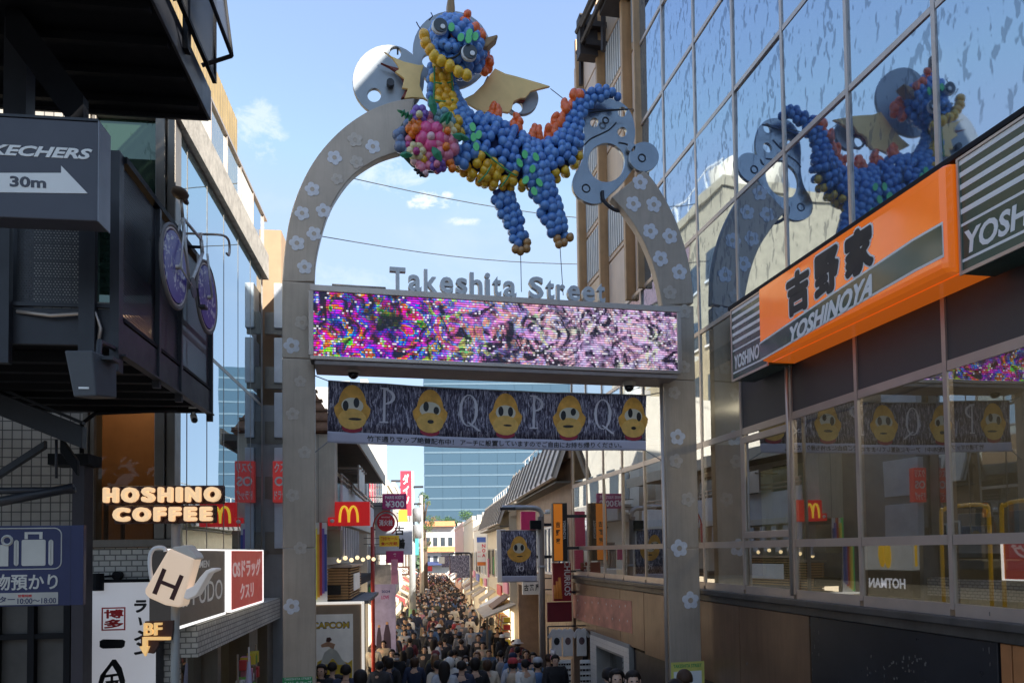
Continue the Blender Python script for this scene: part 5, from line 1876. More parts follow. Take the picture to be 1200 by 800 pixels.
brm.obj('hanging_bracket', BLACKM, bk)

# ------------------------------------------------------------------ the lane beyond the arch
def lx(Y):
    return -2.15 - .115 * Y


def rx(Y):
    return 3.45 - .115 * Y


LA_ = math.atan2(1, -.115)          # along the street, +x local runs away from us; +y local is to the left (into left houses)
SW = mat('shop_warm_light', (.85, .72, .5), .5, emit=2.0, ec=(1., .80, .54), var=.3, vs=3)
WINM = mat('dark_window_glass', (.05, .065, .08), .08, var=.2)
AWN = [mat('awning_beige', (.46, .38, .28), .7), mat('awning_white', (.68, .66, .62), .7), mat('awning_brown', (.22, .13, .08), .7), mat('awning_red', (.42, .05, .05), .7)]
WALLS = [mat('white_plaster', (.70, .67, .60), .8, var=.08, streak=.12), mat('ivory_plaster', (.62, .55, .43), .8, var=.1, streak=.2), mat('grey_plaster', (.40, .39, .38), .8, var=.12, streak=.2), mat('brown_tile_wall', (.28, .19, .13), .6, var=.2), mat('pink_plaster', (.58, .40, .36), .8, var=.1)]
ROOFM = mat('grey_seamed_roof', (.66, .60, .53), .6, .0, var=.15, streak=.25)


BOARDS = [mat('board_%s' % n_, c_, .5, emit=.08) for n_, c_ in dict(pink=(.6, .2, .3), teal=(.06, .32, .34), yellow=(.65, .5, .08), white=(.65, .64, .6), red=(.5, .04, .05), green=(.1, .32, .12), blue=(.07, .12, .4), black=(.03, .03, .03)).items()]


def left_frame(Y, off=0.):
    return Fr(lx(Y) - off, Y, gz(Y), LA_)


# narrow grey slab building between the tiled building and the lane, behind the left pillar
nf = FW.moved(.27, yE + .05, 0)
nb = thing('grey_building', 'narrow grey building of stacked bands behind the left pillar of the arch', 'building', nf)
GREYB = mat('grey_panel_wall', (.30, .30, .30), .55, .1, var=.12, streak=.15)
bx('wall', GREYB, nb, -4, 0, 0, 4.2, -.9, 5.6)
bx('upper_wall', mat('tan_sunlit_render', (.36, .25, .16), .8, var=.1), nb, -4, -.08, .4, 4.0, 5.61, 9.0)
for i in range(5):
    z = 2.9 + i * 1.0
    bx('light_box', mat('pale_box_panel', (.62, .65, .70), .4), nb, -.13, .03, -.07, .9, z + .1, z + .92, .01)
    bx('spandrel_panel', FRAMEM, nb, -.30, .01, -.015, .05, z, z + .4)
hs2 = thing('bean_sign', 'white lit box with yellow bean above a dark box, behind the left pillar', 'sign', nf.moved(.21, .1, 2.0))
bx('white_box', mat('lit_pale_box', (.6, .6, .56), .4, emit=.25), hs2, -.2, 0, 0, 1.5, .28, 1.0)
bx('dark_box', mat('brown_box', (.10, .07, .05), .5), hs2, -.2, 0, 0, 1.5, -.3, .25)
bnm = mat('bean_yellow', (.75, .45, .02), .4, emit=.35, ec=(1, .6, .03))
B().ball((.02, .68, .64), (.05, .10, .33), 10, 8).ball((.02, .86, .64), (.05, .10, .31), 10, 8).obj('bean', bnm, hs2, True)
bx('end_bean', bnm, hs2, -.13, -.07, -.03, -.001, .36, .92, .02)
vs0, fs0, _q = text_mesh('HOTMAN', .03)
B().add([(.004 - .004 * v[2] + .004, .2 + 1.1 * v[0], -.12 + .22 * v[1]) for v in vs0], fs0).obj('lettering', mat('lit_white_print', (.8, .8, .85), .4, emit=.6), hs2)

for y in (1.0, 2.0, 3.0):
    bx('window', WINM, nb, .001, .03, y + .1, y + .9, -.2, 1.7)
# red vertical shop sign beside the pillar
vf = FW.moved(.12, yE - .08, 0)
vs_ = thing('vertical_shop_sign', 'red vertical drugstore sign squeezed behind the left pillar', 'sign', vf)
zc0, zc1 = vf.at(324, 588)[1], vf.at(324, 540)[1]
xv0, xv1 = vf.at(319.5, 560)[0], vf.at(342, 560)[0]
bx('panel', LRED, vs_, xv0, xv1, 0, .12, zc0, zc1, .005)
for i, s_ in enumerate(('クスリ', 'OS', 'ドラッグ')):
    h3 = (zc1 - zc0) / 3
    text(s_, WHT, vs_, xv0 + .03, xv1 - .03, zc1 - (i + 1) * h3 + .04, zc1 - i * h3 - .03, -.0005, .003, .03)

# first left house: cream box front, deep eave, balcony rail
F2 = Fr(lx(15.6), 15.6, 0, R(6.5))
Q2 = lambda px, py, y=0.: F2.at(px, py, y)
h1 = thing('corner_shop_building', 'cream corner shop with a deep eave and brown tiled roof behind the banner', 'building', F2)
xr = Q2(392.5, 600)[0]
bx('cream_front', CREAM, h1, -4.5, xr, 0, .5, Q2(380, 612)[1], Q2(380, 508)[1], .01)
for i in range(4):
    bx('panel_joint', mat('joint_grey', (.3, .27, .22), .8), h1, xr - .35 - .45 * i, xr - .335 - .45 * i, -.003, .001, Q2(380, 612)[1] + .01, Q2(380, 508)[1] - .01)
bx('wall', WALLS[0], h1, -4.5, xr - .75, .5, 11, -1.6, 5.8)
zr_ = Q2(380, 508)[1]
rf_ = B()
TERR = mat('brown_roof_tile', (.27, .15, .09), .75, var=.3, vs=8)
rf_.hexa([(-4.5, -.1, zr_ + .02), (xr + .1, -.1, zr_ + .02), (xr + .1, .6, zr_ + .02), (-4.5, .6, zr_ + .02), (-4.5, .5, zr_ + 1.2), (xr - .6, .5, zr_ + 1.2), (xr - .6, .62, zr_ + 1.2), (-4.5, .62, zr_ + 1.2)])
rfo = rf_.obj('roof', TERR, h1)
for i in range(5):
    t0 = i / 5
    bx('tile_course', TERR, rfo, -4.5, xr + .08 - .62 * t0, -.13 + .6 * t0, .05 + .6 * t0, zr_ + .05 + 1.15 * t0, zr_ + .10 + 1.15 * t0)
# eave slab over the street side (dark soffit, receding)
bx('eave_slab', mat('eave_dark_soffit', (.13, .12, .10), .8), h1, xr - .74, xr + .42, .52, 10.6, 5.35, 5.5)
bx('eave_edge', CREAM, h1, xr + .421, xr + .47, .52, 10.6, 5.28, 5.62)
bx('balcony_slab', WALLS[0], h1, xr - .74, xr + .1, .52, 10, 3.55, 3.7)
bx('balcony_front', mat('pale_blue_grey_panel', (.66, .69, .74), .6, var=.1), h1, xr + .05, xr + .1, .55, 10, 3.701, 4.4)
rl = B()
for z in (4.5, 4.62):
    rl.tube([(xr + .07, .55, z), (xr + .07, 10, z)], .03, 6)
rl.obj('balcony_rail', ALU, h1, True)
for i in range(9):
    bx('rail_post', ALU, h1, xr + .05, xr + .09, .6 + i * 1.1, .64 + i * 1.1, 4.401, 4.65)
for i in range(4):
    bx('window', WINM, h1, xr - .749, xr - .72, 1.2 + i * 2.3, 2.8 + i * 2.3, 3.9, 5.2)
wf_ = B()
for i in range(3):
    wf_.box(xr - .3 + i * .02, xr + .4, 2.0 + i * .6, 2.04 + i * .6, 4.9, 4.95)
wf_.box(xr + .3, xr + .34, 1.9, 3.4, 4.4, 5.0)
wf_.obj('pipe_frame', ALU, h1)
bx('shop_interior', SW, h1, xr - .74, xr - .70, .6, 10.5, -1.2, 2.0)
bx('shop_ceiling', DARKI, h1, xr - .7, xr + .05, .52, 10.6, 2.0, 2.2)
fb_ = B()
for i in range(9):
    fb_.box(xr + .0, xr + .06, .6 + i * .5, .82 + i * .5, 2.75, 3.5)
fb_.obj('white_fin', mat('white_fin', (.62, .64, .68), .5), h1)
bx('fascia_panel', mat('olive_box', (.32, .29, .19), .7), h1, xr - .35, xr + .1, .05, .5, 2.82, 3.4)
# golden arches sign box
mz0, mz1 = Q2(412, 615.5, -.1)[1], Q2(412, 587.5, -.1)[1]
mx0, mx1 = Q2(392.5, 600, -.1)[0], Q2(433, 600, -.1)[0]
ms = thing('burger_sign', 'red box sign with a yellow rounded M under the cream wall', 'sign', F2.moved(0, 0, mz0))
REDL = mat('lit_fastfood_red', (.62, .012, .015), .35, var=.05, emit=.25, ec=(1, .03, .03))
bx('sign_box', REDL, ms, mx0, mx1, -.1, .15, 0, mz1 - mz0, .006)
bx('small_box', REDL, ms, mx0 - .15, mx0 - .004, -.08, .1, .0, .18, .004)
B().ball((mx0 - .06, -.09, .10), (.05, .012, .04), 8, 6).obj('pointing_hand', WHT, ms, True)
am = B()
wM, hM = (mx1 - mx0) * .52, (mz1 - mz0) * .66
cxm, zb_m = mx0 + (mx1 - mx0) * .40, (mz1 - mz0) * .14
for s_ in (-1, 1):
    pts = []
    for k in range(13):
        t = math.pi * k / 12
        pts.append((cxm + s_ * wM * .25 + wM * .25 * math.cos(t) * (1 if True else 0), -.108, zb_m + hM * math.sin(t) ** .75))
    am.tube(pts, [.028] * 13, 6)
am.obj('rounded_letter', mat('lit_arch_yellow', (.8, .5, .03), .4, emit=.6, ec=(1, .62, .05)), ms, True)

# wooden slat stall front
SLT = mat('warm_wood_slat', (.62, .35, .15), .55, var=.2, vs=5)
fz = F2.moved(0, .6, 0)
Z2 = lambda px, py: fz.at(px, py)
w0, w1, w2 = Z2(383, 680)[0], Z2(406, 680)[0], Z2(424, 680)[0]
wz0, wz1 = Z2(395, 702)[1], Z2(395, 665)[1]
wd = thing('slatted_kiosk', 'wooden slatted kiosk box with a white plate above the game poster', 'kiosk', fz.moved(0, 0, wz0))
hk = wz1 - wz0
w2 = w1 + .12
bx('core', mat('kiosk_dark_core', (.09, .05, .025), .8), wd, w0 + .03, w1 + .04, .03, 2.6, .01, hk - .01)
ns = 11
for i in range(ns):
    z = hk * i / ns
    bx('slat', SLT, wd, w0, w1 + .04, -.02, .02, z + .004, z + hk / ns - .012)
    bx('slat', SLT, wd, w1 + .045, w1 + .085, .02, 2.6, z + .004, z + hk / ns - .03)
bx('counter_top', ALU, wd, w0 - .05, w2, -.06, 2.7, hk + .005, hk + .06)
bx('plate', mat('white_plate', (.7, .72, .74), .4, emit=.15), wd, w1 + .088, w1 + .11, .6, 2.0, hk * .22, hk * .78, .01)
bl = B()
for i in range(7):
    bl.ball((w0 + .25 + .1 * i, .1 + .35 * i, hk + .16 + .05 * (i % 2)), .05, 8, 6)
bl.obj('bulb', mat('warm_bulb', (.9, .7, .4), .4, emit=1.6, ec=(1, .75, .4)), wd, True)
bx('lower_wall', mat('dark_blue_grey_wall', (.06, .065, .08), .6), h1, xr - .69, w2, .8, 4, -1.6, wz0 - .02)
bx('stall_roof', mat('slate_ledge', (.16, .16, .17), .6), h1, xr - .69, w2 + .35, .5, 4, wz0 - .1, wz0 - .03)

# rainbow striped banner strips
rbw = thing('rainbow_board', 'narrow vertical board of rainbow stripes beside the left pillar', 'sign', F2.moved(0, -.3, -.9))
RBF = F2.moved(0, -.3, -.9)
cols_ = [(.12, .55, .16), (.62, .58, .08), (.75, .38, .05), (.55, .06, .06), (.22, .12, .42), (.05, .09, .35)]
xq0, xq1 = RBF.at(366, 650)[0], RBF.at(383, 650)[0]
zq0, zq1 = RBF.at(375, 704)[1], RBF.at(375, 612)[1]
for i, c3 in enumerate(cols_):
    a = xq0 + (xq1 - xq0) * i / 6
    bx('stripe_panel', mat('rainbow_%d' % i, c3, .5, emit=.12 if i < 2 else .03), rbw, a, a + (xq1 - xq0) / 6 - .003, -.01 * (i % 2), .04, zq0 + .04 * i, zq1 - .12 * (i % 3))
bx('backing_board', WHITE, rbw, xq0, xq1, .041, .06, zq0 - .2, zq1)

# game company poster panel with a lit edge
CPF = F2.moved(0, -.45, -.95)
px_ = lambda px, py: CPF.at(px, py)
pa, pb = px_(345, 800)[0], px_(424, 800)[0]
pz1 = px_(400, 706)[1]
gp = thing('poster_panel', 'framed white game poster in a brown panel with a lit white edge', 'poster', CPF)
bx('panel', mat('kraft_brown_panel', (.34, .25, .17), .6, var=.12), gp, pa, pb, 0, .25, -.2, pz1 - .03, .02)
eg = B().box(pa, pb + .0, -.03, .25, pz1 - .028, pz1 + .012).box(pb + .002, pb + .04, -.03, .25, -.2, pz1 + .012)
eg.obj('lit_edge', mat('lit_edge_tube', (.9, .85, .78), .4, emit=.62, ec=(1, .93, .82)), gp, bevel=.01)
wa, wb_ = px_(345, 0)[0], px_(413.5, 700)[0]
wz_ = px_(400, 719)[1]
bx('white_sheet', mat('poster_white', (.74, .72, .68), .5, emit=.06), gp, wa, wb_, -.012, -.001, .25, wz_)
CAPB = mat('poster_yellow_print', (.74, .50, .05), .5)
CAPN = mat('poster_navy_print', (.03, .04, .16), .5)
ca, cb_ = px_(366.5, 730)[0], px_(409, 730)[0]
cz0, cz1 = px_(390, 735.5)[1], px_(390, 728.5)[1]
text('CAPCOM', CAPN, gp, ca - .012, cb_ + .012, cz0 - .012, cz1 + .012, -.0125, .001, .06, name='lettering_outline')
text('CAPCOM', CAPB, gp, ca, cb_, cz0, cz1, -.014, .001, .035)
# a plain crouching figure print (generic stand-in) and yellow ground
SKIN_P = mat('poster_skin_print', (.55, .30, .17), .6)
WH_P = mat('poster_pale_print', (.60, .57, .48), .6)
pp_ = lambda pts: [px_(*q_) for q_ in pts]
B().poly(pp_([(370, 800), (372, 775), (382, 770), (396, 772), (408, 776), (413, 772), (413, 800)]), -.0138, -.0125).obj('printed_ground', CAPB, gp)
B().poly(pp_([(376, 777), (380, 764), (388, 758), (395, 762), (401, 772), (407, 778), (396, 778), (390, 770), (384, 778)]), -.0150, -.0139).obj('printed_figure', WH_P, gp)
B().poly(pp_([(376, 755), (384, 751), (393, 754), (391, 760), (385, 757), (377, 758)]), -.0162, -.0151).obj('printed_arm', SKIN_P, gp)
B().poly(pp_([(382, 751), (383, 746.5), (387, 746), (389, 749), (386, 752)]), -.0168, -.0163).obj('printed_hair', mat('poster_hair_print', (.10, .04, .03), .6), gp)

# ------------------------------------------------------------------ signs down the left side
def hang_sign(name, label, Y, px0, px1, py0, py1, mt, txts=(), th=.1, cat='sign', ang=R(6.5), frame=None, depth_bracket=True, grp=None):
    f = frpx((px0 + px1) / 2, (py0 + py1) / 2, Y, ang, 0)
    x0, z0 = f.at(px0, py1)
    x1, z1 = f.at(px1, py0)
    ff = f.moved(0, 0, z0)
    t = thing(name, label, cat, ff, grp)
    bx('panel', mt, t, x0, x1, 0, th, 0, z1 - z0, .004)
    if frame:
        k = .03 * Y / 17
        B().box(x0 - k, x1 + k, -.004, th + .004, -k, -.001).box(x0 - k, x1 + k, -.004, th + .004, z1 - z0 + .001, z1 - z0 + k).box(x0 - k, x0 - .001, -.004, th + .004, -.001, z1 - z0 + .001).box(x1 + .001, x1 + k, -.004, th + .004, -.001, z1 - z0 + .001).obj('sign_frame', frame, t)
    if depth_bracket:
        s_ = -1 if px0 < 520 else 1
        xe = x0 if s_ < 0 else x1
        B().box(min(xe, xe + s_ * .5), max(xe, xe + s_ * .5), th * .3, th * .6, (z1 - z0) * .75, (z1 - z0) * .8).box(min(xe, xe + s_ * .5), max(xe, xe + s_ * .5), th * .3, th * .6, (z1 - z0) * .2, (z1 - z0) * .25).obj('bracket', GREYM, t)
    for (s, a, b, c_, d, mt2, *k) in txts:
        w_, h_ = x1 - x0, z1 - z0
        text(s, mt2, t, x0 + a * w_, x0 + b * w_, c_ * h_, d * h_, -.0003, .006, *(k or [.02]))
    return t, x0, x1, z1 - z0


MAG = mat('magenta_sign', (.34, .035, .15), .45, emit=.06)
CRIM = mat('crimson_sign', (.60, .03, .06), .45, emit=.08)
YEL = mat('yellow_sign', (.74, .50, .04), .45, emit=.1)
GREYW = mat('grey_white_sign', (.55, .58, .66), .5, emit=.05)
hang_sign('price_sign', 'magenta sign reading 300 yen above the hydrant disc', 27, 448, 476.5, 578, 596.5, MAG, [('¥300', .12, .9, .12, .55, WHT, .02), ('PARIS KID\'S', .12, .88, .66, .86, WHT, .01)])
hang_sign('vertical_shop_sign', 'tall crimson vertical sign with white katakana next to the utility pole', 40, 469.5, 482, 551.5, 604, CRIM, [('ダ', .22, .78, .70, .93, WHT, .03), ('イ', .22, .78, .46, .67, WHT, .03), ('ソ', .22, .78, .22, .43, WHT, .03)])
hang_sign('yellow_sign', 'small yellow sign low on the red pole under the grey round board', 24, 444.5, 467.5, 627, 640, YEL, [('割引セール', .08, .92, .55, .88, RED, .02), ('食べ放題', .08, .92, .1, .42, RED, .02)])
hang_sign('yellow_sign', 'narrow yellow vertical sign under the magenta price sign', 33, 467, 477, 597, 614, YEL, [])
t_, x0, x1, h_ = hang_sign('round_board', 'large grey white arched board with brush characters behind the red pole', 30, 440, 483, 611, 650, GREYW, [('古', .52, .78, .60, .88, BLK, .03), ('着', .58, .80, .18, .5, BLK, .03)])
hang_sign('magenta_sign', 'small magenta sign with a white crown under the yellow sign', 26, 452.5, 473, 645, 659.5, MAG, [('♛', .42, .60, .5, .8, WHT)])
hang_sign('brown_sign', 'small dark brown sign with pale text left of the utility pole', 36, 467, 480, 663, 674, mat('dark_brown_sign2', (.07, .03, .02), .5), [('ROYAL', .1, .9, .55, .8, WHT), ('HOST', .15, .85, .2, .45, WHT)])
# hydrant sign: red disc on a red hoop and pole
HF = frpx(437, 700, 21, R(5), gz(21))
hy = thing('hydrant_sign', 'round red fire hydrant sign with white characters on a tall red pole', 'sign', HF)
REDP = mat('red_pole_paint', (.58, .05, .03), .4, var=.15)
hz = lambda px, py: HF.at(px, py)
B().tube([(0, 0, 0), (0, 0, hz(437, 617)[1])], .055, 10).obj('pole', REDP, hy, True)
hp_ = [hz(437, 625), hz(438, 613), hz(443, 603), hz(452, 598.5), hz(461, 602), hz(466, 611), hz(464, 620), hz(459, 625)]
B().tube([(q_[0], 0, q_[1]) for q_ in smooth_pts(hp_, 4)], .022, 6).obj('hoop', REDP, hy, True)
hc = hz(452.5, 612)
rr_ = hz(463, 612)[0] - hc[0]
B().tube([(hc[0], -.06, hc[1]), (hc[0], .0, hc[1])], rr_, 28).obj('disc', mat('hydrant_red', (.55, .02, .04), .4, emit=.05), hy)
text('消火栓', WHT, hy, hc[0] - rr_ * .78, hc[0] + rr_ * .78, hc[1] - rr_ * .38, hc[1] + rr_ * .34, -.061, .006, .03)
text('FIRE HYDRANT', WHT, hy, hc[0] - rr_ * .5, hc[0] + rr_ * .5, hc[1] + rr_ * .52, hc[1] + rr_ * .68, -.061, .006, .01)

# purple poster board with two printed women, sample picture board above it
PUR = mat('lilac_poster', (.36, .32, .50), .5, var=.3, vs=2.2, emit=.05)
t_, x0, x1, h_ = hang_sign('purple_poster', 'tall lilac poster board with dark figures beside the red pole', 24.5, 438.5, 463.5, 684, 772, PUR, [('LOVE', .35, .7, .80, .85, MAG), ('2024', .35, .75, .885, .92, CAPN)], depth_bracket=False)
for (a, b, c_, d) in ((.10, .36, .12, .46), (.42, .78, .14, .50)):
    w_ = x1 - x0
    B().poly([(x0 + a * w_, c_ * h_), (x0 + b * w_, c_ * h_), (x0 + (b - .02) * w_, (c_ + d) / 2 * h_), (x0 + (a * .3 + b * .7) * w_, d * .9 * h_), (x0 + (a + b) / 2 * w_, d * h_), (x0 + (a * .7 + b * .3) * w_, d * .9 * h_), (x0 + (a + .02) * w_, (c_ + d) / 2 * h_)], -.004, -.0003).obj('printed_figure', mat('poster_dark_print', (.05, .03, .06), .6), t_)
    B().ball((x0 + (a + b) / 2 * w_, -.004, d * .955 * h_), (.055 * w_ * 1.2, .003, .02 * h_), 8, 5).obj('printed_face', SKIN_P, t_, True)
hang_sign('picture_board', 'pale picture board with printed dresses above the lilac poster', 25, 438.5, 458, 661, 684, mat('pale_picture_board', (.48, .46, .44), .5, var=.4, vs=5), [], depth_bracket=False)
hang_sign('pink_poster', 'narrow pink poster strip on the right of the picture board', 25.5, 458.5, 466, 655, 684, mat('pink_poster', (.62, .28, .40), .5, var=.4, vs=4, emit=.05), [], depth_bracket=False)

# ------------------------------------------------------------------ generic lane house builder
hr_ = random.Random(21)


def house(side, Y0, Y1, h, wall, lab, floors=2, roof=None, setback=0., awn=None, grp=None, cat='building', name='shop_building', warm=True):
    """a shop house along the lane: ground floor opening, awning, windows on the street face and on the near end"""
    if side < 0:
        f = Fr(lx(Y0) - setback, Y0, gz(Y0), math.atan2(1, -.115))      # local x along the lane, y to the left
        sg_ = 1
    else:
        f = Fr(rx(Y0) + setback, Y0, gz(Y0), math.atan2(1, -.115))
        sg_ = -1
    L = (Y1 - Y0) / .9935
    t = thing(name, lab, cat, f, grp)
    yy = lambda a, b: (min(a * sg_, b * sg_), max(a * sg_, b * sg_))
    gfl = 2.9
    bx('wall', wall, t, 0, L, *yy(0, 7), gfl, h)
    bx('ground_floor', DARKI, t, 0, L, *yy(.9, 7), -.5, gfl - .002)
    bx('pier', wall, t, 0, .3, *yy(0, .898), -.5, gfl - .002)
    bx('pier', wall, t, L - .3, L, *yy(0, .898), -.5, gfl - .002)
    if warm:
        bx('shop_interior', SW, t, .32, L - .32, *yy(.80, .88), .0, gfl - .3)
    else:
        bx('shop_interior', mat('dim_shop_interior', (.35, .26, .18), .7, emit=.08, var=.4, vs=4), t, .32, L - .32, *yy(.80, .88), .0, gfl - .3)
    n = max(1, int(L / 2.2))
    for fl in range(floors):
        z0 = gfl + .7 + fl * 2.7
        if z0 + 1.3 > h:
            break
        for i in range(n):
            xx = L * (i + .5) / n
            w = min(1.3, L / n * .7)
            wn = bx('window', WINM, t, xx - w / 2, xx + w / 2, *yy(-.012, .02), z0, z0 + 1.3)
            fr_ = B()
            for (a, b, c_, d) in ((xx - w / 2 - .06, xx + w / 2 + .06, z0 - .07, z0), (xx - w / 2 - .06, xx + w / 2 + .06, z0 + 1.3, z0 + 1.36), (xx - .03, xx + .03, z0, z0 + 1.3), (xx - w / 2 - .06, xx - w / 2, z0, z0 + 1.3), (xx + w / 2, xx + w / 2 + .06, z0, z0 + 1.3)):
                fr_.box(a, b, *yy(-.04, -.013), c_, d)
            fr_.obj('frame', WHITE if hr_.random() < .5 else FRAMEM, wn)
    for i in range(2):
        z0 = gfl + .9 + i * 2.6
        if z0 + 1.2 < h:
            bx('window', WINM, t, -.015, .02, *yy(1.5, 2.6), z0, z0 + 1.2)
    bx('parapet', wall, t, -.05, L + .05, *yy(-.06, .2), h, h + .3)
    if awn is not None:
        xa_ = .2
        while xa_ < L - 2:
            ln_ = hr_.uniform(1.8, 3.2)
            xb_ = min(xa_ + ln_, L - .2)
            dp_, zo = hr_.uniform(.55, 1.0), hr_.uniform(-.35, .15)
            b = B()
            y0, y1 = -dp_ * sg_, -.02 * sg_
            g2 = gfl + zo
            b.hexa([(xa_, y0, g2 - .45), (xb_, y0, g2 - .45), (xb_, y1, g2 + .02), (xa_, y1, g2 + .02), (xa_, y0, g2 - .40), (xb_, y0, g2 - .40), (xb_, y1, g2 + .08), (xa_, y1, g2 + .08)])
            b.box(xa_, xb_, *yy(-dp_ - .02, -dp_), g2 - .62, g2 - .4)
            b.obj('awning', awn if hr_.random() < .6 else hr_.choice(AWN), t)
            if hr_.random() < .6:
                bx('fascia_board', hr_.choice(BOARDS), t, xa_ + .1, xb_ - .1, *yy(-.08, -.03), g2 + .15, g2 + .62)
            xa_ = xb_ + hr_.uniform(.4, 1.6)
    # roof plant
    for i in range(2):
        xx, hh = hr_.uniform(.5, max(.6, L - 1.5)), hr_.uniform(.5, .9)
        bx('rooftop_unit', WALLS[2], t, xx, xx + .9, *yy(.8, 1.6), h, h + hh, .02)
    return t, f, L, sg_


# white building sunlit on its lane side, its balconies
t, f, L, sg_ = house(-1, 26.5, 40, 10.6, WALLS[0], 'white building with a sunlit blank upper side left of the crimson sign', 1, awn=AWN[1])
bx('balcony', WALLS[0], t, .5, L - 3, -.9, -.07, 3.0, 3.9)
bx('balcony', WALLS[2], t, .5, L - 5, -.8, -.07, 5.8, 6.5)
for i in range(6):
    bx('window_panel', WINM, t, .8 + i * 1.4, 1.7 + i * 1.4, -.025, -.013, 6.7, 8.0)
house(-1, 40.5, 49, 8.6, WALLS[1], 'ivory shop building with a beige awning just past the white one', 2, awn=AWN[0])
house(-1, 49.5, 60, 9.4, WALLS[0], 'off white shop building with a red awning near the utility pole', 2, awn=AWN[3])
house(-1, 60.5, 72, 7.8, WALLS[2], 'grey plaster shop building midway down the left side of the lane', 2, awn=AWN[2])
house(-1, 72.5, 88, 8.6, WALLS[1], 'ivory building with a white awning behind the leafy tree', 2, awn=AWN[1])
house(-1, 88.5, 108, 8.0, WALLS[4], 'pink plaster building far down the left side of the lane', 2, awn=AWN[0])
# right side
R2 = [(18.9, 30.5, 6.6, WALLS[3], 'brown tile shop with a steep seamed mansard roof beyond the glass building', None),
      (31, 42, 6.5, WALLS[1], 'ivory shop under the second seamed mansard roof on the right', AWN[0]),
      (42.5, 55, 6.4, WALLS[0], 'white shop with beige awning on the right of the lane', AWN[0]),
      (55.5, 70, 7.4, WALLS[1], 'ivory shop with brown awning farther down the right side', AWN[2]),
      (70.5, 92, 7.6, WALLS[4], 'pink plaster shop far down the right side of the lane', AWN[1])]
for i, (a, b, h, wl, lab, aw) in enumerate(R2):
    t, f, L, sg_ = house(1, a, b, h, wl, lab, 1, awn=aw, setback=.0 if i else .25, warm=i > 0)
    if i == 0:
        for k in range(7):
            bx('louvre_slat', DARKI, t, -.05, -.01, -.35 - .22 * k, -.22 - .22 * k, .1, 2.3)
        B().hexa([(-.9, -1.9, 2.35), (-.02, -1.9, 2.6), (-.02, -.2, 2.6), (-.9, -.2, 2.35), (-.9, -1.9, 2.42), (-.02, -1.9, 2.68), (-.02, -.2, 2.68), (-.9, -.2, 2.42)]).obj('porch_awning', AWN[1], t)
        bx('lit_panel', SW, t, -.03, -.005, -1.5, -.6, 2.75, 3.2)
    if i < 2:
        # mansard roof: sloping seamed metal from eave to ridge
        z0, z1 = h - .5, h + .75
        ye, yr = .50, .06                       # eave hangs over the lane (local +y is toward the lane)
        rf_ = B().hexa([(-.1, ye, z0), (L + .1, ye, z0), (L + .1, ye - .1, z0 - .02), (-.1, ye - .1, z0 - .02), (-.1, yr, z1), (L + .1, yr, z1), (L + .1, yr - .1, z1 - .05), (-.1, yr - .1, z1 - .05)])
        ro = rf_.obj('mansard_roof', ROOFM, t)
        nse = 12
        for k in range(nse + 1):
            xx = -.1 + (L + .2) * k / nse
            B().hexa([(xx - .04, ye, z0), (xx + .04, ye, z0), (xx + .04, ye + .04, z0 + .05), (xx - .04, ye + .04, z0 + .05), (xx - .04, yr, z1), (xx + .04, yr, z1), (xx + .04, yr + .04, z1 + .05), (xx - .04, yr + .04, z1 + .05)]).obj('seam', mat('roof_seam', (.22, .20, .18), .5, .2), ro)
        bx('soffit', mat('eave_dark_soffit'), t, -.1, L + .1, .02, ye - .08, z0 - .14, z0 - .1)
        bx('gable_wall', wl, t, -.06, .1, -5, -.05, h - .2, z1 - .4)
        bx('roof_block', WALLS[0], t, 1, L - .5, -5, -.5, h, z1 - .1)
        for k in range(10):
            xx = .5 + L * k / 10
            B().tube([(xx, -.3, z1 - .1), (xx, -.3, z1 + .55)], .02, 5).obj('roof_rail_post', WHITE, t)
        B().tube([(0, -.3, z1 + .55), (L, -.3, z1 + .55)], .02, 5).tube([(0, -.3, z1 + .28), (L, -.3, z1 + .28)], .015, 5).obj('roof_rail', WHITE, t, True)

# end of the lane: white house with orange tile bands, white corner block
def facing(name, lab, px0, px1, py_top, Y, wall, cat='building', D=8):
    f = frpx((px0 + px1) / 2, 645, Y, R(3), gz(Y) - .2)
    x0, _ = f.at(px0, 640)
    x1, zt = f.at(px1, py_top)
    t = thing(name, lab, cat, f)
    bx('wall', wall, t, x0, x1, 0, D, 0, zt)
    return t, f, x0, x1, zt


ORT = mat('orange_roof_tile', (.55, .22, .09), .7, var=.2, vs=3)
t, f, x0, x1, zt = facing('villa', 'white villa with orange tiled roof bands closing the lane', 497, 532, 616, 128, WALLS[0])
W3 = x1 - x0
for z in (zt - .05, zt * .55):
    rf_ = B().hexa([(x0 - .3, -1.0, z), (x1 + .3, -1.0, z), (x1 + .3, .0, z), (x0 - .3, .0, z), (x0 - .1, -.3, z + .9), (x1 + .1, -.3, z + .9), (x1 + .1, .02, z + .9), (x0 - .1, .02, z + .9)])
    rf_.obj('roof_band', ORT, t)
for i in range(4):
    for z in (1.0 + zt * .55, .8 + zt * .25):
        xx = x0 + W3 * (i + .5) / 4
        w_ = bx('window', WINM, t, xx - .38, xx + .38, -.05, .05, z, z + 1.5)
        bx('arch_frame', PARW, w_, xx - .5, xx + .5, -.09, -.051, z + 1.5, z + 1.7)
bx('blue_awning', mat('navy_awning', (.05, .07, .18), .6), t, x0, x1, -1.4, -.02, 3.2, 3.8)
t, f, x0, x1, zt = facing('white_block', 'plain white corner block with a small red sign at the end of the lane', 536.5, 558, 612, 96, WALLS[0])
for i in range(3):
    xx = x0 + (x1 - x0) * (i + .5) / 3
    bx('window', WINM, t, xx - .25, xx + .25, -.03, .05, zt * .55, zt * .55 + 1.1)
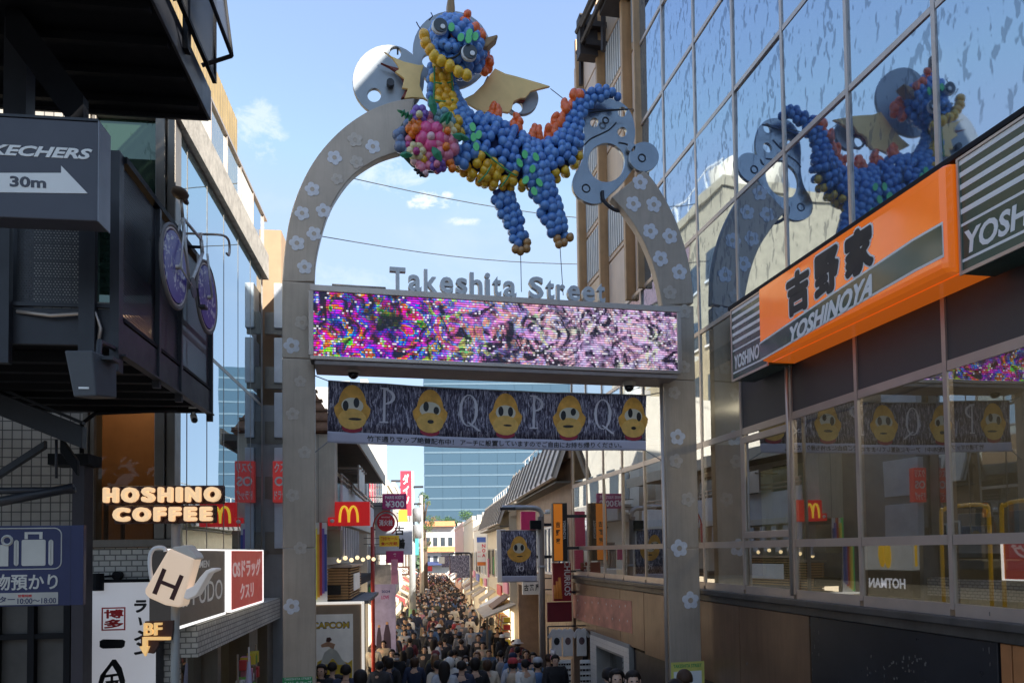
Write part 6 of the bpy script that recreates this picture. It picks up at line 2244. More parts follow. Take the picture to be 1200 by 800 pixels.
t2, x0, x1, h_ = hang_sign('red_square_sign', 'small red square sign on the white corner block', 95.5, 552, 560, 613.5, 622.5, CRIM, [], depth_bracket=False)
hang_sign('vertical_white_sign', 'vertical white sign with red letters NOA and a blue top', 43.5, 559, 569.5, 628, 663, mat('noa_white', (.70, .68, .66), .5, emit=.08),
          [('N', .55, .92, .62, .74, CRIM, .03), ('O', .55, .92, .46, .58, CRIM, .03), ('A', .55, .92, .30, .42, CRIM, .03), ('■', .02, .98, .80, .97, mat('blue_print', (.08, .16, .5), .5)), ('■', .02, .98, .02, .14, mat('orange_print', (.7, .2, .04), .5)), ('ダンス', .08, .4, .3, .36, CRIM), ('スタジオ', .08, .4, .45, .5, CRIM)])

# ------------------------------------------------------------------ glass office tower far behind
TWR = glass('tower_blue_glass', .22, (.40, .50, .60), (.055, .10, .135), wav=.05, rough=.08)
t = None
ft = frpx(498, 645, 250, R(2), gz(250))
x1t = ft.at(690, 600)[0]
ztw = ft.at(600, 437)[1]
tw = thing('office_tower', 'tall blue glass office tower rising behind the banner', 'building', ft)
bx('core', mat('tower_core', (.12, .2, .27), .5), tw, .3, x1t, .3, 34, 0, ztw - .3)
nfl = int(ztw / 3.9)
TSP = mat('tower_spandrel', (.12, .19, .25), .6, .0, var=.1)
for i in range(nfl):
    z = ztw - (i + 1) * 3.9
    if z < 0:
        break
    nb_ = 9
    for k in range(nb_):
        a, b_ = x1t * k / nb_, x1t * (k + 1) / nb_
        inst('pane', pane_mesh(b_ - a - .06, 3.3, TWR, .2), tw, ((a + b_) / 2, 0, z + .55), (R(rnd.uniform(-.6, .6)), 0, R(rnd.uniform(-.5, .5))))
    bx('spandrel', TSP, tw, 0, x1t, -.08, .28, z, z + .53)
    bx('side_band', TSP, tw, -.1, .25, .0, 34, z, z + .9)
bx('side_glass', TWR, tw, -.02, .24, .0, 34, 0, ztw - .5)
# ------------------------------------------------------------------ utility pole and wires
UF = frpx(483, 650, 44, 0, gz(44))
up = thing('utility_pole', 'grey concrete utility pole with a transformer and green base on the left', 'pole', UF)
zu_ = UF.at(483, 552)[1]
B().tube([(0, 0, 0), (0, 0, zu_)], [.22, .15], 12).obj('pole', mat('grey_pole', (.33, .35, .36), .7), up, True)
B().tube([(0, 0, 0), (0, 0, 1.6)], .235, 12).obj('green_wrap', mat('green_wrap', (.25, .42, .22), .7), up, True)
B().box(-.7, .7, -.1, .0, zu_ - 1, zu_ - .88).box(-.6, .6, -.1, .0, zu_ - 2, zu_ - 1.9).obj('crossarm', GREYM, up)
for z in (zu_ - 2.6, zu_ - 3.6):
    B().tube([(.35, -.1, z - .4), (.35, -.1, z + .4)], .25, 12).obj('transformer', mat('transformer_grey', (.22, .23, .25), .6), up, True)
UF2 = frpx(494, 650, 62, 0, gz(62))
u2 = thing('utility_pole', 'pale thin utility pole farther down the left side by the tree', 'pole', UF2)
B().tube([(0, 0, 0), (0, 0, UF2.at(494, 580)[1])], [.2, .14], 10).obj('pole', mat('pale_pole', (.48, .44, .38), .7), u2, True)
for i, (p0, Y0, p1, Y1, lab) in enumerate((((395, 205), 22, (760, 262), 26, 'upper thin black wire crossing the sky under the dragon'), ((377, 277), 22, (720, 310), 26, 'middle thin black wire crossing the sky above the letters'), ((455, 524), 20, (610, 530), 24, 'lower thin wire below the banner'))):
    a = C + ray(*p0) * (Y0 / ray(*p0).y)
    b = C + ray(*p1) * (Y1 / ray(*p1).y)
    pts = [a.lerp(b, k / 10) - Vector((0, 0, .25 * math.sin(math.pi * k / 10))) for k in range(11)]
    if i == 2:
        continue
    w_ = B().tube(pts, .014, 5).obj('overhead_wire', BLK, None, True)
    tag(w_, lab, 'wire', 'overhead wires')

# ------------------------------------------------------------------ right foreground of the lane: lamp post, flag, vertical signs, stalls
LF = frpx(635, 700, 17.3, R(2), gz(17.3))
sl_ = thing('street_lamp', 'brown street lamp post with a bent grey arm in front of the orange sign', 'street lamp', LF)
lz = lambda px, py: LF.at(px, py)
BRP = mat('brown_pole_paint', (.20, .15, .12), .5, .2, var=.15)
zt1 = lz(635, 605)[1]
B().tube([(0, 0, 0), (0, 0, zt1)], .075, 12).obj('pole', BRP, sl_, True)
B().tube([(-.055, -.055, 0), (-.055, -.055, zt1 - .3)], .022, 8).obj('conduit', ALU, sl_, True)
ap = [lz(635, 608), lz(634, 600), lz(629, 595.5), lz(620, 594.5), lz(600, 594.5), lz(588, 594.5)]
B().tube([(q_[0], 0, q_[1]) for q_ in smooth_pts(ap, 4)], .058, 10).obj('arm', mat('grey_arm_paint', (.36, .36, .37), .4, .4), sl_, True)
a = lz(586, 599)
B().box(a[0], a[0] + .36, -.07, .07, a[1] + .03, a[1] + .09).obj('lamp_head', GREYM, sl_, bevel=.01)
a = lz(628, 615)
B().box(a[0] - .14, a[0] + .12, -.12, .1, a[1] - .1, a[1] + .11).obj('equipment_box', BLACKM, sl_, bevel=.01)
a = lz(642, 602)
B().tube([(a[0], -.02, a[1]), (a[0], -.02, a[1] + .1)], .06, 10).tube([(0, 0, a[1] + .02), (a[0], -.02, a[1] + .02)], .015, 6).obj('camera_bracket', WHITE, sl_, True)
lc = B().tube([(0, 0, lz(635, 662)[1]), (0, 0, lz(635, 665)[1])], .09, 12)
lc.obj('collar', mat('collar_grey', (.4, .4, .42), .5), sl_, True)
# flag hung from the lamp arm
f0 = LF.moved(0, -.03, 0)
fa, fb2 = lz(587, 622), lz(629.5, 681)
fg = thing('street_flag', 'small hanging flag with one yellow cartoon head on purple streaks', 'flag', LF.moved((fa[0] + fb2[0]) / 2, -.02, fb2[1]))
wF, hF = fb2[0] - fa[0], fa[1] - fb2[1]


def flag_pt(u, v, off=0.):
    return ((u - .5) * wF * (1 - .03 * (1 - v)), .05 * math.sin(u * 4 + v * 2.2) * (1 - v * .6) - off, v * hF)


def flag_strip(v0, v1, name, mt):
    vs, fs = [], []
    for i in range(13):
        for j in range(5):
            vs.append(flag_pt(i / 12, v0 + (v1 - v0) * j / 4))
    for i in range(12):
        for j in range(4):
            fs.append((i * 5 + j, i * 5 + 5 + j, i * 5 + 6 + j, i * 5 + 1 + j))
    o = B().add(vs, fs).obj(name, mt, fg, True)
    m_ = o.modifiers.new('thickness', 'SOLIDIFY')
    m_.thickness = .006
    return o


def flag_print(name, pts, mt, off):
    vs = [flag_pt(u, v, off) for u, v in pts]
    return B().add(vs, [tuple(range(len(vs)))]).obj(name, mt, fg)


flag_strip(.12, 1, 'printed_cloth', BAN)
flag_strip(0, .12, 'text_strip', LILAC)
h_ = flag_print('printed_head', [(.5 + .34 * math.cos(t) * (.72 if math.sin(t) > .1 else 1), .60 + (.30 if math.sin(t) > 0 else .22) * math.sin(t)) for t in [2 * math.pi * k / 26 for k in range(26)]], BYEL, .008)
flag_print('printed_patch', ell(.5, .66, .17, .10), BPALE, .010)
for s_ in (-1, 1):
    flag_print('printed_eye', ell(.5 + s_ * .09, .67, .05, .062, 12), BLK, .012)
flag_print('printed_mouth', ell(.52, .50, .09, .014, 10), BLK, .012)
for (u0, u1, v0, v1) in ((.42, .455, .20, .32),):
    flag_print('printed_letter', [(u0, v0), (u1, v0), (u1, v1), (u0, v1)], LETW, .010)
for k in range(12):
    t0, t1 = 2 * math.pi * k / 12, 2 * math.pi * (k + 1) / 12
    flag_print('printed_letter', [(.57 + .07 * math.cos(t0), .26 + .055 * math.sin(t0)), (.57 + .045 * math.cos(t0), .26 + .04 * math.sin(t0)), (.57 + .045 * math.cos(t1), .26 + .04 * math.sin(t1)), (.57 + .07 * math.cos(t1), .26 + .055 * math.sin(t1))], LETW, .010)
    if k < 6:
        t0, t1 = math.pi / 2 - math.pi * k / 6, math.pi / 2 - math.pi * (k + 1) / 6
        flag_print('printed_letter', [(.455 + .06 * math.cos(t0), .29 + .03 * math.sin(t0)), (.455 + .035 * math.cos(t0), .29 + .018 * math.sin(t0)), (.455 + .035 * math.cos(t1), .29 + .018 * math.sin(t1)), (.455 + .06 * math.cos(t1), .29 + .03 * math.sin(t1))], LETW, .010)
B().tube([(-wF / 2 - .02, 0, hF + .01), (wF / 2 + .1, 0, hF + .01)], .014, 6).tube([(-wF / 2 - .02, .03, 0), (wF / 2 + .1, .03, 0)], .010, 6).obj('flag_rod', ALU, fg, True)

ORL = mat('lit_orange_acrylic', (.80, .22, .02), .35, var=.05, emit=.2, ec=(1, .30, .02))
hang_sign('vertical_orange_sign', 'vertical orange sign with black characters on a black panel right of the lamp post', 18.0, 648.5, 664.5, 589, 657.5, BLK, [], .22)
oo = [o for o in col.objects if o.name.startswith('vertical_orange_sign')][0]
fo = frpx((648.5 + 664.5) / 2, (589 + 657.5) / 2, 18.0, R(6.5), 0)
ox0, oz0 = fo.at(648.5, 657.5)
ox1, oz1 = fo.at(664.5, 589)
W4, H4 = ox1 - ox0, oz1 - oz0
bx('orange_face', ORL, oo, ox0 + .02, ox0 + W4 * .66, -.004, -.0005, .02, H4 - .02)
for i, ch in enumerate('吉野家'):
    text(ch, BLK, oo, ox0 + W4 * .20, ox0 + W4 * .50, H4 * (.58 - i * .14), H4 * (.68 - i * .14), -.0042, .004, .03)
text('YOSHINOYA', WHT, oo, ox0 + W4 * .72, ox0 + W4 * .86, H4 * .40, H4 * .68, -.0005, .004, .0, quad=lambda u, v: (ox0 + W4 * (.70 + .18 * v), H4 * (.70 - .32 * u)))
t_, x0, x1, h_ = hang_sign('churros_sign', 'dark red vertical sign with orange churros and white letters', 18.3, 648.5, 669, 659, 704, mat('dark_red_sign', (.24, .012, .02), .4, emit=.04), [], .18)
text('CHURROS', WHT, t_, 0, 1, 0, 1, -.0003, .005, .02, quad=lambda u, v: (x0 + (x1 - x0) * (.62 + .34 * v), h_ * (1.06 - .92 * u)))
for i in range(3):
    B().tube([(x0 + (x1 - x0) * (.12 + .15 * i), -.02, h_ * .06), (x0 + (x1 - x0) * (.08 + .13 * i), -.02, h_ * (.42 + .1 * i))], .035, 8).obj('churro_relief', mat('churro_brown', (.62, .24, .05), .6, emit=.05), t_, True)
hang_sign('dark_red_panel', 'plain dark red fascia panel under the churros sign', 18.35, 641.5, 670, 705, 728.5, mat('plain_dark_red', (.20, .012, .025), .5), [], .12, depth_bracket=False)
hang_sign('cafe_sign', 'white sign with black brush characters behind the lamp post', 22, 612.5, 634, 672, 696.5, mat('white_sign_panel', (.66, .65, .60), .5, emit=.08), [('古', .08, .32, .18, .5, BLK, .03), ('茶', .38, .62, .18, .5, BLK, .03), ('屋', .68, .92, .18, .5, BLK, .03)], .15)
hang_sign('pink_shop_sign', 'tall hot pink vertical sign behind the lamp arm', 20.5, 611.5, 627.5, 599, 668, mat('hot_pink_sign', (.62, .03, .14), .45, emit=.06), [], .15)
t_, x0, x1, h_ = hang_sign('white_vertical_sign', 'white vertical board with pink edge left of the flag', 24, 583, 592, 620, 682, WHITE, [('■', .7, .98, .3, .9, CRIM)], .15, depth_bracket=False)
pk = [o for o in col.objects if o.name.startswith('pink_shop_sign')][0]
# Tee shirts on a rail, sunglasses racks, ornament stall on the right
TF = frpx(668, 740, 17.6, R(6), gz(17.6))
tz = lambda px, py: TF.at(px, py)
ts = thing('clothes_rail', 'rail of printed white T shirts hung outside the shop on the right', 'clothes rail', TF)
zr0 = tz(668, 733)[1]
B().tube([(tz(642, 733)[0], 0, zr0), (tz(692, 733)[0], 0, zr0)], .018, 6).tube([(tz(642, 733)[0], 0, -.2), (tz(642, 733)[0], 0, zr0)], .02, 6).tube([(tz(692, 733)[0], 0, -.2), (tz(692, 733)[0], 0, zr0)], .02, 6).obj('rail_frame', GREYM, ts, True)
SHW = mat('white_cotton', (.66, .64, .62), .85, var=.08)
for i, px in enumerate((652, 665, 681)):
    c0 = tz(px, 735)[0]
    w_ = .115
    hgt = .66
    z1 = zr0 - .05
    out_ = [(-.05, 0), (-w_, -.03), (-w_ - .11, -.2), (-w_ - .04, -.24), (-w_, -.17), (-w_ - .005, -hgt), (w_ + .005, -hgt), (w_, -.17), (w_ + .04, -.24), (w_ + .11, -.2), (w_, -.03), (.05, 0), (.03, -.03), (-.03, -.03)]
    sh = B().poly([(c0 + p_[0], z1 + p_[1]) for p_ in out_], -.03 - .012 * i, .03 - .012 * i).obj('tee_shirt', SHW, ts, bevel=.012)
    B().ball((c0, -.032 - .012 * i, z1 - .30), (.07, .004, .09), 10, 6).obj('chest_print', mat('chest_print', (.14, .08, .08), .7, var=.5, vs=12) if i else BLK, sh, True)
    B().tube([(c0, 0, zr0), (c0, 0, z1)], .006, 5).obj('hanger', ALU, sh)
for i, (px0, px1, mtc) in enumerate(((651, 669, (.7, .66, .62)), (680, 692, (.55, .5, .47)))):
    gf = frpx((px0 + px1) / 2, 780, 17.2, R(6), gz(17.2))
    sgk = thing('sunglasses_rack', ['tall white rack filled with rows of sunglasses, lower right of the lane', 'grey sunglasses rack beside the tiled entrance'][i], 'rack', gf)
    a, b_ = gf.at(px0, 780)[0], gf.at(px1, 780)[0]
    zt2 = gf.at(px0, 773)[1]
    bx('board', WHITE, sgk, a, b_, .0, .04, .1, zt2)
    bx('foot', GREYM, sgk, a, b_, -.12, .12, .0, .08)
    gb = B()
    for r_ in range(11):
        for k in range(3):
            x = a + (b_ - a) * (k + .5) / 3
            z = .2 + (zt2 - .3) * r_ / 10
            for s_ in (-1, 1):
                gb.ball((x + s_ * .028, -.03, z), (.025, .012, .02), 6, 4)
            gb.box(x - .06, x + .06, -.03, -.0, z + .016, z + .022)
    o = gb.obj('sunglasses', mat('sunglass_dark', (.03, .02, .02), .15), sgk)
    o['kind'] = 'stuff'
flo = thing('plush_toy', 'pink and white plush toy hung by the sunglasses racks', 'toy', frpx(648, 768, 17.1, 0, .1).moved(0, 0, 0))
PK = mat('plush_pink', (.70, .25, .34), .9)
zpl = frpx(648, 771, 17.1, 0).o.z - .1
B().ball((0, 0, zpl), (.07, .06, .09), 10, 8).obj('body', PK, flo, True)
B().ball((0, -.02, zpl + .13), .065, 10, 8).ball((-.05, 0, zpl + .20), .025, 6, 5).ball((.05, 0, zpl + .20), .025, 6, 5).obj('head', mat('plush_white', (.75, .7, .7), .9), flo, True)

# food kiosk with a sloping awning and jars, mid right
kf = Fr(rx(31) - .5, 30, gz(30), math.atan2(1, -.115))
kk = thing('snack_kiosk', 'warm lit snack kiosk with shelves of goods under a sloping canopy, right of the crowd', 'kiosk', kf)
bx('counter', mat('kiosk_wood', (.34, .20, .10), .6), kk, 0, 4, -.6, 0, 0, 1.0)
bx('back_board', SW, kk, 0, 4, -.66, -.62, 1.02, 2.3)
B().hexa([(-.3, .6, 2.1), (4.3, .6, 2.1), (4.3, -.7, 2.6), (-.3, -.7, 2.6), (-.3, .6, 2.16), (4.3, .6, 2.16), (4.3, -.7, 2.68), (-.3, -.7, 2.68)]).obj('canopy', AWN[0], kk)
for x in (0, 3.9):
    bx('post', FRAMEM, kk, x, x + .08, .4, .48, 0, 2.15)
gb = B()
for i in range(40):
    gb.cur = i % 3
    gb.box(.1 + (i % 10) * .38, .32 + (i % 10) * .38, -.5, -.25, 1.02 + (i // 10) * .3, 1.2 + (i // 10) * .3)
o = gb.obj('goods', gcols[:3], kk)
o['kind'] = 'stuff'
for i in range(4):
    bx('shelf', FRAMEM, kk, .05, 3.95, -.55, -.2, .985 + i * .3 + .002, 1.012 + i * .3)
hk_ = thing('planter', 'low planter box with green plants at the kiosk corner', 'planter', Fr(rx(29) - .7, 28.6, gz(28.6), 0))
bx('box', FRAMEM, hk_, -.5, .5, -.25, .25, 0, .4)
lf = B()
for i in range(180):
    x, y, z = brnd.uniform(-.5, .5), brnd.uniform(-.25, .25), .4 + abs(brnd.gauss(0, .16))
    d1 = Vector((brnd.uniform(-1, 1), brnd.uniform(-1, 1), brnd.uniform(-.3, 1))).normalized() * .07
    d2 = d1.orthogonal().normalized() * .03
    lf.add([(x - d1.x, y - d1.y, z - d1.z), (x + d2.x, y + d2.y, z + d2.z), (x + d1.x, y + d1.y, z + d1.z), (x - d2.x, y - d2.y, z - d2.z)], [(0, 1, 2, 3)])
LEAFM = [mat('leaf_mid_green', (.055, .11, .03), .6, var=.4, vs=.8), mat('leaf_dark_green', (.03, .065, .022), .6, var=.4, vs=.8), mat('leaf_yellow_green', (.10, .14, .035), .6, var=.4, vs=.8), mat('leaf_rust', (.22, .10, .04), .6, var=.4)]
o = lf.obj('foliage', LEAFM[0], hk_)
o['kind'] = 'stuff'

# ------------------------------------------------------------------ trees behind the lane
BARK = mat('bark', (.11, .08, .06), .9, var=.3)


def tree(lab, px, py_top, Y, wpx, mi, seed, py_base=None):
    rr = random.Random(seed)
    f = frpx(px, 645, Y, 0, gz(Y))
    H = f.at(px, py_top)[1]
    Wd = wpx / FPX * Y / 2
    t = thing('tree', lab, 'tree', f, 'trees beyond the lane')
    b = B().tube([(0, 0, 0), (.1, 0, H * .35), (0, .1, H * .62), (.05, .0, H * .85)], [H * .028, H * .022, H * .014, H * .005], 8)
    for k in range(7):
        q, z0 = k * 2.4, H * (.36 + .06 * k)
        b.tube([(.05, 0, z0), (math.cos(q) * Wd * .35, math.sin(q) * Wd * .35, z0 + H * .10), (math.cos(q) * Wd * .7, math.sin(q) * Wd * .7, z0 + H * .16)], [H * .010, H * .006, H * .002], 5)
    b.obj('trunk', BARK, t, True)
    cr = B()
    cl_ = []
    for k in range(16):
        q = rr.uniform(0, 6.28)
        r_ = rr.uniform(.2, .85)
        z = rr.uniform(.42, .93)
        k2 = 1 - abs(z - .62) * 1.1
        cl_.append((math.cos(q) * r_ * Wd * k2, math.sin(q) * r_ * Wd * k2, z * H, Wd * rr.uniform(.22, .42), rr.choice([0, 0, 1, 2])))
    for (x, y, z, s_, c_) in cl_:
        for i in range(130):
            d = Vector((rr.gauss(0, 1), rr.gauss(0, 1), rr.gauss(0, .8)))
            d = d.normalized() * s_ * (rr.random() ** .4)
            p_ = Vector((x, y, z)) + d
            ls = Wd * .055 * rr.uniform(.7, 1.5)
            d1 = Vector((rr.uniform(-1, 1), rr.uniform(-1, 1), rr.uniform(-.6, .6))).normalized() * ls
            d2 = d1.orthogonal().normalized() * ls * .6
            cr.cur = c_ if rr.random() < .8 else rr.randrange(3)
            cr.add([p_ - d1, p_ + d2, p_ + d1, p_ - d2], [(0, 1, 2, 3)])
    order = {0: [0, 1, 2], 1: [1, 0, 1], 2: [3, 0, 2]}[mi]
    cr.obj('crown', [LEAFM[i] for i in order], t)


tree('leafy green tree next to the crimson vertical sign', 497, 562, 78, 24, 0, 1)
tree('rusty autumn tree above the orange tiled villa', 512, 598, 140, 22, 2, 2)
tree('dark round tree left of the tower foot', 525, 600, 165, 34, 1, 3)
tree('dark round tree in front of the middle of the tower foot', 548, 596, 170, 36, 1, 4)
tree('dark spreading tree right of the tower foot', 578, 598, 172, 40, 1, 5)
wl = B()
rr = random.Random(9)
for i in range(5000):
    x, y = rr.uniform(-140, 110), rr.uniform(186, 205)
    z = gz(200) + rr.random() ** .7 * (9 + 3 * math.sin(x * .3) + 2 * math.sin(x * .9))
    ls = rr.uniform(.5, 1.1)
    d1 = Vector((rr.uniform(-1, 1), rr.uniform(-1, 1), rr.uniform(-.6, .6))).normalized() * ls
    d2 = d1.orthogonal().normalized() * ls * .6
    wl.cur = rr.randrange(2)
    p_ = Vector((x, y, z))
    wl.add([p_ - d1, p_ + d2, p_ + d1, p_ - d2], [(0, 1, 2, 3)])
o = wl.obj('distant_trees', [LEAFM[1], LEAFM[0]])
tag(o, 'band of dark green woods along the horizon behind the lane', 'trees')
o['kind'] = 'stuff'

# ------------------------------------------------------------------ street behind the viewer (seen only in reflections)
stn = thing('station_building', 'low pale station building across the road behind the viewer', 'building', Fr(-6, -24, 0, R(187)))
bx('wall', WALLS[1], stn, -22, 14, 0, 8, -.2, 5.2)
bx('roof', ROOFM, stn, -23, 15, -.8, 9, 5.2, 5.6)
for i in range(11):
    bx('window', WINM, stn, -20 + i * 3, -18 + i * 3, -.05, .05, 1, 3.4)

# ------------------------------------------------------------------ further small boards and lamp posts along the lane
for (nm, lab, Y, a, b, c_, d, mi) in (
        ('teal_sign', 'small teal vertical sign left of the thin pale pole', 58, 485, 490.5, 625, 650, 1), ('red_board', 'small red board far down on the left above the crowd', 90, 499.5, 506.5, 663, 669, 4),
        ('pink_board', 'pink and pale shop board beside the NOA vertical sign', 41, 571.5, 577, 654, 676, 0), ('green_board', 'narrow green shop board right of the pink board', 38, 578, 583, 652, 672, 5),
        ('yellow_board', 'narrow yellow board by the far white corner block', 70, 545, 549, 640, 656, 2), ('white_board', 'white board above the crowd in front of the villa', 80, 514, 521, 652, 660, 3),
        ('blue_board', 'small blue board far down on the right side', 85, 538, 543, 648, 662, 6)):
    hang_sign(nm, lab, Y, a, b, c_, d, BOARDS[mi], [], .12)
for i, (px, Y) in enumerate(((541, 62), (527, 88), (552, 48))):
    f = frpx(px, 650, Y, R(2), gz(Y))
    zt3 = 4.9
    t = thing('street_lamp', ['second brown lamp post down the lane on the right', 'farthest lamp post down the lane near the villa', 'thin lamp post close to the NOA vertical sign'][i], 'street lamp', f)
    B().tube([(0, 0, 0), (0, 0, zt3 - .3)], .07, 8).obj('pole', BRP, t, True)
    B().tube(smooth_pts([(0, 0, zt3 - .3), (-.05, 0, zt3 - .05), (-.3, 0, zt3), (-1.0, 0, zt3)], 4), .055, 8).obj('arm', GREYM, t, True)
    bx('flag', BAN, t, -.95, -.1, -.02, .02, zt3 - 1.6, zt3 - .15)

# tall cream block behind the tiled building (it shows as a reflection in the right facade)
cbk = thing('cream_apartment_block', 'tall sunlit cream block with roof tank, seen reflected in the right glass facade', 'building', Fr(-13.2, 30, -1, R(97)))
AGED = mat('aged_cream_render', (.40, .345, .24), .8, var=.2, streak=.4)
bx('wall', AGED, cbk, 0, 14, 0, 9, 10, 21)
bx('brick_wall', mat('brown_brick_wall', (.34, .22, .14), .8, var=.25, vs=6), cbk, 0, 14, -.02, 9, 0, 9.98)
bx('parapet', AGED, cbk, -.1, 14.1, -.15, 9.1, 21.002, 21.5)
B().lathe([(1.6, 0), (1.6, 2.2), (.3, 2.6)], (3, 3, 21.5), 20).obj('roof_tank', WALLS[1], cbk, True)
for i in range(5):
    for z in (1.2, 4.2, 7.2, 11.2, 14.2, 17.2):
        w_ = bx('window', WINM, cbk, .8 + i * 2.7, 2.3 + i * 2.7, -.05, .05, z, z + 1.5)
        bx('frame', WHITE, w_, .7 + i * 2.7, 2.4 + i * 2.7, -.10, -.052, z - .1, z)
bx('sign_panel', mat('mauve_sign_panel', (.22, .15, .17), .6), cbk, 5, 13, -.12, -.06, 18.9, 20.6)
for k in range(12):
    bx('rail_post', WHITE, cbk, .2 + k * 1.2, .26 + k * 1.2, -.1, -.04, 21.5, 22.4)
bx('rail', WHITE, cbk, .1, 13.9, -.1, -.04, 22.4, 22.46)
# park woods behind the station, seen only as a dark reflection in window glass
wl = B()
for i in range(5000):
    x, y = rr.uniform(-90, 60), rr.uniform(-56, -40)
    z = rr.random() ** .7 * (17 + 3 * math.sin(x * .3) + 2 * math.sin(x * .9))
    ls = rr.uniform(.5, 1.2)
    d1 = Vector((rr.uniform(-1, 1), rr.uniform(-1, 1), rr.uniform(-.6, .6))).normalized() * ls
    d2 = d1.orthogonal().normalized() * ls * .7
    wl.cur = rr.randrange(2)
    p_ = Vector((x, y, z))
    wl.add([p_ - d1, p_ + d2, p_ + d1, p_ - d2], [(0, 1, 2, 3)])
o = wl.obj('park_woods', [LEAFM[1], LEAFM[0]])
tag(o, 'dark green park woods behind the station, reflected in the windows', 'trees')
o['kind'] = 'stuff'

# ------------------------------------------------------------------ people
prn = random.Random(77)
SKIN = [mat('skin_light', (.56, .36, .26), .55, var=.05), mat('skin_tan', (.46, .28, .19), .55, var=.05)]
HAIRM = [mat('black_hair', (.016, .012, .011), .62, spec=.25, var=.3), mat('brown_hair', (.055, .03, .018), .62, spec=.25, var=.3), mat('light_brown_hair', (.17, .085, .04), .5, var=.3)]
COATS = {k: mat('coat_' + k, c, .8, var=.12, vs=8, bump=.15, bs=25) for k, c in dict(
    black=(.014, .014, .017), charcoal=(.04, .04, .045), navy=(.02, .028, .06), brown=(.11, .065, .04), beige=(.42, .34, .25), white=(.62, .61, .59), grey=(.22, .22, .23), cream=(.55, .49, .40),
    blue=(.08, .15, .28), olive=(.09, .09, .05), maroon=(.16, .03, .04), pink=(.50, .22, .27), lightgrey=(.38, .39, .42), red=(.40, .04, .05), denim=(.10, .15, .23)).items()}
PANTS = [mat('trousers_black', (.015, .015, .018), .8), mat('trousers_denim', (.06, .09, .16), .8), mat('trousers_grey', (.12, .12, .13), .8), mat('trousers_khaki', (.25, .20, .14), .8), mat('trousers_pale', (.45, .45, .44), .8), mat('trousers_pink', (.55, .16, .28), .8)]
SHOE = mat('dark_shoe', (.03, .028, .027), .6)
SHOEW = mat('white_shoe', (.6, .6, .6), .6)
MASKM = mat('white_face_mask', (.72, .73, .74), .7)


def skin_mesh(name, verts, edges, radii, root, sub=1):
    me = bpy.data.meshes.new(name)
    me.from_pydata(verts, edges, [])
    o = bpy.data.objects.new(name, me)
    col.objects.link(o)
    m_ = o.modifiers.new('skin', 'SKIN')
    m_.use_smooth_shade = True
    me.skin_vertices[0].data.foreach_set('radius', [x for r in radii for x in (r if isinstance(r, tuple) else (r, r))])
    rt = [False] * len(verts)
    rt[root] = True
    me.skin_vertices[0].data.foreach_set('use_root', rt)
    s_ = o.modifiers.new('sub', 'SUBSURF')
    s_.levels = s_.render_levels = sub
    dg = bpy.context.evaluated_depsgraph_get()
    r_ = bpy.data.meshes.new_from_object(o.evaluated_get(dg))
    bpy.data.objects.remove(o)
    bpy.data.meshes.remove(me)
    r_.name = name
    for p_ in r_.polygons:
        p_.use_smooth = True
    return r_


class Sk:
    def __init__(s):
        s.v, s.e, s.r = [], [], []

    def p(s, co, r, par=None):
        s.v.append(tuple(co))
        s.r.append(r)
        if par is not None:
            s.e.append((par, len(s.v) - 1))
        return len(s.v) - 1


def pose(kind):
    """joints for a 1.68 m adult facing -y; returns dict"""
    st = {'walk': .22, 'walk2': -.20, 'stand': .02, 'phone': .03, 'photo': .02}[kind]
    J = dict(pel=(0, 0, .92), spine=(0, -.005, 1.12), chest=(0, 0, 1.27), neck=(0, .01, 1.43), head=(0, -.012, 1.55), top=(0, -.01, 1.645))
    for s, n in ((-1, 'r'), (1, 'l')):
        k = st * s
        J['hip' + n] = (s * .09, 0, .90)
        J['kn' + n] = (s * .095, -.5 * k - .03, .49)
        J['an' + n] = (s * .10, -k + .03 + max(0, -k) * .2, .09 + max(0, -k) * .25)
        J['to' + n] = (s * .11, -k - .13 + max(0, -k) * .2, .04 + max(0, -k) * .12)
        J['sh' + n] = (s * .175, .005, 1.375)
        if kind == 'phone':
            J['el' + n] = (s * .22, -.02, 1.11)
            J['wr' + n] = (s * .10, -.24, 1.20)
        elif kind == 'photo' and s == 1:
            J['el' + n] = (s * .26, -.20, 1.33)
            J['wr' + n] = (s * .16, -.33, 1.53)
        else:
            J['el' + n] = (s * .235, .03 + k * .35, 1.12)
            J['wr' + n] = (s * .235, -.06 + k * .75, .90)
    return J


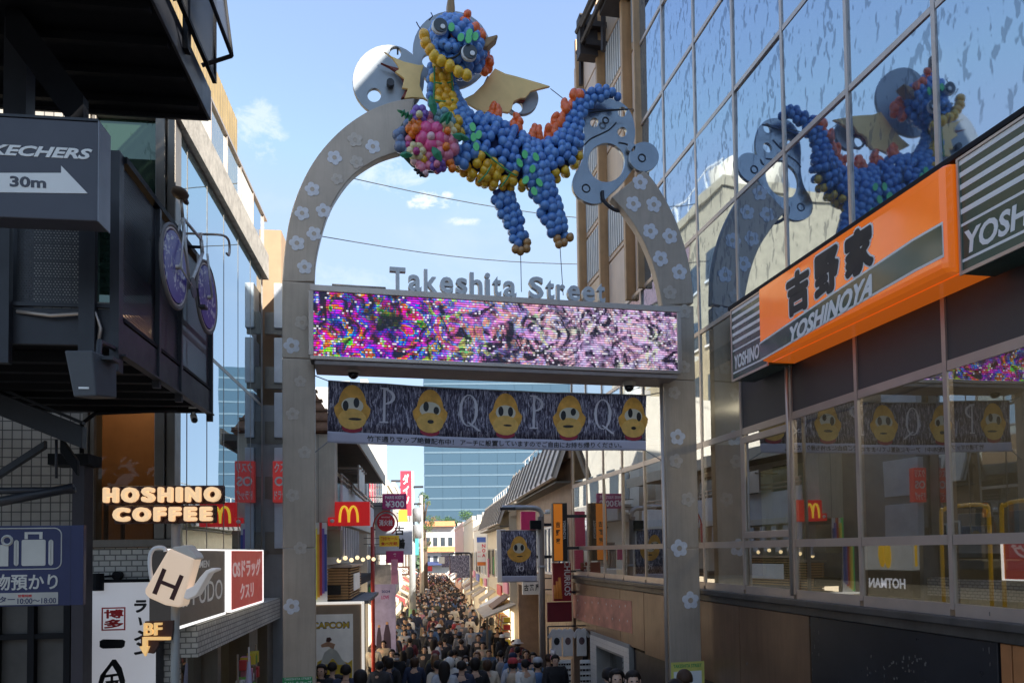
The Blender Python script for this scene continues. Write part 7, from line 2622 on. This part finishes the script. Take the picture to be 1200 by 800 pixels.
def body_mesh(J, name='body'):
    S = Sk()
    P_ = S.p
    pel = P_(J['pel'], (.125, .09))
    sp = P_(J['spine'], (.115, .085), pel)
    ch = P_(J['chest'], (.135, .095), sp)
    nk = P_(J['neck'], .05, ch)
    jw = P_((0, -.03, 1.495), (.058, .062), nk)
    hd = P_(J['head'], (.074, .086), jw)
    P_(J['top'], (.052, .06), hd)
    for n, s in (('r', -1), ('l', 1)):
        a = P_(J['hip' + n], .085, pel)
        k = P_(J['kn' + n], .055, a)
        an = P_(J['an' + n], .036, k)
        P_(J['to' + n], (.035, .028), an)
        sh = P_(J['sh' + n], .055, ch)
        el = P_(J['el' + n], .042, sh)
        wr = P_(J['wr' + n], .026, el)
        d = (Vector(J['wr' + n]) - Vector(J['el' + n])).normalized()
        side = Vector((0, -1, 0)) if abs(d.z) > .6 else Vector((s * -1, 0, 0))
        pm = P_(Vector(J['wr' + n]) + d * .06, (.028, .016), wr)
        for i in range(4):
            b0 = Vector(J['wr' + n]) + d * .085 + side * (.024 - .016 * i)
            f1 = P_(b0, .0085, pm)
            ln = (.062, .072, .066, .05)[i]
            f2 = P_(b0 + d * ln * .55 + Vector((-s * .006, 0, 0)), .0075, f1)
            P_(b0 + d * ln + Vector((-s * .016, 0, 0)), .006, f2)
        t1 = P_(Vector(J['wr' + n]) + d * .03 + side * .035, .010, pm)
        P_(Vector(J['wr' + n]) + d * .075 + side * .05, .008, t1)
    return skin_mesh(name, S.v, S.e, S.r, pel)


def top_mesh(J, puff=1., long=False, hood=False):
    S = Sk()
    P_ = S.p
    hem = (0, 0, .62 if long else .86)
    a = P_(hem, (.185 * puff, .145 * puff))
    b = P_((0, 0, .98), (.165 * puff, .125 * puff), a)
    c = P_(J['spine'], (.16 * puff, .12 * puff), b)
    d = P_((0, 0, 1.30), (.165 * puff, .118 * puff), c)
    e = P_((0, .008, 1.425), (.075, .075), d)
    if hood:
        P_((0, .06, 1.455), (.10, .06), e)
    for n in 'rl':
        sh = P_(J['sh' + n], .078 * puff, d)
        el = P_(J['el' + n], .066 * puff, sh)
        w = Vector(J['wr' + n])
        dd = (w - Vector(J['el' + n])).normalized()
        P_(w - dd * .01, .050 * puff, el)
    return skin_mesh('coat', S.v, S.e, S.r, c)


def leg_mesh(J, wide=1.):
    S = Sk()
    P_ = S.p
    pel = P_(J['pel'], (.14, .105))
    for n in 'rl':
        a = P_(J['hip' + n], .098, pel)
        k = P_(J['kn' + n], .072 * wide, a)
        an = Vector(J['an' + n])
        P_(an + Vector((0, 0, .0)), .058 * wide, k)
    return skin_mesh('trousers', S.v, S.e, S.r, pel)


def shoe_mesh(J):
    b = B()
    for n in 'rl':
        a, t = Vector(J['an' + n]), Vector(J['to' + n])
        b.tube([a + Vector((0, .045, -.045)), a + Vector((0, .0, -.04)), (a + t) / 2 + Vector((0, 0, -.012)), t + Vector((0, -.02, .0)), t + Vector((0, -.06, -.005))], [.03, .047, .044, .040, .018], 8)
    return b.mesh('shoes', SHOE, True)


def hair_mesh(style):
    b = B()
    v, f = sphere_vf(14, 10)
    hc = Vector((0, .008, 1.575))
    if style == 'short':
        vs = []
        for p_ in v:
            q = Vector((p_[0] * .097, p_[1] * .112, p_[2] * .108))
            if p_[1] < -.25 and p_[2] < .42:
                q *= .62
            if p_[2] < -.55:
                q *= .75
            vs.append(hc + q)
        b.add(vs, f)
    elif style == 'bob':
        vs = []
        for p_ in v:
            q = Vector((p_[0] * .104, p_[1] * .115, p_[2] * (.11 if p_[2] > 0 else .15)))
            if p_[1] < -.30 and p_[2] < .40:
                q.y *= .35
                q.x *= .9
            vs.append(hc + q)
        b.add(vs, f)
    elif style == 'long':
        vs = []
        for p_ in v:
            q = Vector((p_[0] * .102, p_[1] * .113, p_[2] * .11))
            if p_[2] < 0:
                q.z = p_[2] * .34
                q.y = q.y * (1.0 if p_[1] > 0 else .35) + .03
                q.x *= 1.1
            elif p_[1] < -.30 and p_[2] < .40:
                q.y *= .4
            vs.append(hc + q)
        b.add(vs, f)
    elif style == 'bun':
        return None
    return b.mesh('hair', HAIRM[0], True)


def face_mesh():
    b = B()
    b.cur = 0
    for s in (-1, 1):
        b.ball((s * .030, -.092, 1.568), (.013, .006, .008), 8, 5)
    b.cur = 1
    b.ball((0, -.024 - .012, 1.52), (.012, .012, .015), 6, 4)
    b.tube([(0, -.098, 1.565), (0, -.112, 1.54), (0, -.105, 1.53)], [.007, .011, .009], 6)
    for s in (-1, 1):
        b.ball((s * .082, .0, 1.55), (.010, .020, .03), 6, 5)
    b.cur = 2
    b.ball((0, -.094, 1.505), (.022, .006, .006), 8, 4)
    return b


face_b = face_mesh()
FACE = face_b.mesh('face', [BLK, SKIN[0], mat('lips', (.40, .14, .12), .5)], True)
KINDS = ['walk', 'walk2', 'stand', 'phone', 'photo']
PM = {}
for k in KINDS:
    J = pose(k)
    PM[k] = dict(body=body_mesh(J), coat=top_mesh(J), puffer=top_mesh(J, 1.17), long=top_mesh(J, 1.03, True), hoodie=top_mesh(J, 1.06, False, True), legs=leg_mesh(J), wide=leg_mesh(J, 1.3), shoes=shoe_mesh(J))
    for nm, me in PM[k].items():
        if nm != 'shoes':
            me.materials.clear()
            me.materials.append(SKIN[0])
HM = {s: hair_mesh(s) for s in ('short', 'bob', 'long')}
pk = B()
pk.tube([(0, .15, .98), (0, .17, 1.06), (0, .17, 1.28), (0, .15, 1.38)], [.09, .145, .14, .09], 10)
PACK = pk.mesh('backpack', SHOE, True)
pk = B()
for s in (-1, 1):
    pk.tube([(s * .10, .12, 1.40), (s * .11, -.02, 1.455), (s * .12, -.135, 1.36), (s * .13, -.145, 1.18), (s * .15, .02, 1.03)], .017, 6)
STRAP = pk.mesh('strap', SHOE, True)
mk_ = B()
v, f = sphere_vf(10, 8)
mk_.add([(p_[0] * .066, -.045 + p_[1] * .060, 1.512 + p_[2] * .042) for p_ in v], f)
MASK = mk_.mesh('face_mask', MASKM, True)
ht = B().lathe([(.001, 1.70), (.07, 1.69), (.108, 1.64), (.118, 1.585), (.112, 1.58)], (0, .005, 0), 14)
BEANIE = ht.mesh('hat', SHOE, True)
ht = B().lathe([(.001, 1.695), (.085, 1.685), (.105, 1.63), (.11, 1.60), (.19, 1.575), (.19, 1.57)], (0, .005, 0), 16)
BUCKET = ht.mesh('hat', SHOE, True)
pt = B().box(-.04, .04, -.30, -.29, 1.20, 1.33)
PHONE = pt.mesh('phone', BLK)
hd_ = B()
v, f = sphere_vf(12, 9)
hd_.add([(p_[0] * .122, .02 + p_[1] * .125 + (.05 if p_[1] < -.4 and p_[2] < .5 else 0), 1.575 + p_[2] * .135) for p_ in v], f)
HOODUP = hd_.mesh('hood', SHOE, True)


def person(x, y, rz, label, group=None, kind='walk', coat='black', top='coat', pants=0, hair='short', hcol=0, pack=None, mask=False, hat=None, hatc='black', scale=1., skin=0, shoes=0, hood=False):
    fr = Fr(x, y, gz(y) + .012, rz)
    t = thing('person', label, 'person', fr, group)
    t.scale = (scale,) * 3
    M_ = PM[kind]
    inst('body', M_['body'], t, mat=SKIN[skin])
    inst('coat', M_[top], t, mat=COATS[coat])
    inst('trousers', M_['wide' if pants in (3, 4) else 'legs'], t, mat=PANTS[pants])
    inst('shoes', M_['shoes'], t, mat=SHOEW if shoes else SHOE)
    inst('face', FACE, t)
    if hood:
        inst('hood', HOODUP, t, mat=COATS[coat])
    elif hat:
        inst('hat', BEANIE if hat == 'beanie' else BUCKET, t, mat=COATS[hatc])
    if hair:
        inst('hair', HM[hair], t, mat=HAIRM[hcol], scale=(.97,) * 3 if hat else (1, 1, 1), loc=(0, 0, .03) if hat and False else (0, 0, 0))
    if pack:
        inst('backpack', PACK, t, mat=COATS[pack])
        inst('strap', STRAP, t, mat=COATS[pack])
    if mask:
        inst('face_mask', MASK, t)
    if kind == 'phone':
        inst('phone', PHONE, t)
    return t


def at_px(px, Y):
    d = ray(px, 700)
    return C.x + d.x * Y / d.y


AWAY, TOWARD = math.pi, 0.
TAKEN = []


def put(px, Y, face, label, **k):
    x = at_px(px, Y)
    TAKEN.append((x, Y))
    return person(x, Y, (AWAY if face == 'away' else TOWARD) + k.pop('turn', 0.), label, **k)


# the nearest people, each with its own look
NEAR = [
    (464, 19.5, 'to', 'person in a black puffer jacket and white face mask walking toward the viewer', dict(coat='black', top='puffer', pants=4, mask=True)),
    (459, 21.5, 'to', 'dark haired person in a light grey coat just behind the black puffer jacket', dict(coat='lightgrey', top='long', pants=0)),
    (389, 14.2, 'away', 'dark haired person in a black jacket standing in front of the white poster', dict(coat='black', kind='stand', pants=0)),
    (422, 10.6, 'away', 'nearest dark haired head at the bottom edge left of centre', dict(coat='charcoal', hair='bob')),
    (449, 24.5, 'to', 'woman in a long pale beige coat standing by the lilac poster', dict(coat='beige', top='long', kind='stand', hair='long')),
    (437, 23.2, 'to', 'brown haired person in a cream coat standing by the red pole', dict(coat='cream', top='long', kind='stand', hair='bob', hcol=1)),
    (474, 30, 'to', 'woman in a grey top and pink trousers by the accessory stalls on the left', dict(coat='lightgrey', kind='phone', hair='long', pants=5)),
    (528, 20.5, 'away', 'person in a pale hoodie with a dark backpack in the middle of the crowd', dict(coat='cream', top='hoodie', pack='black', hair='short')),
    (526, 16.8, 'away', 'person with a white hood up near the bottom centre', dict(coat='white', top='hoodie', hood=True, hair=None)),
    (512, 15.2, 'away', 'short haired person in a cream jacket at the bottom left of the white hood', dict(coat='cream', top='coat', hair='short', turn=.5)),
    (509, 18.4, 'away', 'person with long light brown hair left of the white hood', dict(coat='black', hair='long', hcol=2)),
    (520, 13.2, 'away', 'person with long black hair and light grey coat at the bottom edge', dict(coat='lightgrey', hair='long')),
    (540, 13.6, 'away', 'dark haired person in a dark jacket at the bottom edge right of the white hood', dict(coat='navy', hair='short')),
    (551.5, 31, 'to', 'woman in a light grey sweater and dark trousers walking arm in arm toward the viewer', dict(coat='lightgrey', pants=0, hair='long', hcol=1)),
    (564, 31.4, 'to', 'man in a denim blue jacket next to the woman in the light grey sweater', dict(coat='denim', pants=1, hair='short')),
    (582, 31, 'to', 'person all in black holding up a phone beside the kiosk planter', dict(coat='black', kind='photo', pants=0)),
    (571, 32.5, 'to', 'person in a blue coat half hidden behind the denim jacket', dict(coat='blue', top='long', pants=1)),
    (542, 34, 'to', 'person in a long grey overcoat left of the grey sweater', dict(coat='grey', top='long', pants=0)),
    (576, 40, 'away', 'person in a cream jacket with a small black backpack near the kiosk', dict(coat='cream', pack='black', pants=3)),
    (532, 44, 'away', 'broad person in a pale cream coat further down the lane', dict(coat='cream', top='puffer', hair='short')),
    (507, 45, 'to', 'brown haired person in a light grey coat far left in the crowd', dict(coat='lightgrey', hair='bob', hcol=1)),
    (514, 33, 'away', 'person with a white bucket hat and black jacket', dict(coat='black', hat='bucket', hatc='white')),
    (527, 33, 'away', 'person in a white jacket with a dark backpack behind the bucket hat', dict(coat='white', pack='charcoal')),
    (545, 17.5, 'to', 'person with a white mask glancing back in the middle of the crowd', dict(coat='charcoal', mask=True, hair='long')),
    (570, 15.5, 'away', 'person with bobbed brown hair and a cream coat near the bottom', dict(coat='cream', hair='bob', hcol=1)),
    (556, 14.2, 'away', 'tall person with bobbed black hair at the bottom centre right', dict(coat='black', hair='bob', scale=1.03)),
    (600, 16.2, 'away', 'person with a red cap and light backpack at the bottom right of the crowd', dict(coat='lightgrey', hat='beanie', hatc='red', pack='beige')),
    (600, 18.2, 'away', 'person in a light blue jacket with a navy beanie', dict(coat='blue', hat='beanie', hatc='navy', pack='navy')),
    (614, 15.2, 'away', 'black haired man in a white shirt beside the lamp post', dict(coat='white', hair='short', turn=.6)),
    (624, 18.5, 'to', 'person in a dark blue jacket standing by the lamp post', dict(coat='navy', kind='stand', hair='short')),
    (616, 20, 'to', 'person in a maroon coat left of the lamp post', dict(coat='maroon', hair='long', hcol=1)),
    (629, 16.4, 'away', 'person with a pale beanie and blue backpack against the lamp post', dict(coat='olive', hat='beanie', hatc='lightgrey', pack='blue')),
    (721, 8.9, 'to', 'man with black bobbed fringe at the bottom edge left of the right pillar', dict(coat='black', hair='bob', kind='stand')),
    (740, 8.5, 'to', 'man with short black hair looking up, just left of the right pillar', dict(coat='charcoal', hair='short', kind='stand')),
    (712, 9.8, 'away', 'person with a grey hood at the bottom edge by the tiled entrance', dict(coat='grey', top='hoodie', hair='short')),
    (789, 7.6, 'away', 'black haired head in front of the yellow sticker on the right pillar', dict(coat='black', hair='short')),
    (800, 8.6, 'away', 'brown haired head just behind the black haired head at the right pillar', dict(coat='brown', hair='short', hcol=1)),
    (485, 17.3, 'away', 'person in a dark navy coat with brown bobbed hair right of the black puffer jacket', dict(coat='navy', hair='bob', hcol=1)),
    (497, 22.5, 'to', 'dark haired woman in a charcoal coat left of the pale hoodie', dict(coat='charcoal', top='long', hair='long')),
    (480, 25.5, 'away', 'person in a maroon jumper and black bag among the dark coats', dict(coat='maroon', hair='short', pack='black')),
    (558, 19.5, 'to', 'ginger haired person in an olive jacket behind the bobbed hair', dict(coat='olive', hair='long', hcol=2)),
    (586, 19.8, 'away', 'person with a grey backpack walking away left of the red cap', dict(coat='black', pack='grey', hair='short')),
    (565, 23.5, 'to', 'pair member in a beige coat facing the viewer behind the ginger hair', dict(coat='beige', hair='bob')),
    (444, 15.5, 'away', 'black haired person with a charcoal hood at the bottom left', dict(coat='charcoal', top='hoodie', hair='short')),
    (405, 12.4, 'away', 'dark head in a navy coat at the bottom edge by the poster', dict(coat='navy', hair='short')),
    (376, 12.6, 'to', 'dark coated person at the foot of the left pillar', dict(coat='black', hair='bob', kind='stand')),
]
for (px, Y, fc, lab, k) in NEAR:
    put(px, Y, 'away' if fc == 'away' else 'to', lab, **k)

# the rest of the crowd
CW = ['black'] * 9 + ['charcoal'] * 5 + ['navy'] * 5 + ['brown', 'brown', 'beige', 'beige', 'white', 'white', 'grey', 'grey', 'cream', 'blue', 'olive', 'olive', 'maroon', 'pink', 'lightgrey', 'denim', 'red']
CNAME = dict(lightgrey='light grey', denim='denim blue')
HN = {('short', 0): 'short black hair', ('bob', 0): 'bobbed black hair', ('long', 0): 'long black hair', ('short', 1): 'short brown hair', ('bob', 1): 'bobbed brown hair', ('long', 1): 'long brown hair', ('short', 2): 'short light brown hair', ('bob', 2): 'bobbed light brown hair', ('long', 2): 'long light brown hair'}
FAR = []
tries = 0
Y = 11.
placed = list(TAKEN)
cands = []
NP = [(600 + FPX * x / Y, Y) for x, Y in TAKEN]
while tries < 60000 and len(cands) < 760:
    tries += 1
    Y = 15.5 + (prn.random() ** 1.0) * 116
    lo, hi = lx(Y) + .75, rx(Y) - .55
    if Y < 17:
        hi = min(hi, 2.0 - .196 * (Y - 10))
        lo = max(lo, at_px(384, Y))
    if Y < 24:
        lo += .3
    x = prn.uniform(lo, hi)
    dmin = .80 if Y < 18 else (1.0 if Y < 48 else .72)
    if any(abs(Y - b) < dmin and (x - a) ** 2 + (Y - b) ** 2 < dmin * dmin for a, b in placed):
        continue
    if 26.3 < Y < 32 and at_px(535, Y) < x < at_px(592, Y) and prn.random() < .7:
        continue
    if Y < 34 and any(Yn > Y and abs(600 + FPX * x / Y - pn) < 260 / Y and Yn - Y < 8 for pn, Yn in NP) and prn.random() < .93:
        continue
    placed.append((x, Y))
    cands.append((x, Y))
HATS = [None, None, None, None, 'beanie', None, None, None, None, None, 'bucket', None, None]
HATC = ['black', 'beige', 'navy', 'white', 'maroon', 'grey', 'cream']
cands.sort(key=lambda q: q[1])
seen = {}
for i, (x, Y) in enumerate(cands):
    coat = prn.choice(CW)
    hair = prn.choice(['short', 'short', 'bob', 'long'])
    hc_ = prn.choice([0, 0, 0, 0, 1, 1, 2])
    to = prn.random() < .45
    for attempt in range(12 if i < 245 else 0):
        if attempt:
            coat, hair, hc_, to = prn.choice(CW), prn.choice(['short', 'bob', 'long']), prn.choice([0, 0, 0, 1, 1, 2]), prn.random() < .45
        top = prn.choice(['coat', 'coat', 'puffer', 'long', 'hoodie'])
        pack = prn.choice(['black', 'grey', 'navy', 'beige']) if (not to and prn.random() < .3) else None
        msk = to and prn.random() < .3
        zone = 'near the front' if Y < 20 else ('in the middle' if Y < 32 else 'far back')
        tn = dict(coat='coat', puffer='padded jacket', long='long coat', hoodie='hooded top')[top]
        fr_l = (x - lx(Y)) / (rx(Y) - lx(Y))
        zx = 'left edge' if fr_l < .25 else ('centre left' if fr_l < .5 else ('centre right' if fr_l < .72 else 'right edge'))
        zy = ['first', 'second', 'third', 'fourth', 'fifth', 'sixth'][min(5, int((Y - 11) / 6))]
        lab = '%s, %s %s, %s, %s%s, %s crowd row' % (HN[(hair, hc_)], CNAME.get(coat, coat), tn, 'facing viewer' if to else 'walking away', ('%s backpack, ' % pack) if pack else ('white mask, ' if msk else ''), zx, zy)
        if lab not in seen:
            break
    if i < 245:
        seen[lab] = 1
        person(x, Y, (TOWARD if to else AWAY) + prn.uniform(-.45, .45), lab, 'dense crowd filling the lane', prn.choice(['walk', 'walk2', 'walk', 'stand', 'phone' if to else 'walk2']), coat, top, prn.choice([0, 0, 0, 1, 1, 2, 3]), hair, hc_, pack, msk, HATS[i % len(HATS)], HATC[i % len(HATC)], prn.uniform(.92, 1.06), prn.choice([0, 0, 1]), prn.choice([0, 0, 1]))
    else:
        FAR.append((x, Y, coat, hc_, to))
# beyond those: one mesh of simpler figures
cm = B()
cmats = [COATS[k] for k in COATS] + HAIRM + [SKIN[0], PANTS[0], PANTS[1]]
cidx = {k: i for i, k in enumerate(COATS)}
nC = len(COATS)
for (x, Y, coat, hc_, to) in FAR:
    g_ = gz(Y)
    s = prn.uniform(.92, 1.06)
    cm.cur = nC + 4 + prn.randrange(2)
    for d in (-.09, .09):
        cm.tube([(x + d * s, Y + prn.uniform(-.12, .12), g_), (x + d * s, Y, g_ + .88 * s)], [.06 * s, .09 * s], 5)
    cm.cur = cidx[coat]
    cm.tube([(x, Y, g_ + .78 * s), (x, Y, g_ + 1.15 * s), (x, Y, g_ + 1.36 * s), (x, Y, g_ + 1.46 * s)], [.19 * s, .185 * s, .20 * s, .07 * s], 7)
    for d in (-1, 1):
        cm.tube([(x + d * .20 * s, Y, g_ + 1.36 * s), (x + d * .26 * s, Y, g_ + 1.1 * s), (x + d * .24 * s, Y - .08, g_ + .9 * s)], [.07 * s, .06 * s, .05 * s], 5)
    cm.cur = nC + 3
    cm.ball((x, Y, g_ + 1.55 * s), (.08 * s, .09 * s, .11 * s), 7, 5)
    cm.cur = nC + hc_
    cm.ball((x, Y + (.03 if to else -.03), g_ + 1.585 * s), (.10 * s, .095 * s, .105 * s), 7, 5)
o = cm.obj('far_crowd', cmats, None, True)
tag(o, 'dense mass of dark coated people filling the far part of the lane', 'crowd')
o['kind'] = 'stuff'

# ------------------------------------------------------------------ polished steel ornament plates behind the dragon
def plate(name, outline, holes, y, th, mt, parent, px=True):
    """flat steel plate with round holes; outline and holes in pixels on the arch's plane at depth y"""
    cu = bpy.data.curves.new(name, 'CURVE')
    cu.dimensions = '2D'
    cu.fill_mode = 'BOTH'
    cu.extrude = th / 2
    cu.bevel_depth = .006

    def add(pts):
        sp = cu.splines.new('POLY')
        sp.points.add(len(pts) - 1)
        for p_, q_ in zip(sp.points, pts):
            p_.co = (q_[0], q_[1], 0, 1)
        sp.use_cyclic_u = True
    add([Dl(p_[0], p_[1], y) for p_ in outline])
    for (cx_, cy_, rx_, ry_, *rot) in holes:
        c_, s_ = (math.cos(rot[0]), math.sin(rot[0])) if rot else (1, 0)
        add([Dl(cx_ + rx_ * math.cos(t) * c_ - ry_ * math.sin(t) * s_, cy_ + rx_ * math.cos(t) * s_ + ry_ * math.sin(t) * c_, y) for t in [i * math.pi / 12 for i in range(24)]])
    o = bpy.data.objects.new(name, cu)
    col.objects.link(o)
    me = bpy.data.meshes.new_from_object(o.evaluated_get(bpy.context.evaluated_depsgraph_get()))
    bpy.data.objects.remove(o)
    bpy.data.curves.remove(cu)
    me.name = name
    for v in me.vertices:
        v.co = (v.co.x, y + v.co.z, v.co.y)
    me.materials.clear()
    me.materials.append(mt)
    o = bpy.data.objects.new(name, me)
    return link(o, parent)


def circ(cx_, cy_, r, n=36, ry=None):
    return [(cx_ + r * math.cos(2 * math.pi * i / n), cy_ + (ry or r) * math.sin(2 * math.pi * i / n)) for i in range(n)]


PLT = mat('hazy_polished_steel', (.30, .33, .36), .45, .5, var=.08, vs=3, bump=.06, bs=5)
cl = thing('steel_cloud_ornament', 'large pale polished steel discs with round holes behind the left wing and head', 'ornament', FA)
plate('disc', circ(455, 96, 41.5), [(438.5, 113, 8.5, 8.5), (463, 64, 7.5, 8)], .20, .05, PLT, cl)
plate('disc', circ(529, 60, 45), [(503, 73, 9, 9)], .30, .05, PLT, cl)
plate('disc', circ(612, 117, 18), [(604, 127, 8.5, 8)], .27, .06, PLT, cl)
bx_ = Dl(457.5, 98, .1)
B().tube([(bx_[0], .14, bx_[1]), (bx_[0], .06, bx_[1])], .055, 14).obj('stud', GREYM, cl)
for (pa, pb) in (((466, 64), (466, 55)), ((564, 106), (572, 90)), ((505, 118), (503, 113))):
    a_, b_ = Dl(*pa, .2), Dl(*pb, .2)
    B().tube([(a_[0], .2, a_[1]), (b_[0], .2, b_[1])], .014, 6).obj('support_rod', GREYM, cl)
Z3 = lambda x, y: (560 + x / 3.636, 90 + y / 3.636)
cr2 = thing('steel_swirl_ornament', 'grey polished steel plate with oval hole and round discs at the dragon tail', 'ornament', FA)
ol = [(452, 250), (450, 190), (455, 145), (490, 108), (540, 98), (600, 112), (640, 145), (660, 195), (666, 250), (655, 320), (660, 380), (640, 420), (600, 470), (560, 505), (530, 535), (490, 545), (445, 530), (412, 500), (402, 462), (412, 420), (438, 375), (452, 320)]
hol = [(545, 370, 80, 84), (494, 200, 19, 21), (612, 155, 20, 22), (612, 240, 21, 22)]
plate('plate', smooth_pts([Z3(*p_) for p_ in ol] + [Z3(*ol[0])], 4)[:-1], [(*Z3(h_[0], h_[1]), h_[2] / 3.636, h_[3] / 3.636) for h_ in hol], .17, .05, SILVER, cr2)
plate('disc', circ(*Z3(705, 345), 17), [(*Z3(652, 305), 4.5, 5)], .10, .05, SILVER, cr2)
for (c_, r_) in ((Z3(700, 345), 4.4), (Z3(468, 465), 4.6), (Z3(545, 185), 3.5)):
    x, z = Dl(*c_, .06)
    B().tube([(x + r_ * PXM * math.cos(t), .068 if r_ < 4.5 else .14, z + r_ * PXM * math.sin(t)) for t in [i * math.pi / 10 for i in range(20)]], .012, 6, True).obj('ring', GREYM, cr2, True)
for pts in ([(455, 290), (480, 265), (520, 245), (560, 225), (590, 195)], [(470, 160), (490, 150), (600, 140), (640, 138)], [(600, 280), (640, 290), (655, 330)]):
    B().tube([(Dl(*Z3(*p_), .13)[0], .138, Dl(*Z3(*p_), .13)[1]) for p_ in smooth_pts(pts, 4)], .012, 6).obj('seam_rod', GREYM, cr2, True)
hk2 = [Dl(*p_, .12) for p_ in smooth_pts([(706, 224), (707, 234), (714, 242), (724, 247), (732, 245)], 4)]
B().tube([(q_[0], .12, q_[1]) for q_ in hk2], .028, 8).obj('hook', GREYM, cr2, True)
# guy wires of the dragon
gw = thing('guy_wires', 'thin grey wires holding the dragon to the screen and the tail plate', 'wire', FA)
for pa, pb in (((610, 294), (611, 342)), ((656, 286), (660, 346)), ((645, 104), (668, 122)), ((664, 129), (742, 128))):
    a_, b_ = Dl(*pa, -.05), Dl(*pb, -.05)
    B().tube([(a_[0], -.05, a_[1]), (b_[0], -.05, b_[1])], .006, 5).obj('wire', GREYM, gw)

# ------------------------------------------------------------------ flower bouquet of small balloons
bq = thing('balloon_bouquet', 'bouquet of pink, orange, purple and cream balloon flowers under the dragon neck', 'bouquet', FA)
FC = {n_: balloon_mat(n_ + '_balloon', c_) for n_, c_ in dict(hot_pink=(.78, .09, .28), rose=(.72, .22, .32), pale_pink=(.76, .48, .50), orange_flower=(.82, .20, .01), purple=(.20, .09, .42), cream=(.72, .63, .34), magenta=(.42, .03, .20), blue_grey=(.14, .20, .34), teal=(.16, .32, .36), yellow_gold=(.68, .40, .02)).items()}
YB = -.36


def fb_(px, py, r, c_, dy=0.):
    y = YB + dy
    x, z = Dl(px, py, y)
    k = r * PXM * 1.05
    inst('balloon', bmesh_of(FC[c_]), bq, (x, y, z), (brnd.uniform(-.5, .5), brnd.uniform(-.5, .5), 0), (k, k, k))


def flower(px, py, ring, r, c_, cc_, n=5, rc=None, ph=0.):
    for k in range(n):
        t = ph + 2 * math.pi * k / n
        fb_(px + ring * math.cos(t), py + ring * math.sin(t), r, c_, -.03)
    fb_(px, py, rc or r * .72, cc_, -.11)


flower(491.5, 134, 6.5, 4.6, 'purple', 'cream', 6, 3.8)
flower(487, 151, 7, 4.8, 'orange_flower', 'orange_flower', 6, 4.6)
flower(505, 160, 10.5, 7.6, 'hot_pink', 'pale_pink', 5, 4.4, -.9)
flower(524.5, 153.5, 6.8, 4.0, 'cream', 'orange_flower', 6, 3.8)
flower(523, 172, 9.5, 6.2, 'rose', 'orange_flower', 6, 4.2, .3)
flower(488, 177, 7.2, 4.2, 'cream', 'magenta', 6, 3.8)
flower(512, 192, 6, 4.0, 'purple', 'rose', 5, 3.6)
for (px, py) in ((471, 155), (469, 164), (473, 172), (479, 178), (466, 158), (478, 146), (468, 172)):
    fb_(px, py, 5.6, 'blue_grey', .05)
for (px, py) in ((514, 134), (521, 131), (519, 139), (527, 137), (524, 144), (512, 141), (530, 143)):
    fb_(px, py, 4.6, 'teal', .0)
for (px, py, r, c_) in ((503, 136, 4.8, 'rose'), (504, 145, 5.2, 'rose'), (512, 148, 4.4, 'pale_pink'), (479, 163, 4, 'rose'), (503, 183, 5, 'rose'), (503, 194, 4.8, 'rose'), (494, 197, 5.6, 'rose'), (498, 203, 4, 'pale_pink'), (496, 187, 4.6, 'yellow_gold'), (485, 189, 4, 'pale_pink'), (491, 193, 4.4, 'rose'),
                        (527, 190, 5, 'orange_flower'), (530, 197, 4.4, 'orange_flower'), (521, 186, 4.8, 'rose'), (497, 172, 4.6, 'rose'), (512, 200, 3.6, 'rose'), (519, 197, 3.8, 'purple'), (497, 143, 4.4, 'blue_grey'), (479, 170, 4, 'magenta'), (515, 164, 4.4, 'hot_pink'), (534, 160, 4.2, 'yellow_gold'), (535, 150, 4.6, 'yellow_gold'), (538, 142, 4.6, 'yellow_gold')):
    fb_(px, py, r, c_, -.0)
bx3 = Dl(502, 167, YB + .16)
B().ball((bx3[0], YB + .16, bx3[1]), (34 * PXM, .16, 34 * PXM), 14, 10).obj('bouquet_core', mat('bouquet_dark_green', (.03, .06, .045), .8), bq, True)


def leaf_at(px, py, ln, wd, ang, mt=DKLEAF, dy=-.14, nm='leaf'):
    y = YB + dy
    x, z = Dl(px, py, y)
    c_, s_ = math.cos(ang), math.sin(ang)
    pts = [(-1, 0), (-.6, .7), (0, 1), (.6, .65), (1, 0), (.6, -.65), (0, -1), (-.6, -.7)]
    v = []
    for (u_, w_) in pts:
        a_, b_ = u_ * ln * PXM, w_ * wd * PXM
        v.append((x + a_ * c_ - b_ * s_, y - .03 * (1 - abs(u_)) + .02 * abs(w_), z + a_ * s_ + b_ * c_))
    m_, e1_, e2_ = (x, y - .045, z), v[0], v[4]
    vs = v + [m_]
    fs = [(i, (i + 1) % 8, 8) for i in range(8)]
    o = B().add(vs, fs).obj(nm, mt, bq)
    mm = o.modifiers.new('thickness', 'SOLIDIFY')
    mm.thickness = .008
    return o


for a_ in ((512, 181, 9, 4.6, -1.0), (540, 161, 9.5, 4, -.15), (507, 124, 11, 4.2, -1.35), (476, 182, 7, 3.5, .1), (521, 138, 9, 2.6, .9), (526, 139, 8, 2.4, 1.2)):
    leaf_at(*a_)
for k in range(6):
    leaf_at(470 + k * 2.2, 132 + k * 1.2, 4.6, 1.4, 1.2 if k % 2 else -.5)
for k in range(5):
    leaf_at(488 + k * 1.8, 200 + k * 1.5, 3.2, 1.2, 1.3 if k % 2 else -.3, GREYM)
